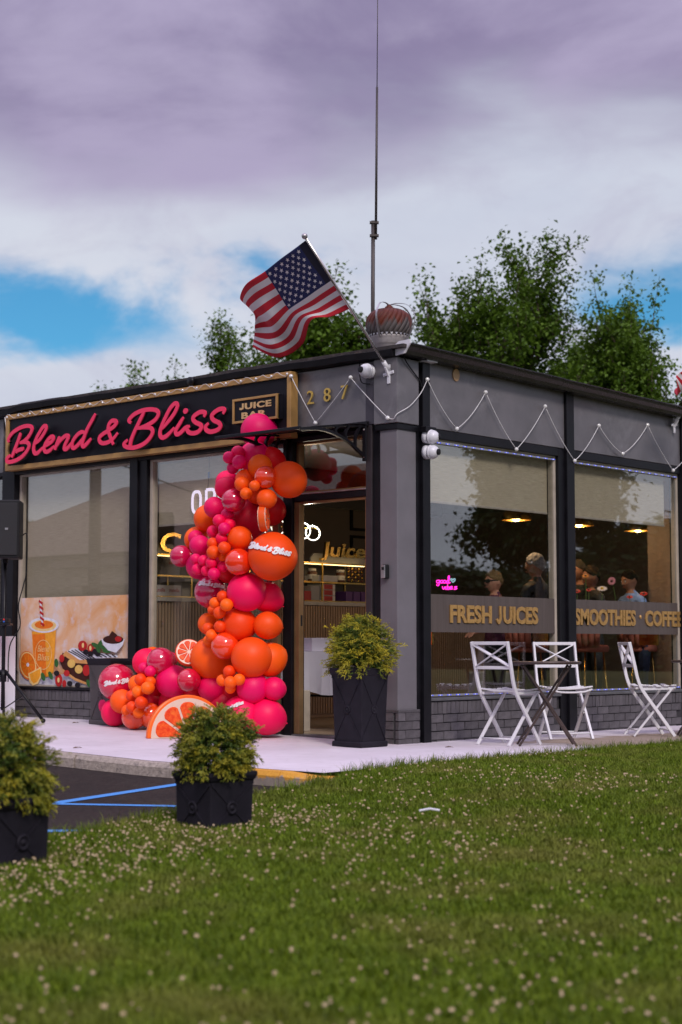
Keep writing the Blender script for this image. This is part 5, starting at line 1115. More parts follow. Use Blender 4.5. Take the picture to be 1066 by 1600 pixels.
mb = MB(); a = SB + RT * 0.165 + (0, 0, 1.85); mb.tube(smooth([tuple(a), tuple(a + RT * 0.05 + (0, 0, 0.0)), tuple(a + RT * 0.05 + (0, 0, -.35)), tuple(a + RT * 0.02 + (0, 0, -.5)), tuple(SB + RT * 0.14 + (0, 0, 1.15)), tuple(SB + RT * 0.16 + (0, 0, 0.95)), tuple(SB + RT * 0.06 + (0, 0, 0.75)), tuple(SB + RT * 0.05 + (0, 0, 0.4))], 6), 0.006, 7)
single('speaker_cable', mb, MT['rubber'], 'black cable hanging from the loudspeaker past the poster', 'cable', smooth_=True)
q = ony(14, 1000, -0.3); t = thing('draped_table', 'table under a white cloth behind the speaker stand', 'table', (q[0] - 0.35, -0.35, gz(-6)))
mb = MB(); x1 = q[0] - 0.10; P = []; n = 24
for z, f in ((0.086, 1), (0.5, 0.6), (0.93, 0.15), (0.945, 0)):
    for i in range(n):
        a = 2 * math.pi * i / n; ux_, uy_ = math.cos(a), math.sin(a); m_ = max(abs(ux_), abs(uy_)); w = 1 + 0.02 * f * math.sin(a * 11)
        P.append((x1 - 0.40 + 0.40 * ux_ / m_ * w, -0.34 + 0.2 * uy_ / m_ * w, z))
fs = [(k * n + i, k * n + (i + 1) % n, (k + 1) * n + (i + 1) % n, (k + 1) * n + i) for k in range(3) for i in range(n)] + [tuple(3 * n + i for i in range(n))]
mb.add(P, fs); mb.obj('cloth', MT['cloth'], t, smooth_=False)
# ================================================================ litter on the lawn
q = onz(672, 1273, -0.03); mb = MB(); mb.tube([q - RT * 0.055 + (0, 0, .02), q + (0, 0, .03), q + RT * 0.05 + (0, 0, .022)], 0.006, 6); single('litter_stick', mb, MT['whitepl'], 'thin white stick lying in the grass', 'litter')
# dead leaves and grit on the pavement and against the kerb
DL = M('dead_leaf_brown', (0.10, 0.055, 0.03), 0.9, var=0.4); rl = random.Random(9)
for i, (x, y, z, l) in enumerate(((118, 1134, None, 'dead leaf on the pavement near the brown planter foot'), (121, 1163, None, 'dead leaf on the pavement near the kerb below the poster'), (702, 1168, 0.0, 'dead leaf on the pavement by the corner pillar'), (190, 1199, -0.09, 'curled leaf on the asphalt against the kerb'), (232, 1203, -0.09, 'dead leaf on the asphalt beside the low planter'))):
    q = onz(x, y, 0.06 if z is None else z); zz_ = gz(q[0]) if z is None else (asz(q[0], q[1]) if z < 0 else 0.0); a = rl.uniform(0, 3); mb = MB(); pts = []
    for u, w, h in ((-0.035, 0.0, 0.004), (-0.01, 0.014, 0.012), (0.015, 0.011, 0.009), (0.036, 0.0, 0.005), (0.015, -0.012, 0.012), (-0.01, -0.013, 0.007)): pts.append((q[0] + u * math.cos(a) - w * math.sin(a), q[1] + u * math.sin(a) + w * math.cos(a), zz_ + h))
    pts += [(p_[0], p_[1], p_[2] - 0.003) for p_ in pts]; mb.add(pts, [(0, 1, 2, 3, 4, 5), (11, 10, 9, 8, 7, 6)] + [(k, (k + 1) % 6, 6 + (k + 1) % 6, 6 + k) for k in range(6)]); single('dead_leaf', mb, DL, l, 'leaf')
# ================================================================ shades, window signs, strips
def shade_front(label, x0, x1, z0, z1, y=0.115):
    t = thing('roller_shade', label, 'roller shade', ((x0 + x1) / 2, y, z0)); part('fabric', MT['shade'], [((x0, y, z0 + 0.02), (x1, y + 0.003, z1))], parent=t, bevel=0)
    part('hem_bar', MT['cream'], [((x0, y - 0.006, z0), (x1, y + 0.009, z0 + 0.022))], parent=t); mb = MB(); mb.tube([(x0, y + 0.02, z1 - 0.02), (x1, y + 0.02, z1 - 0.02)], 0.022, 12); mb.obj('roller', MT['cream'], t, smooth_=True)
def shade_side(label, y0, y1, z0, z1, x=-0.105):
    t = thing('roller_shade', label, 'roller shade', (x, (y0 + y1) / 2, z0)); part('fabric', MT['shade'], [((x - 0.003, y0, z0 + 0.02), (x, y1, z1))], parent=t, bevel=0)
    part('hem_bar', MT['cream'], [((x - 0.009, y0, z0), (x + 0.006, y1, z0 + 0.022))], parent=t); mb = MB(); mb.tube([(x - 0.03, y0, z1 - 0.02), (x - 0.03, y1, z1 - 0.02)], 0.022, 12); mb.obj('roller', MT['cream'], t, smooth_=True)
shade_front('beige woven shade pulled fully down above the juice poster', -5.385, -3.55, 0.90, 2.685); shade_front('beige woven shade half down behind the OPEN sign', -3.235, -1.39, 2.03, 2.685)
shade_side('beige woven shade in the window behind FRESH JUICES', 0.45, 2.38, 2.12, 2.672); shade_side('beige woven shade in the window behind SMOOTHIES COFFEE', 2.70, 4.54, 2.115, 2.672); shade_side('beige woven shade in the third side window', 4.79, 6.9, 2.115, 2.672)
def bandmat():
    m, t, p = NT('brown_vinyl_band'); n = noise(t, 40, 4, 0.6, stretch=(1, 1, 0.04)); c = mixc(t, maprange(t, n, 0.3, 0.7), (0.070, 0.052, 0.044), (0.100, 0.078, 0.068)); t.links.new(c, p.inputs['Base Color']); p.inputs['Roughness'].default_value = 0.4; return m
BAND = bandmat(); MT['foilgold'] = M('gold_foil_letters', (0.62, 0.36, 0.12), 0.32, 0.6, var=0.15, scale=30); MT['letdark'] = M('letter_shadow_brown', (0.02, 0.012, 0.008), 0.6)
def band(label, y0, y1, words):
    t = thing('window_band_sign', label, 'window sign', (-0.03, (y0 + y1) / 2, 0.967)); part('vinyl', BAND, [((-0.0385, y0, 0.962), (-0.034, y1, 1.298))], parent=t, bevel=0)
    for s, (xa, ya, xb, yb), sp in words:
        p = onx(xa, ya, -0.03); q = onx(xb, yb, -0.03); w = q[1] - p[1]; h = 0.165; z = 1.045
        if s == 'J':
            mb = MB(); draw_J(mb, lambda u, v, ww: (-0.0335 + ww, p[1] + u + 0.006, z + v - 0.006), 0, 0, w, h, 0.030, 0.001); mb.obj('lettering_shadow', MT['letdark'], t); mb = MB(); draw_J(mb, lambda u, v, ww: (-0.032 + ww, p[1] + u, z + v), 0, 0, w, h, 0.028, 0.010); mb.obj('lettering', MT['foilgold'], t); continue
        mb = MB(); text_to(mb, s, lambda u, v, ww: (-0.0335 + ww, p[1] + u + 0.006, z + v - 0.006), w, h, 0.040, 0.001, sp); mb.obj('lettering_shadow', MT['letdark'], t)  # letters' drop shadow, painted as a dark brown copy set right and down
        mb = MB(); text_to(mb, s, lambda u, v, ww: (-0.032 + ww, p[1] + u, z + v), w, h, 0.036, 0.010, sp); mb.obj('lettering', MT['foilgold'], t, bevel=0)
band('brown window band with gold FRESH JUICES lettering', 0.44, 2.40, [('FRESH', (703, 974, 768, 974), 1.0), ('J', (774.5, 974, 783, 974), 1.0), ('UICES', (786, 974, 840.5, 974), 1.0)])
band('brown window band with gold SMOOTHIES COFFEE lettering', 2.675, 4.70, [('SMOOTHIES', (898, 974, 993, 974), 1.0), ('COFFEE', (1008, 974, 1066, 974), 1.0)])
dp = onx(1001, 964, -0.03); mb = MB(); mb.ball((-0.03, dp[1], dp[2]), 0.021, 14, 8, (0.4, 1, 1)); mb.obj('dot', MT['foilgold'], [o for o in bpy.data.objects if o.name.startswith('window_band_sign')][-1], smooth_=True)
MT['led'] = emis('blue_led', (0.05, 0.07, 0.9), 0.45); MT['ledw'] = emis('white_led', (0.6, 0.65, 1.0), 0.35); MT['tape'] = M('clear_led_tape', (0.25, 0.26, 0.28), 0.3)
def leds(label, pts):
    t = thing('led_strip', label, 'LED strip', tuple(pts[0])); a = Vector(tuple(pts[0])); b = Vector(tuple(pts[1])); mb = MB(); mb.bar(a, b, 0.016, 0.012, (1, 0, 0)); mb.obj('tape', MT['tape'], t)
    n = int((b - a).length / 0.021); mb = MB(); mw = MB()
    for k in range(n):
        p = a + (b - a) * ((k + .5) / n) + Vector((0.008, 0, 0)); g = k % 6
        if g < 3: (mw if g == 1 else mb).box(p - Vector((0.003, 0.005, 0.004)), p + Vector((0.002, 0.005, 0.004)))
    mb.obj('diodes', MT['led'], t, kind='stuff'); mw.obj('diodes', MT['ledw'], t, kind='stuff')
leds('blue LED strip along the sill under FRESH JUICES', ((-0.022, 0.44, 0.405), (-0.022, 2.40, 0.405))); leds('blue LED strip along the sill under SMOOTHIES COFFEE', ((-0.022, 2.69, 0.405), (-0.022, 4.68, 0.405)))
leds('blue LED strip along the window head above FRESH JUICES', ((-0.025, 0.44, 2.655), (-0.025, 2.40, 2.655))); leds('blue LED strip along the window head above SMOOTHIES COFFEE', ((-0.025, 2.69, 2.655), (-0.025, 4.68, 2.655))); leds('blue LED strip up the window side at the end of SMOOTHIES COFFEE', ((-0.05, 4.675, 0.45), (-0.05, 4.675, 2.62)))
# OPEN sign of light tubes
t = thing('open_sign', 'white lit OPEN letters hanging inside the window behind balloons', 'sign', tuple(ony(320, 785, 0.09))); OW = emis('open_sign_white', (0.80, 0.70, 0.88), 0.75); OB = M('open_sign_case', (0.10, 0.02, 0.04), 0.5)
for ch, xa in (('O', 299.5), ('P', 321), ('E', 341), ('N', 361)):
    s_ = -0.30 * (xa - 299.5) / 2.0; p = ony(xa, 804 - (xa - 299.5) * 0.14, 0.085); q = ony(xa + 16, 804, 0.085); w = (q[0] - p[0]); h = 0.235; mb = MB()
    rx_, rz_ = w / 2, h / 2; cx_, cz_ = p[0] + w / 2, p[2] + h / 2; fn = lambda u, v, ww: (cx_ + u, 0.085 - ww, cz_ + v); sw = 0.030
    a_, b_ = rx_ - sw / 2, rz_ - sw / 2
    rr_ = [(a_ * (abs(math.cos(k)) ** 0.7) * math.copysign(1, math.cos(k)), b_ * (abs(math.sin(k)) ** 0.7) * math.copysign(1, math.sin(k))) for k in np.linspace(0, 2 * math.pi, 25)]
    for m_, ww, d0, d1 in ((mb, sw, 0.0, 0.006),):
        if ch == 'O': mb.strip(rr_, sw, fn, d0, d1, taper=False)
        elif ch == 'P': mb.strip([(-a_, -rz_), (-a_, 0), (-a_, b_)], sw, fn, d0, d1, taper=False); mb.strip([(-a_, b_), (a_ * .5, b_), (a_, b_ * .75), (a_, b_ * .3), (a_ * .5, 0), (-a_, 0)], sw, fn, d0 + .001, d1 + .001, taper=False)
        elif ch == 'E': mb.strip([(-a_, -rz_), (-a_, 0), (-a_, rz_)], sw, fn, d0, d1, taper=False); [mb.strip([(-a_, v), (0, v), (rx_, v)], sw, fn, d0 + .001, d1 + .001, taper=False) for v in (-b_, 0, b_)]
        else: mb.strip([(-a_, -rz_), (-a_, 0), (-a_, rz_)], sw, fn, d0, d1, taper=False); mb.strip([(a_, -rz_), (a_, 0), (a_, rz_)], sw, fn, d0, d1, taper=False); mb.strip([(-a_, b_), (0, 0), (a_, -b_)], sw, fn, d0 + .001, d1 + .001, taper=False)
    mb.obj('letter', OW, t)
q = ony(325, 762, 0.09); mb = MB(); mb.tube([q, ony(327, 735, .09), ony(327, 712, .09)], 0.003, 5); mb.obj('hanging_cord', MT['rubber'], t); mb = MB(); a = ony(326.5, 742, .085); mb.box(a - (0.012, 0.004, 0.03), a + (0.012, 0.004, 0.03)); mb.obj('tag', M('blue_tag', (0.03, 0.10, 0.30), 0.5), t)
# neon "good vibes"
NE = emis('pink_neon', (1.0, 0.02, 0.45), 2.2); NW = emis('pale_neon', (0.45, 0.75, 0.85), 0.8)
t = thing('neon_sign', 'pink neon good vibes sign with small heart inside the window', 'neon sign', tuple(onx(697, 913, -0.09)))
def nz_(l): return [tuple(onx(660 + x / 4.845, 680 + y / 4.845, -0.09)) for x, y in l]
GV = [[(128, 1098), (112, 1100), (108, 1112), (118, 1120), (130, 1108), (130, 1098), (128, 1130), (118, 1140), (108, 1132)], [(150, 1098), (138, 1104), (140, 1118), (152, 1118), (156, 1106), (150, 1098)], [(172, 1098), (160, 1104), (162, 1118), (174, 1118), (178, 1106), (172, 1098)], [(198, 1100), (186, 1104), (184, 1118), (194, 1120), (200, 1104), (206, 1070), (198, 1068), (196, 1090), (200, 1118), (212, 1116)],
      [(152, 1145), (158, 1165), (168, 1160), (170, 1146)], [(178, 1146), (178, 1166), (184, 1166)], [(192, 1130), (190, 1165), (202, 1166), (206, 1152), (194, 1150)], [(212, 1158), (226, 1152), (222, 1144), (212, 1150), (214, 1166), (230, 1162)], [(262, 1146), (244, 1150), (262, 1160), (246, 1168), (240, 1164)]]
for l in GV: mb = MB(); mb.tube(smooth(nz_(l), 4), 0.0045, 6); mb.obj('tube', NE, t, smooth_=True)
mb = MB(); mb.tube(smooth(nz_([(232, 1115), (216, 1096), (218, 1086), (228, 1090), (232, 1098), (240, 1086), (250, 1090), (246, 1102), (232, 1115)]), 4), 0.003, 6); mb.obj('heart_tube', NW, t, smooth_=True)
# ================================================================ pendants
for i, (x, y) in enumerate(((807, 812), (905, 821), (997, 829))):
    p = onx(x, y, -0.9); t = thing('pendant_lamp', ['brass dome pendant lamp above the woman in sunglasses', 'brass dome pendant lamp above the dark-haired pair', 'brass dome pendant lamp above the man in blue shirt'][i], 'pendant lamp', (p[0], p[1], p[2]))
    R0 = 0.155; prof = [(R0 * math.sin(a), 0.135 * math.cos(a)) for a in np.linspace(math.pi / 2, 0.12, 12)]
    mb = MB(); mb.lathe(prof + [(r * 0.96, z - 0.006) for r, z in prof[::-1]], 32, p, caps=False); mb.obj('lamp_shade', MT['brass'], t, smooth_=True)
    mb = MB(); mb.tube([p + (0, 0, 0.13), (p[0], p[1], 2.80)], 0.005, 6); mb.obj('cord', MT['rubber'], t); mb = MB(); mb.ball(p + (0, 0, 0.02), 0.042, 14, 10, (1, 1, 0.7)); mb.obj('bulb', emis('warm_bulb', (1.0, 0.62, 0.28), 22), t, smooth_=True)
    ld = bpy.data.lights.new('bulb_light', 'POINT'); ld.energy = 9; ld.color = (1.0, 0.66, 0.36); ld.shadow_soft_size = 0.008; lo = bpy.data.objects.new('bulb_light', ld); COL.objects.link(lo); lo.parent = t; lo.location = (0, 0, -0.03)
# ring chandelier seen through the door and beside the balloons
RW = emis('ring_light_white', (1.0, 0.93, 0.80), 1.6)
t = thing('ring_chandelier', 'linked glowing ring lights hanging inside the doorway', 'chandelier', tuple(onx(483, 825, -1.9)))
for x, y, r in ((472, 829.5, 13), (489, 833, 11.5), (435, 823, 11.5), (425, 830, 11)):
    c = Vector(tuple(onx(x, y, -1.9 - (0.05 if r > 12 else 0)))); rm = r * depth_of(c) / FPX; ax = Vector((1.0, -0.6 if r < 12 else -0.9, 0.25)).normalized(); Mr = ax.to_track_quat('Z', 'Y').to_matrix()
    mb = MB(); mb.tube([c + Mr @ Vector((rm * math.cos(a), rm * math.sin(a), 0)) for a in np.linspace(0, 2 * math.pi, 29)[:-1]], 0.0062, 8, closed=True); mb.obj('ring', RW, t, smooth_=True)
ld = bpy.data.lights.new('ring_light', 'POINT'); ld.energy = 10; ld.color = (1.0, 0.85, 0.65); ld.shadow_soft_size = 0.01; lo = bpy.data.objects.new('ring_light', ld); COL.objects.link(lo); lo.parent = t; lo.location = (0, 0, 0.05)
a = onx(420, 822, -1.9); b = onx(495, 826, -1.9); mb = MB(); mb.tube([a, b], 0.006, 6); mb.obj('bar', MT['brass'], t); mb = MB(); c = (a + b) / 2; mb.tube([c, (c[0], c[1], 2.80)], 0.003, 5); mb.obj('wire', MT['brass'], t)
# ================================================================ counter with display cases
CX = -3.60
ct = thing('service_counter', 'long service counter with vertical oak slats and pale top', 'counter', (CX - 0.3, 2.6, 0.035))
part('carcass', MT['wood'], [((CX - 0.6, 0.32, 0.036), (CX - 0.02, 6.2, 1.30))], parent=ct); part('counter_top', MT['counter'], [((CX - 0.62, 0.30, 1.301), (CX + 0.03, 6.22, 1.345))], parent=ct)
mb = MB(); y = 0.32
while y < 6.2: mb.box((CX - 0.019, y, 0.08), (CX + 0.004, y + 0.026, 1.30)); y += 0.042
mb.obj('slats', MT['wood'], ct, kind='stuff')
CASEL = emis('case_light_strip', (1.0, 0.72, 0.30), 3.0)
def case(label, y0, y1, z1, seed, parts):
    x0, x1 = CX - 0.42, CX - 0.04; t = thing('display_case', label, 'display case', (CX - 0.2, (y0 + y1) / 2, 1.345)); zs = 1.347
    for y in (y0, (y0 + y1) / 2, y1):
        for x in (x0, x1): part('frame_post', MT['brass'], [((x - 0.009, y - 0.009, zs), (x + 0.009, y + 0.009, z1))], parent=t, bevel=0)
    for z in (zs + 0.002, (zs + z1) / 2, z1):
        part('shelf_glass', MT['glassin'], [((x0, y0, z), (x1, y1, z + 0.006))], parent=t, bevel=0); part('front_rail', MT['brass'], [((x1 + 0.0095, y0, z - 0.008), (x1 + 0.017, y1, z + 0.010))], parent=t, bevel=0)
    part('back_panel', M('case_back', (0.05, 0.045, 0.045), 0.5), [((x0 - 0.02, y0, zs), (x0 - 0.011, y1, z1))], parent=t)
    part('case_light', CASEL, [((x1 - 0.05, y0 + 0.05, z1 - 0.012), (x1 - 0.02, y1 - 0.05, z1 - 0.004))], parent=t, bevel=0)
    return t
zc = onx(470, 878, CX)[2]
case('gold framed glass display case seen through the door, under the gold script', 2.15, 3.75, zc, 1, None); case('gold framed glass display case holding the white tub and paper box', 0.36, 1.50, zc, 2, None)
zm = (1.347 + zc) / 2 + 0.008
cards = {k: M('carton_' + k, v, 0.5, var=0.08) for k, v in dict(red=(0.35, 0.015, 0.02), white=(0.55, 0.52, 0.52), purple=(0.09, 0.03, 0.17), brown=(0.09, 0.03, 0.02), grey=(0.30, 0.28, 0.28), cream=(0.45, 0.36, 0.22)).items()}
def carton(label, xa, xb, ybot, h, mat, band_=None, txt=None, dx=0.0, group=None):
    a = onx(xa, ybot, CX - 0.06 - dx); b = onx(xb, ybot, CX - 0.06 - dx); z0 = h[0]; z1 = h[1]; t = thing('carton', label, 'carton', ((CX - 0.15), (a[1] + b[1]) / 2, z0), 0, group)
    part('box', cards[mat], [((CX - 0.28 - dx, a[1], z0), (CX - 0.06 - dx, b[1], z1))], parent=t, bevel=0.003)
    if band_: part('label_panel', cards[band_], [((CX - 0.059 - dx, a[1] + 0.2 * (b[1] - a[1]), z0 + 0.004), (CX - 0.057 - dx, b[1] - 0.2 * (b[1] - a[1]), z1 - 0.004))], parent=t, bevel=0)
    if txt:
        mb = MB(); text_to(mb, txt, lambda u, v, w: (CX - 0.056 - dx + w, a[1] + (b[1] - a[1]) * 0.25 + u, z0 + (z1 - z0) * 0.35 + v), (b[1] - a[1]) * 0.5, (z1 - z0) * 0.35, 0.0, 0.0015); mb.obj('lettering', cards['red' if mat == 'white' and not band_ else 'white'], t)
z_ = 1.356; hh = (zm - z_ - 0.02) / 3
for k in range(3): carton(['lowest', 'middle', 'top'][k] + ' white and red carton of the stack in the display case', 502, 524, 930, (z_ + k * hh, z_ + (k + 1) * hh - 0.003), 'white', 'red')
carton('flat white carton on the upper shelf of the display case', 498, 528, 905, (zm + 0.006, zm + 0.075), 'white', None, None)
for k in range(3): carton(['purple packet beside the stacked cartons', 'purple packet second from the stacked cartons', 'purple packet third from the stacked cartons'][k], 541 + 12 * k, 551 + 12 * k, 930, (z_, z_ + 0.12), 'purple', None)
for k in range(2): carton(['grey carton against the case post', 'red packet beside the grey carton'][k], 486 - 12 * k, 500 - 13 * k, 930, (z_, z_ + 0.17 - 0.06 * k), ['grey', 'red'][k])
def jar(label, x, y, z0, r, h, body, lid, txt=None):
    p = onx(x, y, CX - 0.2); t = thing('jar', label, 'jar', (CX - 0.2, p[1], z0)); mb = MB(); mb.lathe([(r * .9, 0), (r, h * .1), (r, h * .7), (r * .8, h * .8)], 18, (CX - 0.2, p[1], z0)); mb.obj('body', body, t, smooth_=True); mb = MB(); mb.lathe([(r * .86, h * .8), (r * .86, h), (0.001, h * 1.005)], 18, (CX - 0.2, p[1], z0)); mb.obj('lid', lid, t, smooth_=True)
    mb = MB(); mb.lathe([(r * 1.01, h * .2), (r * 1.01, h * .55)], 18, (CX - 0.2, p[1], z0), caps=False); mb.obj('label_wrap', cards['white'], t, smooth_=True)
jar('dark spread jar with white lid near the case post', 488, 900, zm + 0.006, 0.055, 0.15, cards['brown'], cards['white']); jar('dark spread jar with white lid beside the flat carton', 532, 900, zm + 0.006, 0.055, 0.15, cards['brown'], cards['white'])
t = thing('ball_tray', 'rack of small dark gold chocolate balls in the case', 'sweets', tuple(onx(558, 905, CX - 0.2)))
for i in range(5):
    for j in range(6):
        p = onx(545 + 5.2 * i, 906, CX - 0.12); mb = MB(); mb.ball((CX - 0.12, p[1], zm + 0.03 + j * 0.035), 0.016, 8, 6); mb.obj('ball', MT['brass'] if (i + j) % 2 else cards['brown'], t)
# white tub and carton in the window case, printed in red
p = onx(269, 904, CX - 0.2); t = thing('spread_tub', 'white plastic tub with red print in the window display case', 'tub', (CX - 0.2, p[1], zm + 0.007)); zt_ = onx(269, 869, CX - 0.2)[2]; mb = MB(); H_ = min(zt_, zc - 0.01) - zm - 0.008
mb.lathe([(0.078, 0), (0.098, H_ * 0.9), (0.104, H_ * 0.9), (0.104, H_), (0.001, H_)], 24, (CX - 0.2, p[1], zm + 0.007)); mb.obj('body', MT['whitepl'], t, smooth_=True)
mb = MB(); fc = math.atan2(-0.7, 0.7) + 0.35
text_to(mb, 'nutella', lambda u, v, w: (CX - 0.2 + (0.096 + w) * math.cos(fc + (u - 0.06) / 0.096), p[1] + (0.096 + w) * math.sin(fc + (u - 0.06) / 0.096), zm + 0.007 + H_ * 0.6 + v), 0.12, 0.035, 0.002, 0.004); mb.obj('lettering', cards['red'], t)
carton('cream card in the window display case', 236, 246, 904, (zm + 0.007, zm + 0.11), 'cream')
a = onx(236, 930, CX - 0.05); b = onx(283, 930, CX - 0.05); t = thing('carton', 'long pale carton with red print under the white tub', 'carton', (CX - 0.15, (a[1] + b[1]) / 2, z_)); part('box', cards['white'], [((CX - 0.26, max(a[1], 0.40), z_), (CX - 0.05, b[1], z_ + 0.115))], parent=t, bevel=0.003)
for k in range(2):
    mb = MB(); y_ = max(a[1], 0.40) + 0.03 + k * 0.20; text_to(mb, 'nutella', lambda u, v, w: (CX - 0.0495 + w, y_ + u, z_ + 0.045 + v), 0.14, 0.04, 0.003, 0.002); mb.obj('lettering', cards['red'], t)
# gold words on rounded plaques above the cases
def goldword(label, s, xa, xb, ya, yb, plaq):
    p = onx(xa, yb, CX - 0.1); q = onx(xb, ya, CX - 0.1); t = thing('gold_word_sign', label, 'sign', (CX - 0.1, p[1], zc)); mb = MB(); text_to(mb, s, lambda u, v, w: (CX - 0.10 + w, p[1] + u + v * 0.2, max(zc + 0.012, p[2]) + v), q[1] - p[1], q[2] - p[2], 0.02, 0.035); mb.obj('lettering', MT['brass'], t)
    r_ = onx(plaq[0], yb, CX - 0.14); s_ = onx(plaq[1], yb, CX - 0.14); mb = MB(); W_ = s_[1] - r_[1]; Hh = 0.12
    mb.prism([(r_[1], zc + 0.008), (s_[1], zc + 0.008), (s_[1], zc + Hh * .6), (s_[1] - 0.05, zc + Hh), (r_[1] + 0.05, zc + Hh), (r_[1], zc + Hh * .6)], lambda u, v, w: (CX - 0.16 + w, u, v), 0, 0.02); mb.obj('plaque', cards['grey'], t)
goldword('gold script word Juice above the display case', 'Juice', 498, 566, 851, 876, (486, 572)); goldword('big gold C on a pale plaque in the window', 'C', 245, 276, 833, 863, (234, 275))
# framed pictures on rear wall, tv strip
for k, (x, y, l) in enumerate(((560, 812, 'upper dark framed picture on the wall behind the counter'), (560, 855, 'lower dark framed picture on the wall behind the counter'))):
    q = onx(x, y, -6.09); t = thing('wall_picture', l, 'picture', (-6.09, q[1], q[2] - 0.2)); part('frame', MT['rubber'], [((-6.10, q[1] - 0.17, q[2] - 0.16), (-6.07, q[1] + 0.17, q[2] + 0.16))], parent=t); part('mount', MT['wallin'], [((-6.069, q[1] - 0.13, q[2] - 0.12), (-6.066, q[1] + 0.13, q[2] + 0.12))], parent=t, bevel=0)
q = onx(520, 790, -3.2); mb = MB(); mb.box((-3.3, 1.6, q[2] - 0.02), (-3.2, 4.6, 2.79)); single('menu_board', mb, MT['rubber'], 'black menu board hanging over the counter', 'menu board', bevel=0.005)
# white cloth table and box inside the door
a = ony(463, 1018, 0.75); b = ony(516, 1018, 0.75); t = thing('folding_table', 'folding table under a white cloth inside the doorway', 'table', ((a[0] + b[0]) / 2, 1.0, 0.035)); TX0, TX1 = a[0] - 0.5, b[0]
mb = MB(); q = []; n = 40
for z, f in ((0.39, 1.0), (0.6, 0.5), (0.778, 0.05), (0.787, 0.0)):
    for i in range(n):
        s = i / n * 4; k = int(s); fr = s - k; cs = [(TX0, 0.75), (TX1, 0.75), (TX1, 1.45), (TX0, 1.45)]; p0, p1_ = cs[k], cs[(k + 1) % 4]; x = p0[0] + (p1_[0] - p0[0]) * fr; y = p0[1] + (p1_[1] - p0[1]) * fr; w = 0.012 * f * math.sin(i * 1.9)
        q.append((x + w, y + w, z - (0.02 * math.sin(i * 0.8) if f == 1 else 0)))
mb.add(q, [(k * n + i, k * n + (i + 1) % n, (k + 1) * n + (i + 1) % n, (k + 1) * n + i) for k in range(3) for i in range(n)] + [tuple(3 * n + i for i in range(n))]); mb.obj('cloth', MT['cloth'], t)
for y in (0.9, 1.3): mb = MB(); mb.tube(smooth([(TX1 - 0.12, y, 0.76), (TX1 - 0.12, y, 0.5), (TX1 - 0.05, y, 0.30), (TX1 - 0.02, y, 0.037)], 4), 0.014, 8); mb.obj('leg', MT['black'], t, smooth_=True); mb = MB(); mb.tube([(TX0 + 0.1, y, 0.76), (TX0 + 0.1, y, 0.037)], 0.014, 8); mb.obj('leg', MT['black'], t)
mb = MB(); mb.tube([(TX1 - 0.08, 0.9, 0.36), (TX0 + 0.1, 0.9, 0.36)], 0.012, 8); mb.obj('stretcher', MT['black'], t)
a = ony(469, 1016, 0.85); b = ony(511, 1016, 0.85); t = thing('gift_box', 'two-tone white box standing on the cloth table', 'box', ((a[0] + b[0]) / 2, 0.95, 0.788)); mid = a[0] + (b[0] - a[0]) * 0.45
part('box', MT['cloth'], [((a[0], 0.85, 0.788), (b[0], 1.1, 0.918))], parent=t); part('lilac_panel', M('lilac_card', (0.52, 0.45, 0.56), 0.6), [((a[0] + .004, 0.847, 0.792), (mid, 0.8495, 0.915))], parent=t, bevel=0)
part('cream_door_panel', MT['cream'], [((-1.74, 0.52, 0.036), (-1.62, 0.62, 0.42))], parent=B)
# fluted oak pier at the end of second side window
q = onx(1046, 900, -0.35); t = thing('fluted_pier', 'fluted oak pier inside at the end of the second side window', 'pillar', (-0.45, q[1] + 0.35, 0.036)); part('core', MT['wood'], [((-0.62, q[1], 0.036), (-0.36, q[1] + 0.7, 2.799))], parent=t, bevel=0)
for k in range(16): mb = MB(); mb.box((-0.359, q[1] + 0.002 + k * 0.044, 0.04), (-0.340, q[1] + 0.03 + k * 0.044, 2.79)); mb.obj('flute', MT['wood'], t)
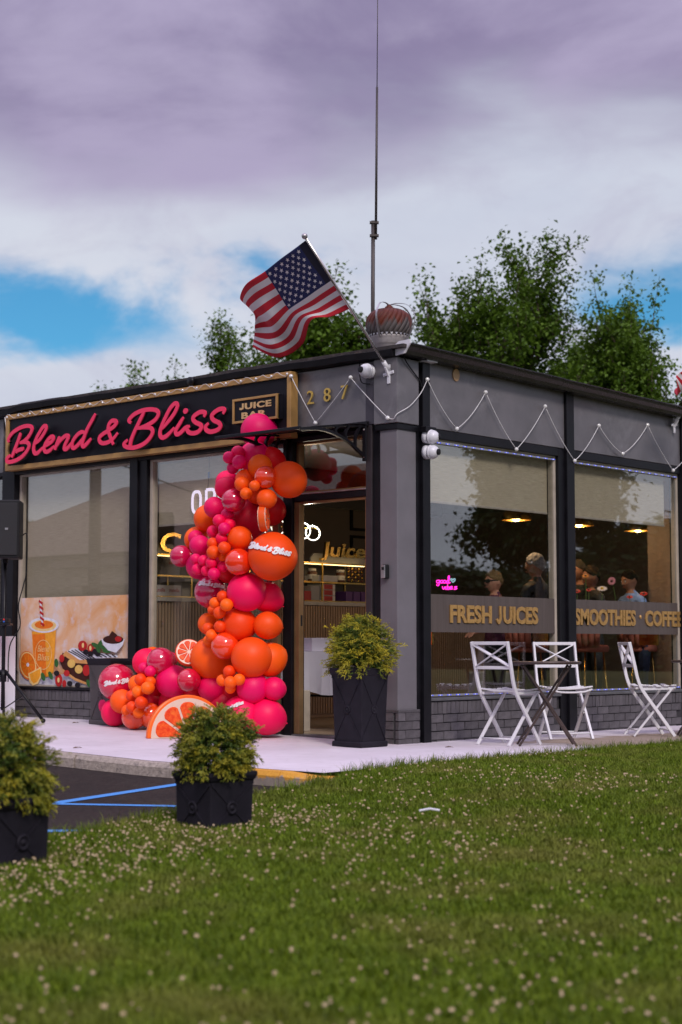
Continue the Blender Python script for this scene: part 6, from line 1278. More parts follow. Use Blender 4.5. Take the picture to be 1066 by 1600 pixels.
# window bar with vases of gerberas
t = thing('window_bar', 'narrow oak bar shelf running behind the window bands', 'shelf', (-0.30, 2.5, 1.02)); part('board', MT['wood'], [((-0.40, 0.60, 1.02), (-0.16, 4.55, 1.05))], parent=t)
for y in (0.65, 2.5, 4.45): part('bracket', MT['brass'], [((-0.38, y, 0.85), (-0.15, y + 0.02, 1.019))], parent=t, bevel=0)
GC = {k: M('petal_' + k, v, 0.6, var=0.15, scale=30) for k, v in dict(yellow=(0.70, 0.42, 0.05), orange=(0.65, 0.20, 0.02), red=(0.50, 0.025, 0.015), cream=(0.68, 0.55, 0.45), pink=(0.60, 0.22, 0.26)).items()}; MT['stemg'] = M('flower_stem_green', (0.10, 0.17, 0.035), 0.6); MT['vase'] = glassmat('vase_glass', (0.9, 0.94, 0.93), 1.45)
def gerbera(label, col, x, y, ybase, fx, R0=0.045, bend=None):
    h = Vector(tuple(onx(x, y, -0.25))); b = Vector(tuple(onx(fx, ybase, -0.25))); b.z = 1.06; t = thing('gerbera', label, 'flower', tuple(b)); ax = (Vector(tuple(CAM)) - h).normalized() * 0.45 + Vector((0, 0, 0.75))
    if bend: ax = Vector(bend)
    ax.normalize(); Mr = ax.to_track_quat('Z', 'Y').to_matrix(); n = 18
    mb = MB(); mid_ = b + (h - b) * 0.7 + Vector((0, 0.006, 0.02)); mb.tube(smooth([tuple(b), tuple(mid_), tuple(h - ax * 0.012), tuple(h)], 4), 0.0035, 6); mb.obj('stem', MT['stemg'], t, smooth_=True)
    for k in range(n):
        a = 2 * math.pi * k / n; mb = MB(); q = []
        for r, w, z in ((0.25, 0.10, 0.0), (0.65, 0.16, 0.10), (1.0, 0.05, 0.05)):
            for s in (-1, 1): q.append(h + Mr @ Vector((R0 * (r * math.cos(a) - s * w * math.sin(a)), R0 * (r * math.sin(a) + s * w * math.cos(a)), R0 * z)))
        mb.add(q, [(0, 1, 3, 2), (2, 3, 5, 4)]); mb.obj('petal', GC[col], t, fix=False)
    mb = MB(); mb.ball(h + ax * 0.004, R0 * 0.3, 10, 6); mb.obj('flower_eye', GC['orange' if col == 'yellow' else 'yellow'] if col in ('yellow', 'cream') else cards['brown'], t)
gerbera('yellow gerbera in the FRESH JUICES window', 'yellow', 861, 901, 945, 864, 0.05, (0.75, -0.3, 0.35)); gerbera('small orange gerbera above the SMOOTHIES lettering', 'orange', 915, 900, 945, 915.5, 0.036); gerbera('red gerbera beside the black post over the S of SMOOTHIES', 'red', 902, 924, 945, 899, 0.038); gerbera('orange red gerbera with bent stem', 'red', 920, 922, 945, 919, 0.03)
gerbera('cream gerbera facing upward over SMOOTHIES', 'cream', 941, 920, 945, 939, 0.055); gerbera('pink gerbera turned sideways on a curved stem', 'pink', 956, 908, 945, 968, 0.045, (0.2, -0.8, 0.15)); gerbera('dark red gerbera in front of the blue shirt', 'red', 1006, 928, 945, 1009, 0.045); gerbera('faint red gerbera beside the blue shirt', 'red', 984, 933, 945, 986, 0.035)
for x, l in ((864, 'small glass vase of the yellow gerbera'), (917, 'small glass vase of the orange gerberas'), (940, 'small glass vase of the cream gerbera'), (968, 'small glass vase of the pink gerbera'), (1008, 'small glass vase before the blue shirt'), (899, 'small glass vase beside the black window post')):
    p = onx(x, 950, -0.25); mb = MB(); mb.lathe([(0.001, 0), (0.025, 0.0), (0.030, 0.02), (0.024, 0.06), (0.014, 0.10), (0.016, 0.12), (0.013, 0.12), (0.011, 0.10), (0.021, 0.06), (0.026, 0.02), (0.001, 0.006)], 16, (-0.25, p[1], 1.051), caps=False); single('bud_vase', mb, MT['vase'], l, 'vase', smooth_=True)
# pink velvet bar stools
def stool(label, x, y, rz):
    t = thing('bar_stool', label, 'bar stool', (x, y, 0.036), rz); sh = 0.74
    mb = MB(); mb.lathe([(0.001, 0), (0.19, 0), (0.205, 0.02), (0.205, 0.05), (0.185, 0.075), (0.001, 0.085)], 28, (0, 0, sh), caps=False); mb.obj('seat', MT['pinkseat'], t, smooth_=True, local=True)
    for k in range(11):
        a = R_(90) + (k - 5) * R_(17); mb = MB(); mb.tube([(0.20 * math.cos(a), 0.20 * math.sin(a), sh + 0.06), (0.225 * math.cos(a), 0.225 * math.sin(a), sh + 0.20), (0.23 * math.cos(a), 0.23 * math.sin(a), sh + 0.34)], 0.033, 8); mb.obj('back_channel', MT['pinkseat'], t, smooth_=True, local=True)
    for k in range(4):
        a = R_(45 + 90 * k); mb = MB(); mb.tube([(0.15 * math.cos(a), 0.15 * math.sin(a), sh), (0.21 * math.cos(a), 0.21 * math.sin(a), 0)], 0.011, 8); mb.obj('leg', MT['brass'], t, smooth_=True, local=True)
    mb = MB(); mb.tube([(0.19 * math.cos(a), 0.19 * math.sin(a), 0.25) for a in np.linspace(0, 2 * math.pi, 25)[:-1]], 0.009, 6, closed=True); mb.obj('foot_ring', MT['brass'], t, smooth_=True, local=True)
for x, l, rz in ((828, 'pink velvet bar stool with brass legs beside the purple top', 2.2), (922, 'pink velvet bar stool past the black window post', 2.6), (1000, 'pink velvet bar stool under COFFEE', 2.4)):
    p = onx(x, 1014, -0.72); stool(l, -0.72, p[1], rz)
p = onx(776, 1060, -1.1); t = thing('white_bin', 'pale grey storage bin on the floor under FRESH JUICES', 'bin', (-1.1, p[1], 0.036)); part('body', cards['grey'], [((-1.3, p[1] - 0.22, 0.037), (-0.95, p[1] + 0.22, 0.58))], parent=t, bevel=0.02); part('handle_slot', MT['rubber'], [((-0.9495, p[1] - 0.02, 0.40), (-0.947, p[1] + 0.07, 0.43))], parent=t, bevel=0)
# ================================================================ people
def make_person(label, px, X, H, face, skin, hair, top, legs, mirror=False, style='short', tilt=0.0, lean=0.0, glasses=False, sleeve=None, female=False, headlift=0.0, pose='down'):
    hc = Vector(tuple(onx(px[0], px[1], X)))           # head centre
    feet = Vector((hc.x, hc.y, 0.036)); Hh = hc.z + 0.115 - 0.036; k = Hh / 1.72
    t = thing('person', label, 'person', tuple(feet), face)      # local: faces -y
    fx = Vector((0, 0, 0)); V = []; E = []; Rr = []
    def v(x, y, z, r, par=None, ry=None):
        V.append((x * k, y * k, z * k)); Rr.append((r * k, (ry or r) * k))
        if par is not None: E.append((par, len(V) - 1))
        return len(V) - 1
    sw = 0.165 if female else 0.185; L0 = -lean
    pel = v(0, 0.01, 0.92, 0.135, None, 0.115); wa = v(0, L0 * .25, 1.06, 0.120, pel, 0.10); chst = v(0, L0 * .6, 1.26, 0.145, wa, 0.11); shc = v(0, L0 * .85, 1.38, 0.105, chst, 0.085); nk = v(0, L0 * 1.0 + 0.01, 1.475, 0.052, shc); hd0 = v(0, L0 * 1.05 - 0.005, 1.53, 0.05, nk)
    for s in (-1, 1):
        shd = v(s * sw, L0 * .85, 1.375, 0.062, shc)
        if pose == 'down': el = v(s * (sw + 0.06), L0 * .6 + 0.02, 1.12, 0.043, shd); wr = v(s * (sw + 0.01), L0 * .6 - 0.16, 0.96, 0.030, el)
        else: el = v(s * (sw + 0.07), L0 * .6 - 0.03, 1.12, 0.043, shd); wr = v(s * (sw - 0.08), L0 * .6 - 0.25, 1.06, 0.030, el)
        pm = v(s * (sw - 0.02 if pose == 'down' else sw - 0.13), L0 * .6 - (0.23 if pose == 'down' else 0.29), 0.93 if pose == 'down' else 1.05, 0.034, wr, 0.018)
        pmx, pmy, pmz = V[pm][0] / k, V[pm][1] / k, V[pm][2] / k
        for j, (dx, ln) in enumerate(((-0.028, 0.058), (-0.010, 0.068), (0.009, 0.064), (0.026, 0.050))):
            f1 = v(pmx + dx, pmy - 0.03, pmz - 0.02, 0.010, pm); v(pmx + dx * 1.1, pmy - 0.03 - ln * .7, pmz - 0.035 - ln * .5, 0.008, f1)
        th1 = v(pmx - s * 0.04, pmy + 0.0, pmz - 0.005, 0.011, pm); v(pmx - s * 0.055, pmy - 0.035, pmz - 0.02, 0.009, th1)
        hp = v(s * 0.09, 0.01, 0.86, 0.098, pel); kn = v(s * 0.10, -0.01, 0.48, 0.060, hp); an = v(s * 0.10, 0.02, 0.09, 0.040, kn); v(s * 0.11, -0.12, 0.035, 0.036, an)
    me = bpy.data.meshes.new('sk'); me.from_pydata(V, E, []); o = bpy.data.objects.new('sk', me); COL.objects.link(o)
    md = o.modifiers.new('s', 'SKIN'); lay = me.skin_vertices[0].data if me.skin_vertices else None
    if lay is None:
        bm = bmesh.new(); bm.from_mesh(me); bm.verts.layers.skin.verify(); bm.to_mesh(me); bm.free(); lay = me.skin_vertices[0].data
    for i, d in enumerate(lay): d.radius = Rr[i]; d.use_root = (i == 0)
    md2 = o.modifiers.new('u', 'SUBSURF'); md2.levels = 1; md2.render_levels = 1
    bpy.context.view_layer.update(); dg = bpy.context.evaluated_depsgraph_get(); ev = o.evaluated_get(dg).to_mesh()
    bv = [x.co.copy() for x in ev.vertices]; bf = [tuple(p.vertices) for p in ev.polygons]; bpy.data.objects.remove(o)
    # head: egg with brow, sockets, nose, lips, chin, ears
    hv = []; hf = []; n, m = 40, 30; hz = 1.605 * k; cy = (L0 * 1.08 - 0.012) * k; a_, b_, c_ = 0.076 * k, 0.098 * k, 0.120 * k
    def bump(x, z, cx, cz, sx, sz): return math.exp(-((x - cx) / sx) ** 2 - ((z - cz) / sz) ** 2)
    for j in range(m + 1):
        ph = math.pi * j / m
        for i in range(n):
            th = 2 * math.pi * i / n; x, y, z = math.sin(ph) * math.cos(th), math.sin(ph) * math.sin(th), math.cos(ph)
            fz = z; wdt = 1.0 - 0.26 * max(0, -z) ** 1.4; X_1 = x * a_ * wdt; Y_1 = y * b_ * (1 - 0.16 * max(0, -z)) ; Z_1 = z * c_
            if y < 0:
                f = -y; d = 0.0
                d += 0.026 * bump(x, z, 0, -0.18, 0.16, 0.10) + 0.016 * bump(x, z, 0, 0.0, 0.11, 0.20) + 0.006 * bump(x, z, 0, 0.22, 0.7, 0.10) - 0.012 * (bump(x, z, .42, 0.03, .2, .1) + bump(x, z, -.42, 0.03, .2, .1)) + 0.007 * bump(x, z, 0, -0.47, 0.30, 0.06) + 0.005 * bump(x, z, 0, -0.58, 0.26, 0.05) - .004 * bump(x, z, 0, -.525, .3, .025) + 0.012 * bump(x, z, 0, -0.86, 0.35, 0.15) + 0.006 * (bump(x, z, .5, -.2, .2, .18) + bump(x, z, -.5, -.2, .2, .18))
                Y_1 -= d * k * min(1, f * 2.2)
            hv.append(Vector((X_1, Y_1, Z_1)))
    for j in range(m):
        for i in range(n): i2 = (i + 1) % n; hf.append((j * n + i, j * n + i2, (j + 1) * n + i2, (j + 1) * n + i))
    Rt = Matrix.Rotation(tilt, 3, 'X'); hcl = Vector((0, cy, hz))
    hpt = lambda p: hcl + Rt @ Vector(p)
    b0 = len(bv); bv += [hpt(p) for p in hv]; bf += [tuple(b0 + q for q in f) for f in hf]
    for s in (-1, 1):
        e0 = len(bv); mbx = MB(); mbx.ball((0, 0, 0), 1, 10, 8); bv += [hpt((s * a_ * 0.98 + q[0] * 0.010 * k, 0.012 * k + q[1] * 0.020 * k, -0.005 * k + q[2] * 0.033 * k)) for q in mbx.v]; bf += [tuple(e0 + i for i in f) for f in mbx.f]
    # one continuous surface by voxel remesh
    me = bpy.data.meshes.new('person_body'); me.from_pydata([tuple(p) for p in bv], [], bf); o = bpy.data.objects.new('tmp', me); COL.objects.link(o); bm = bmesh.new(); bm.from_mesh(me); bmesh.ops.recalc_face_normals(bm, faces=bm.faces); bm.to_mesh(me); bm.free()
    rm = o.modifiers.new('r', 'REMESH'); rm.mode = 'VOXEL'; rm.voxel_size = 0.0085; rm.use_smooth_shade = True; smd = o.modifiers.new('sm', 'SMOOTH'); smd.factor = 0.5; smd.iterations = 2
    bpy.context.view_layer.update(); dg = bpy.context.evaluated_depsgraph_get(); fin = bpy.data.meshes.new_from_object(o.evaluated_get(dg)); bpy.data.objects.remove(o)
    fin.name = 'body'; fin.materials.clear()
    for m_ in (skin, top, legs, MT['rubber']): fin.materials.append(m_)
    hand_z = None; mi = []
    wrist = [Vector(V[i]) for i in range(len(V)) if abs(Rr[i][0] - 0.030 * k) < 1e-6]; elb = [Vector(V[i]) for i in range(len(V)) if abs(Rr[i][0] - 0.043 * k) < 1e-6]
    for p in fin.polygons:
        c = p.center; z = c.z / k; ma = 1
        if z > 1.478 + (0.015 if c.y > L0 * k else -0.022): ma = 0
        elif z < 0.06: ma = 3
        elif min((c - w).length for w in wrist) < 0.035 * k or min((c - (w + Vector((0, -0.09 * k, -0.02 * k)))).length for w in wrist) < 0.085 * k: ma = 0
        elif sleeve == 'short' and any((c - (w + e) / 2).length < 0.13 * k and c.y < e.y + 0.01 for w, e in zip(wrist, elb)): ma = 0
        elif z < 0.93 and abs(c.x) < 0.2 * k and (c - wrist[0]).length > 0.09 * k and (c - wrist[1]).length > 0.09 * k: ma = 2
        mi.append(ma)
    fin.polygons.foreach_set('material_index', mi); fin.polygons.foreach_set('use_smooth', [True] * len(mi))
    bo = bpy.data.objects.new('body', fin); COL.objects.link(bo); bo.parent = t; WMX[bo.name] = wm_of(t)
    # hair: shell over the skull with strand relief
    mb = MB(); q = []; n2, m2 = 44, 16; rr = random.Random(int(px[0]))
    low = {'short': 0.25, 'crop': 0.42, 'bald': 0.55, 'bob': -0.05}[style]
    for j in range(m2 + 1):
        for i in range(n2):
            th = 2 * math.pi * i / n2; back = 0.5 + 0.5 * math.sin(th); front = max(0, -math.sin(th))
            zmin = (1 - back) * (0.55 if style != 'bob' else 0.42) + back * (-0.45 if style != 'bob' else -0.5); sidez = abs(math.cos(th)) ** 2; zmin = zmin * (1 - sidez * .6) + sidez * .6 * (0.05 if style != 'bob' else -0.1)
            zt = 1.0 + (zmin - 1.0) * j / m2; ph = math.acos(clamp(zt, -1, 1)); g = (1.07 if style == 'crop' else 1.13 if style == 'short' else 1.22) + 0.05 * rr.uniform(-1, 1) + 0.04 * math.sin(th * 9 + j)
            g = 1 + (g - 1) * (1 if j < m2 - 1 else 0.25)
            q.append(hpt((a_ * g * math.sin(ph) * math.cos(th), b_ * g * math.sin(ph) * math.sin(th) , c_ * (1 + (g - 1) * .8) * zt)))
    mb.add(q, [(j * n2 + i, j * n2 + (i + 1) % n2, (j + 1) * n2 + (i + 1) % n2, (j + 1) * n2 + i) for j in range(m2) for i in range(n2)]); mb.obj('hair', hair, t, smooth_=True, local=True, fix=False)
    for s in (-1, 1):
        mb = MB(); c = hpt((s * 0.030 * k, -b_ * 0.90, 0.006 * k)); mb.ball(c, 0.0115 * k, 10, 8); e_ = mb.obj('eye', cards['white'], t, smooth_=True, local=True); mb = MB(); mb.ball(c + (Rt @ Vector((0, -0.008 * k, 0))), 0.006 * k, 8, 6); mb.obj('iris', MT['rubber'], e_, smooth_=True, local=True)
        mb = MB(); mb.tube([hpt((s * 0.014 * k, -b_ * 1.01, 0.026 * k)), hpt((s * 0.032 * k, -b_ * 1.0, 0.031 * k)), hpt((s * 0.048 * k, -b_ * 0.88, 0.025 * k))], 0.0035 * k, 5); mb.obj('eyebrow', hair, t, local=True)
    mb = MB(); mb.tube(smooth([tuple(hpt((x * k, (-b_ / k * 0.98 + 0.25 * abs(x)) * k - 0.004, (-0.063 + 0.25 * abs(x)) * k))) for x in (-0.024, -0.012, 0, 0.012, 0.024)], 3), 0.004 * k, 5); mb.obj('mouth', M('lip_' + str(px[0]), (0.32, 0.07, 0.06), 0.5), t, smooth_=True, local=True)
    if glasses:
        mb = MB()
        for s in (-1, 1): mb.prism([(s * 0.006, 0.018), (s * 0.056, 0.020), (s * 0.060, -0.004), (s * 0.050, -0.018), (s * 0.018, -0.018), (s * 0.008, -0.006)], lambda u, v_, w: hpt((u * k, (-0.114 + 0.9 * abs(u) ** 1.5 * 2) * k - w, v_ * k + 0.004)), -0.003, 0.004)
        mb.bar(hpt((-0.01 * k, -0.113 * k, 0.014 * k)), hpt((0.01 * k, -0.113 * k, 0.014 * k)), 0.006, 0.006)
        for s in (-1, 1): mb.bar(hpt((s * 0.060 * k, -0.092 * k, 0.014 * k)), hpt((s * 0.080 * k, 0.01 * k, 0.012 * k)), 0.004, 0.010)
        mb.obj('sunglasses', MT['rubber'], t, local=True)
    return t
SK = lambda n, c: M('skin_' + n, c, 0.6, spec=0.25, var=0.08, scale=15)
HR = lambda n, c: M('hair_' + n, c, 0.8, spec=0.12, var=0.5, scale=60, bump=0.6, bscale=140, stretch=(3, 3, 0.3))
dk = M('dark_trousers', (0.015, 0.015, 0.02), 0.8)
make_person('person in sunglasses and plum top behind FRESH JUICES', (773, 911), -0.62, 1.6, R_(-20), SK('a', (0.42, 0.20, 0.13)), HR('a', (0.17, 0.10, 0.045)), M('plum_top', (0.085, 0.010, 0.040), 0.7), dk, style='short', glasses=True, female=True, pose='fold')
make_person('grey-haired person in black patterned jacket turned away', (838, 884), -0.72, 1.75, R_(-85), SK('b', (0.38, 0.18, 0.12)), HR('b', (0.32, 0.30, 0.29)), M('black_patterned_jacket', (0.010, 0.011, 0.016), 0.7, alt=(0.08, 0.085, 0.11), altm=(0.63, 0.70), scale=16), dk, style='short', pose='fold')
make_person('balding person in dark top past the black window post', (904, 892), -1.15, 1.75, R_(-5), SK('c', (0.36, 0.17, 0.11)), HR('c', (0.05, 0.035, 0.025)), M('dark_top_c', (0.012, 0.012, 0.014), 0.8), dk, style='crop')
make_person('dark-haired person in black top between the orange and cream gerberas', (925, 902), -0.95, 1.7, R_(-25), SK('d', (0.30, 0.14, 0.09)), HR('d', (0.02, 0.015, 0.012)), M('dark_top_d', (0.010, 0.010, 0.013), 0.8), dk, style='short', pose='fold')
make_person('smiling dark-haired person in light blue shirt leaning forward', (996, 908), -0.70, 1.7, R_(-18), SK('e', (0.34, 0.165, 0.105)), HR('e', (0.018, 0.013, 0.011)), M('light_blue_shirt', (0.20, 0.30, 0.55), 0.75, var=0.1, bump=0.3, bscale=12), M('blue_jeans', (0.02, 0.03, 0.07), 0.8), style='crop', tilt=R_(14), lean=0.10, pose='fold')
# ================================================================ trees
def leafmat(name, a, b):
    m, t, p = NT(name); n = noise(t, 0.9, 3); at = nnode(t, 'ShaderNodeAttribute', attribute_name='tip'); c = mixc(t, at.outputs['Fac'], a, b); c2 = mixc(t, maprange(t, n, 0.4, 0.65, 0, 0.5), c, tuple(min(1, v * 1.5) for v in b))
    t.links.new(c2, p.inputs['Base Color']); p.inputs['Roughness'].default_value = 0.6; p.inputs['Specular IOR Level'].default_value = 0.12
    tr = nnode(t, 'ShaderNodeBsdfTranslucent', {0: (b[0] * 1.2, b[1] * 1.3, b[2], 1)}); mx = nnode(t, 'ShaderNodeMixShader', {0: 0.25, 1: p.outputs[0], 2: tr.outputs[0]}); t.links.new(mx.outputs[0], t.nodes['Material Output'].inputs[0]); return m
TOPZ = {}
LEAF = leafmat('maple_leaves', (0.026, 0.058, 0.008), (0.085, 0.145, 0.014)); LEAFD = leafmat('dark_leaves', (0.016, 0.030, 0.010), (0.035, 0.058, 0.018))
def tree_meshes(seed, H, spread, trunkh, nlimb, leaf_sz, leaves_per, mat, upright=0.6, depth=3, shoots=0):
    rnd = random.Random(seed); wood = MB(); lv = MB(); tips = []
    def branch(p, d, L_, r, lev):
        pts = [p]; q = p.copy(); dd = d.copy(); k = 5
        for i in range(k):
            dd = (dd + Vector((rnd.uniform(-.18, .18), rnd.uniform(-.18, .18), rnd.uniform(-.05, .16) * upright))).normalized(); q = q + dd * L_ / k; pts.append(q.copy())
        rs = [r * (1 - 0.75 * i / k) for i in range(k + 1)]; wood.tube(pts, rs, 6 if lev < 2 else 4, caps=False)
        if lev >= depth - 1:
            for i in range(1, k + 1): tips.append((pts[i], dd))
        if lev < depth:
            for j in range(5 if lev == 0 else 5):
                f = rnd.uniform(0.3, 1.0); b = pts[min(k, int(f * k))]; ang = rnd.uniform(0.45, 1.0)
                s = dd.orthogonal().normalized(); s.rotate(Quaternion(dd, rnd.uniform(0, 6.28))); nd = (dd * math.cos(ang) + s * math.sin(ang) + Vector((0, 0, 0.22 * upright))).normalized(); branch(b, nd, L_ * rnd.uniform(0.45, 0.68), r * 0.42, lev + 1)
    base = Vector((0, 0, 0)); tr = [base, Vector((0.05, 0, trunkh * .5)), Vector((0, 0.06, trunkh)), Vector((0.1, 0.05, H * 0.72))]; wood.tube(tr, [H * 0.022, H * 0.018, H * 0.014, H * 0.004], 9)
    for i in range(nlimb):
        z = trunkh + (H * 0.68 - trunkh) * i / nlimb; a = i * 2.4 + rnd.uniform(-.4, .4); up = rnd.uniform(0.35, 0.9) * upright + 0.25 + 0.5 * i / nlimb
        d = Vector((math.cos(a), math.sin(a), up)).normalized(); branch(Vector((0.03, 0.03, z)), d, spread * rnd.uniform(0.75, 1.1) * (1 - 0.35 * i / nlimb), H * 0.010, 0)
    for i in range(shoots):      # long leafy shoots that ragged out the crown
        p, d = rnd.choice(tips); dd = (d * 0.6 + Vector((rnd.uniform(-.3, .3), rnd.uniform(-.3, .3), 1.0))).normalized(); L_ = rnd.uniform(0.7, 1.5); pts = [p + dd * L_ * j / 6 + Vector((rnd.uniform(-.05, .05), rnd.uniform(-.05, .05), 0)) for j in range(7)]
        wood.tube(pts, [0.02 * (1 - j / 8) for j in range(7)], 4, caps=False); tips += [(q, dd) for q in pts[1:]]
    for p, d in tips:
        for j in range(leaves_per):
            c = p + Vector((rnd.gauss(0, 1), rnd.gauss(0, 1), rnd.gauss(0, .8))) * leaf_sz * (1.35 if shoots else 1.5); s = leaf_sz * rnd.uniform(0.6, 1.2)
            ax = Vector((rnd.uniform(-1, 1), rnd.uniform(-1, 1), rnd.uniform(-.6, .5))).normalized(); nn = Vector((rnd.uniform(-.7, .7), rnd.uniform(-.7, .7), 1)).normalized(); sd = ax.cross(nn).normalized() * s * 0.42; dr = Vector((0, 0, -s * 0.25))
            b = len(lv.v); lv.v += [tuple(c), tuple(c + ax * s * .5 + sd), tuple(c + ax * s + dr), tuple(c + ax * s * .5 - sd)]; g = rnd.random(); lv.a += [g] * 4; lv.f += [(b, b + 1, b + 2), (b, b + 2, b + 3)]; lv.m += [0, 0]
    return wood.mesh('trunk', MT['bark'], True), lv.mesh('crown', mat)
T1 = tree_meshes(41, 11.6, 3.4, 2.6, 17, 0.125, 17, LEAF, 0.85, 2, 40); T2 = tree_meshes(77, 10.6, 3.1, 2.4, 15, 0.125, 17, LEAF, 0.85, 2, 38); T3 = tree_meshes(5, 6.0, 1.5, 2.4, 10, 0.15, 9, LEAFD, 0.3); T4 = tree_meshes(15, 5.0, 1.9, 0.2, 12, 0.22, 8, LEAFD, 0.2)
def mesh_top(me): c = np.empty(len(me.vertices) * 3, np.float32); me.vertices.foreach_get('co', c); return float(np.percentile(c[2::3], 98.5))
for T_ in (T1, T2, T3, T4): TOPZ[T_[1].name] = mesh_top(T_[1])
def tree(label, ms, loc, rz=0, s=1.0, group=None, name='maple_tree', zs=1.0):
    t = thing(name, label, 'tree', loc, rz, group); t.scale = (s, s, s * zs)
    for nm, me in zip(('trunk', 'crown'), ms): o = bpy.data.objects.new(nm, me); COL.objects.link(o); o.parent = t
    return t
def gat(x, D): d = ray(x, 1000); h = d.copy(); h[2] = 0; h /= np.linalg.norm(h); p = CAM + h * D / float(np.dot(h, FH)); return (p[0], p[1], -0.45)
def htree(label, ms, x, ytop, D, rz, name='maple_tree', wide=1.0, mirror=False, group=None):
    p = gat(x, D); z = CAMH + D * (ray(x, ytop)[2] / float(np.dot(ray(x, ytop), FH))); s = (z + 0.45) / TOPZ[ms[1].name]
    if mirror: p = (-p[0], p[1], p[2])
    t = tree(label, ms, p, rz, s * wide, group, name, 1 / wide); return t
htree('tall broad leafy maple behind the side roof', T1, 768, 410, 38, 0.6, wide=0.86); htree('leafy maple behind the far end of the side gutter', T2, 1005, 490, 38, 2.0, wide=0.78)
htree('leafy maple behind the flag and the roof vent', T2, 540, 505, 46, 4.1); htree('smaller leafy maple between the flag and the sign', T1, 395, 535, 46, 2.6, wide=0.85); htree('distant maple whose tops just clear the sign roof', T2, 205, 612, 60, 1.2)
htree('leafy maple in the gap between the two tall maples', T2, 892, 560, 44, 5.1)
# the other side of the lawn, seen only as reflections in the glass
htree('spreading dark tree on the lawn across from the side windows', T3, 848, 640, 44, 0.4, 'lawn_tree', 0.85, True)
for i, (x, y, D, l) in enumerate(((690, 900, 92, 'first'), (740, 925, 100, 'second'), (790, 905, 95, 'third'), (850, 915, 100, 'fourth'), (905, 925, 96, 'fifth'), (960, 905, 100, 'sixth'), (1010, 860, 92, 'seventh'), (1055, 835, 92, 'eighth'), (1110, 850, 92, 'ninth'), (640, 890, 92, 'tenth'))):
    htree('dark tree in the row across the side lawn', T4, x, y, D, i * 1.3, 'lawn_tree', 1.8, True, 'trees across the side lawn')
mb = MB(); mb.tube([(16.5, 26, -0.45), (16.5, 26, 9.0)], [0.11, 0.07], 10); lp = thing('lamp_post', 'tall green lamp post across the side lawn', 'lamp post', (16.5, 26, -0.45)); mb.obj('post', M('green_post_paint', (0.02, 0.05, 0.045), 0.5), lp, smooth_=True); mb = MB(); mb.bar((16.5, 26, 8.9), (15.4, 25.6, 9.1), 0.10, 0.08); mb.bar((15.5, 25.6, 9.08), (15.0, 25.4, 9.05), 0.28, 0.12); mb.obj('lamp_head', MT['steel'], lp)
# low building across the parking lot
ob = thing('office_building', 'low beige office building with hipped roof across the parking lot', 'building', (-20, -16, -0.4)); BE = M('beige_stucco', (0.42, 0.34, 0.24), 0.8, var=0.08); RF = M('brown_roof_tiles', (0.20, 0.15, 0.11), 0.8, var=0.2)
part('wall', BE, [((-27, -20, -0.4), (-12, -14, 3.0))], parent=ob); mb = MB(); mb.add([(-27.6, -20.6, 3.0), (-11.4, -20.6, 3.0), (-11.4, -13.4, 3.0), (-27.6, -13.4, 3.0), (-24, -17, 5.0), (-15, -17, 5.0)], [(0, 1, 5, 4), (1, 2, 5), (2, 3, 4, 5), (3, 0, 4), (3, 2, 1, 0)]); mb.obj('roof', RF, ob)
part('porch', BE, [((-20.5, -14.0, 2.2), (-16.5, -12.4, 2.6))], parent=ob); part('porch_gable', RF, [((-20.8, -14, 2.6), (-16.2, -12.2, 2.75))], parent=ob)
for x in (-20.2, -16.9): part('porch_post', BE, [((x, -12.7, -0.4), (x + 0.25, -12.45, 2.2))], parent=ob)
for x in (-26, -24, -22.3, -15.6, -14): w_ = part('window', MT['cream'], [((x, -14.0, 0.6), (x + 1.2, -13.93, 2.0))], parent=ob); part('pane', MT['rubber'], [((x + .08, -13.93, 0.68), (x + 1.12, -13.915, 1.92))], parent=w_, bevel=0)
for i, (x, y) in enumerate(((-34, -22), (-8, -24), (-2, -27), (4, -30), (-40, -14), (12, -30))): tree('dark tree beyond the office building lot', T3, (x, y, -0.45), i, 1.0, 'trees beyond the parking lot', 'lot_tree')
# ================================================================ lawn
def lawnsoil():
    m, t, p = NT('lawn_thatch'); n = noise(t, 3, 5); n2 = noise(t, 60, 3); c = mixc(t, n2, (0.045, 0.055, 0.012), (0.085, 0.085, 0.024)); c = mixc(t, maprange(t, n, .5, .75), c, (0.085, 0.070, 0.03)); t.links.new(c, p.inputs['Base Color']); p.inputs['Roughness'].default_value = 1.0; p.inputs['Specular IOR Level'].default_value = 0.1; return m
mb = MB(); ys = list(np.linspace(40, 6, 14)) + list(np.linspace(5.5, -14, 79)) + [-18, -24, -30]; nx = 30; vs = []
for y in ys:
    ex = edge_x(y)
    for i in range(nx): d = (i / (nx - 1)) ** 2.2 * 70; vs.append((ex + d, y, lawnz(ex + d, y) - (0.02 if i == 0 else 0)))
mb.add(vs, [(j * nx + i, (j + 1) * nx + i, (j + 1) * nx + i + 1, j * nx + i + 1) for j in range(len(ys) - 1) for i in range(nx - 1)]); lawn = mb.obj('lawn', lawnsoil(), None, smooth_=True, fix=False); lawn['kind'] = 'structure'
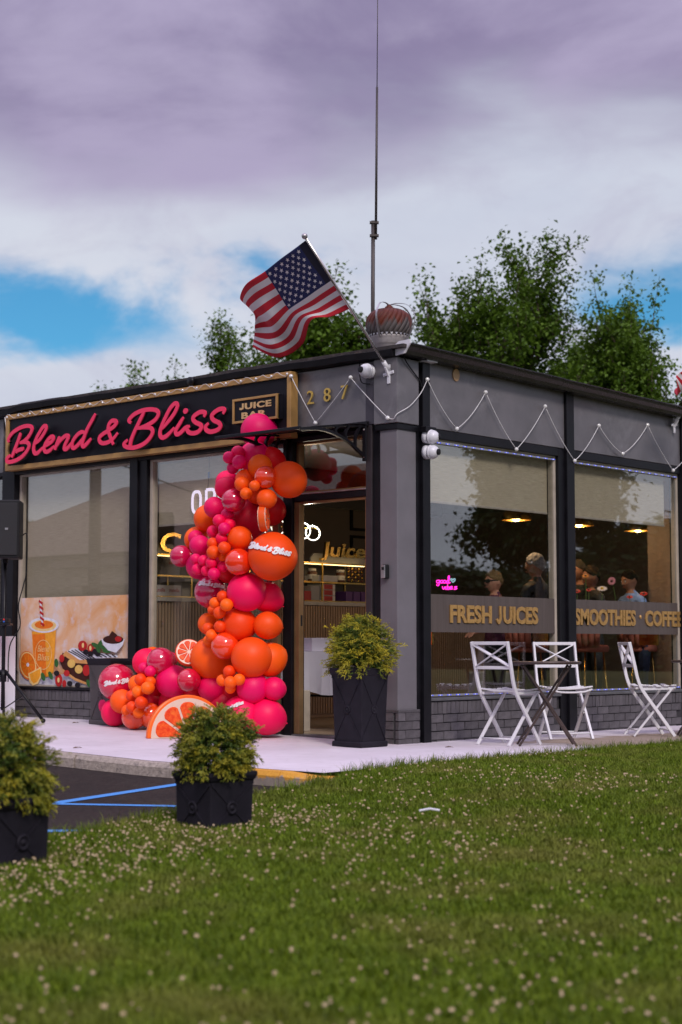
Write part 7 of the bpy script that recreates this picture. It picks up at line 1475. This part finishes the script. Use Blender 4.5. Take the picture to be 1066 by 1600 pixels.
def grassmat():
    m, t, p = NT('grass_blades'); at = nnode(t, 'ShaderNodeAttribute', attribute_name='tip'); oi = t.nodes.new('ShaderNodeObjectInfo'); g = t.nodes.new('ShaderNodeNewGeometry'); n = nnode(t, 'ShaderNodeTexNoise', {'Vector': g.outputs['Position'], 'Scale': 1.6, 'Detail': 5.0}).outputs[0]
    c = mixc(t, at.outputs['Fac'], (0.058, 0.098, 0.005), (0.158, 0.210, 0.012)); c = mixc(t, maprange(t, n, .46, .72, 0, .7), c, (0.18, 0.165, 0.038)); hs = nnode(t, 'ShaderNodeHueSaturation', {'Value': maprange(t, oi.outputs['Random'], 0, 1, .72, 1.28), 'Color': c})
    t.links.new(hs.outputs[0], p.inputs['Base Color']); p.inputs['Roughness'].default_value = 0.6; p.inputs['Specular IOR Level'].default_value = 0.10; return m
GM = grassmat()
def tuft(seed, n, h, spread):
    rnd = random.Random(seed); mb = MB()
    for k in range(n):
        a = rnd.uniform(0, 6.28); r = spread * math.sqrt(rnd.random()); p = Vector((r * math.cos(a), r * math.sin(a), -0.004)); b = rnd.uniform(0, 6.28); ln = h * rnd.uniform(0.5, 1.15); dr = Vector((math.cos(b), math.sin(b), 0)); w = rnd.uniform(0.0013, 0.0024); s = Vector((-dr.y, dr.x, 0)) * w; be = rnd.uniform(0.1, 0.75)
        q1 = p + Vector((0, 0, ln * .55)) + dr * ln * be * .25; q2 = p + Vector((0, 0, ln * (1 - .3 * be))) + dr * ln * be; i0 = len(mb.v); g = rnd.random()
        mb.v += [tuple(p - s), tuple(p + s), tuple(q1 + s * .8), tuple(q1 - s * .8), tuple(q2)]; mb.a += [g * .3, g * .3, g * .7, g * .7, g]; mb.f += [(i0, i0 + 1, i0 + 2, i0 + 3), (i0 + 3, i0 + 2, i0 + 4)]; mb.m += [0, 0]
    return bpy.data.objects.new('grass_tuft', mb.mesh('grass_tuft', GM))
def scatter(name, label, cat, pts, sources, smin, smax, tilt=0.15, seed=0):
    me = bpy.data.meshes.new(name); me.from_pydata(pts, [], []); o = bpy.data.objects.new(name, me); COL.objects.link(o); tag(o, label, cat, None, 'stuff')
    coll = bpy.data.collections.new(name + '_sources')
    for s in sources: coll.objects.link(s)
    ng = bpy.data.node_groups.new(name, 'GeometryNodeTree'); ng.interface.new_socket('Geometry', in_out='INPUT', socket_type='NodeSocketGeometry'); ng.interface.new_socket('Geometry', in_out='OUTPUT', socket_type='NodeSocketGeometry')
    gi = ng.nodes.new('NodeGroupInput'); go = ng.nodes.new('NodeGroupOutput'); ci = ng.nodes.new('GeometryNodeCollectionInfo'); ci.inputs['Collection'].default_value = coll; ci.inputs['Separate Children'].default_value = True; ci.inputs['Reset Children'].default_value = True
    ip = ng.nodes.new('GeometryNodeInstanceOnPoints'); ip.inputs['Pick Instance'].default_value = True
    rr = ng.nodes.new('FunctionNodeRandomValue'); rr.data_type = 'FLOAT_VECTOR'; rr.inputs[0].default_value = (-tilt, -tilt, 0); rr.inputs[1].default_value = (tilt, tilt, 6.283); rr.inputs['Seed'].default_value = seed
    rs = ng.nodes.new('FunctionNodeRandomValue'); rs.data_type = 'FLOAT'; rs.inputs[2].default_value = smin; rs.inputs[3].default_value = smax; rs.inputs['Seed'].default_value = seed + 1
    ri = ng.nodes.new('FunctionNodeRandomValue'); ri.data_type = 'INT'; ri.inputs[4].default_value = 0; ri.inputs[5].default_value = len(sources) - 1; ri.inputs['Seed'].default_value = seed + 2
    k = ng.links.new; k(gi.outputs[0], ip.inputs['Points']); k(ci.outputs[0], ip.inputs['Instance']); k(ri.outputs[2], ip.inputs['Instance Index']); k(rr.outputs[0], ip.inputs['Rotation']); k(rs.outputs[1], ip.inputs['Scale']); k(ip.outputs[0], go.inputs[0])
    md = o.modifiers.new('scatter', 'NODES'); md.node_group = ng; return o
# lawn points: thick where the camera stands close, thinner far to the sides
rs_ = np.random.RandomState(3)
def lawn_pts(n, dens_fn=None, cl=0.0):
    out = []
    while len(out) < n:
        x = rs_.uniform(1.6, 11.5); y = rs_.uniform(-10.5, 9)
        if x < edge_x(y) + rs_.uniform(-0.02, 0.06): continue
        p = np.array((x, y, 0)) - CAM; f = float(p @ FH); s = float(p @ RT)
        if f < 2.6 or abs(s) > 0.24 * f + 1.5: continue
        if dens_fn and rs_.rand() > dens_fn(x, y, f): continue
        out.append((x, y, lawnz(x, y)))
    return out
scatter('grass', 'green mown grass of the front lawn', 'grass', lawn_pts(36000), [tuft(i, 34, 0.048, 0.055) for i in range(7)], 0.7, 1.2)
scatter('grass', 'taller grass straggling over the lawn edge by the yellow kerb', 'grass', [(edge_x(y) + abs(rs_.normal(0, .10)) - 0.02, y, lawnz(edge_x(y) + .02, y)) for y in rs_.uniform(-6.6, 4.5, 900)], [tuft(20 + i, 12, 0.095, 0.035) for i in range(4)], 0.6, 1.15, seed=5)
# white clover
CLW = M('clover_white', (0.56, 0.43, 0.27), 0.8, var=0.25, scale=80); CLL = M('clover_leaf', (0.05, 0.10, 0.018), 0.6, var=0.2)
def clover(seed):
    rnd = random.Random(seed); mb = MB(); h = rnd.uniform(0.055, 0.075); mb.mi = 1; mb.tube([(0, 0, 0), (0.004, 0.002, h * .6), (0.0, 0.006, h)], 0.0009, 4); mb.mi = 0
    for k in range(26):
        z = rnd.uniform(-.5, 1); a = rnd.uniform(0, 6.28); r = math.sqrt(max(0, 1 - z * z)); d = Vector((r * math.cos(a), r * math.sin(a), z)); c = Vector((0, 0.006, h)) ; s = d.orthogonal().normalized() * 0.0022
        mb.add([c + d * .002 - s, c + d * .002 + s, c + d * 0.0105 + s * .7, c + d * 0.0105 - s * .7], [(0, 1, 2, 3)])
    mb.ball((0, 0.006, h), 0.0065, 8, 5); return bpy.data.objects.new('clover', mb.mesh('clover', [CLW, MT['stemg']]))
def cdens(x, y, f):
    c = 0.5 + 0.5 * math.sin(x * 1.7 + 1.3 * math.sin(y * 1.1)) * math.sin(y * 1.5 + x * .6); d = x - edge_x(y)
    return 0.10 + 0.45 * c ** 2 + (0.75 if (y < -4.2 and d < 1.1) else 0) - (0.12 if (y > -1.5) else 0)
scatter('clover_flowers', 'white clover flowers scattered through the lawn', 'clover', lawn_pts(4800, cdens), [clover(i) for i in range(5)], 0.38, 0.78, 0.3, 11)
# utility pole and wires across the lot, seen in the front windows
up_ = thing('utility_pole', 'wooden utility pole with sagging wires across the parking lot', 'utility pole', (-18.5, -11.6, -0.2)); mb = MB(); mb.tube([(-18.5, -11.6, -0.3), (-18.5, -11.6, 8.2)], [0.15, 0.11], 10); mb.obj('post', MT['bark'], up_, smooth_=True)
part('crossarm', MT['bark'], [((-18.58, -12.5, 7.6), (-18.42, -10.7, 7.75))], parent=up_)
for z0, z1, xe, ye in ((5.3, 5.0, -4.0, -13.5), (5.6, 6.4, -34, -12.5), (5.0, 3.1, -12.4, -14.0), (7.7, 7.7, -40, -11), (7.7, 7.7, 10, -12)):
    a = np.array((-18.5, -11.6, z0)); b = np.array((xe, ye, z1)); mb = MB(); mb.tube([a + (b - a) * k / 14 - np.array((0, 0, 0.9 * 4 * (k / 14) * (1 - k / 14) * np.linalg.norm(b - a) / 22)) for k in range(15)], 0.018, 5); mb.obj('wire', MT['rubber'], up_)
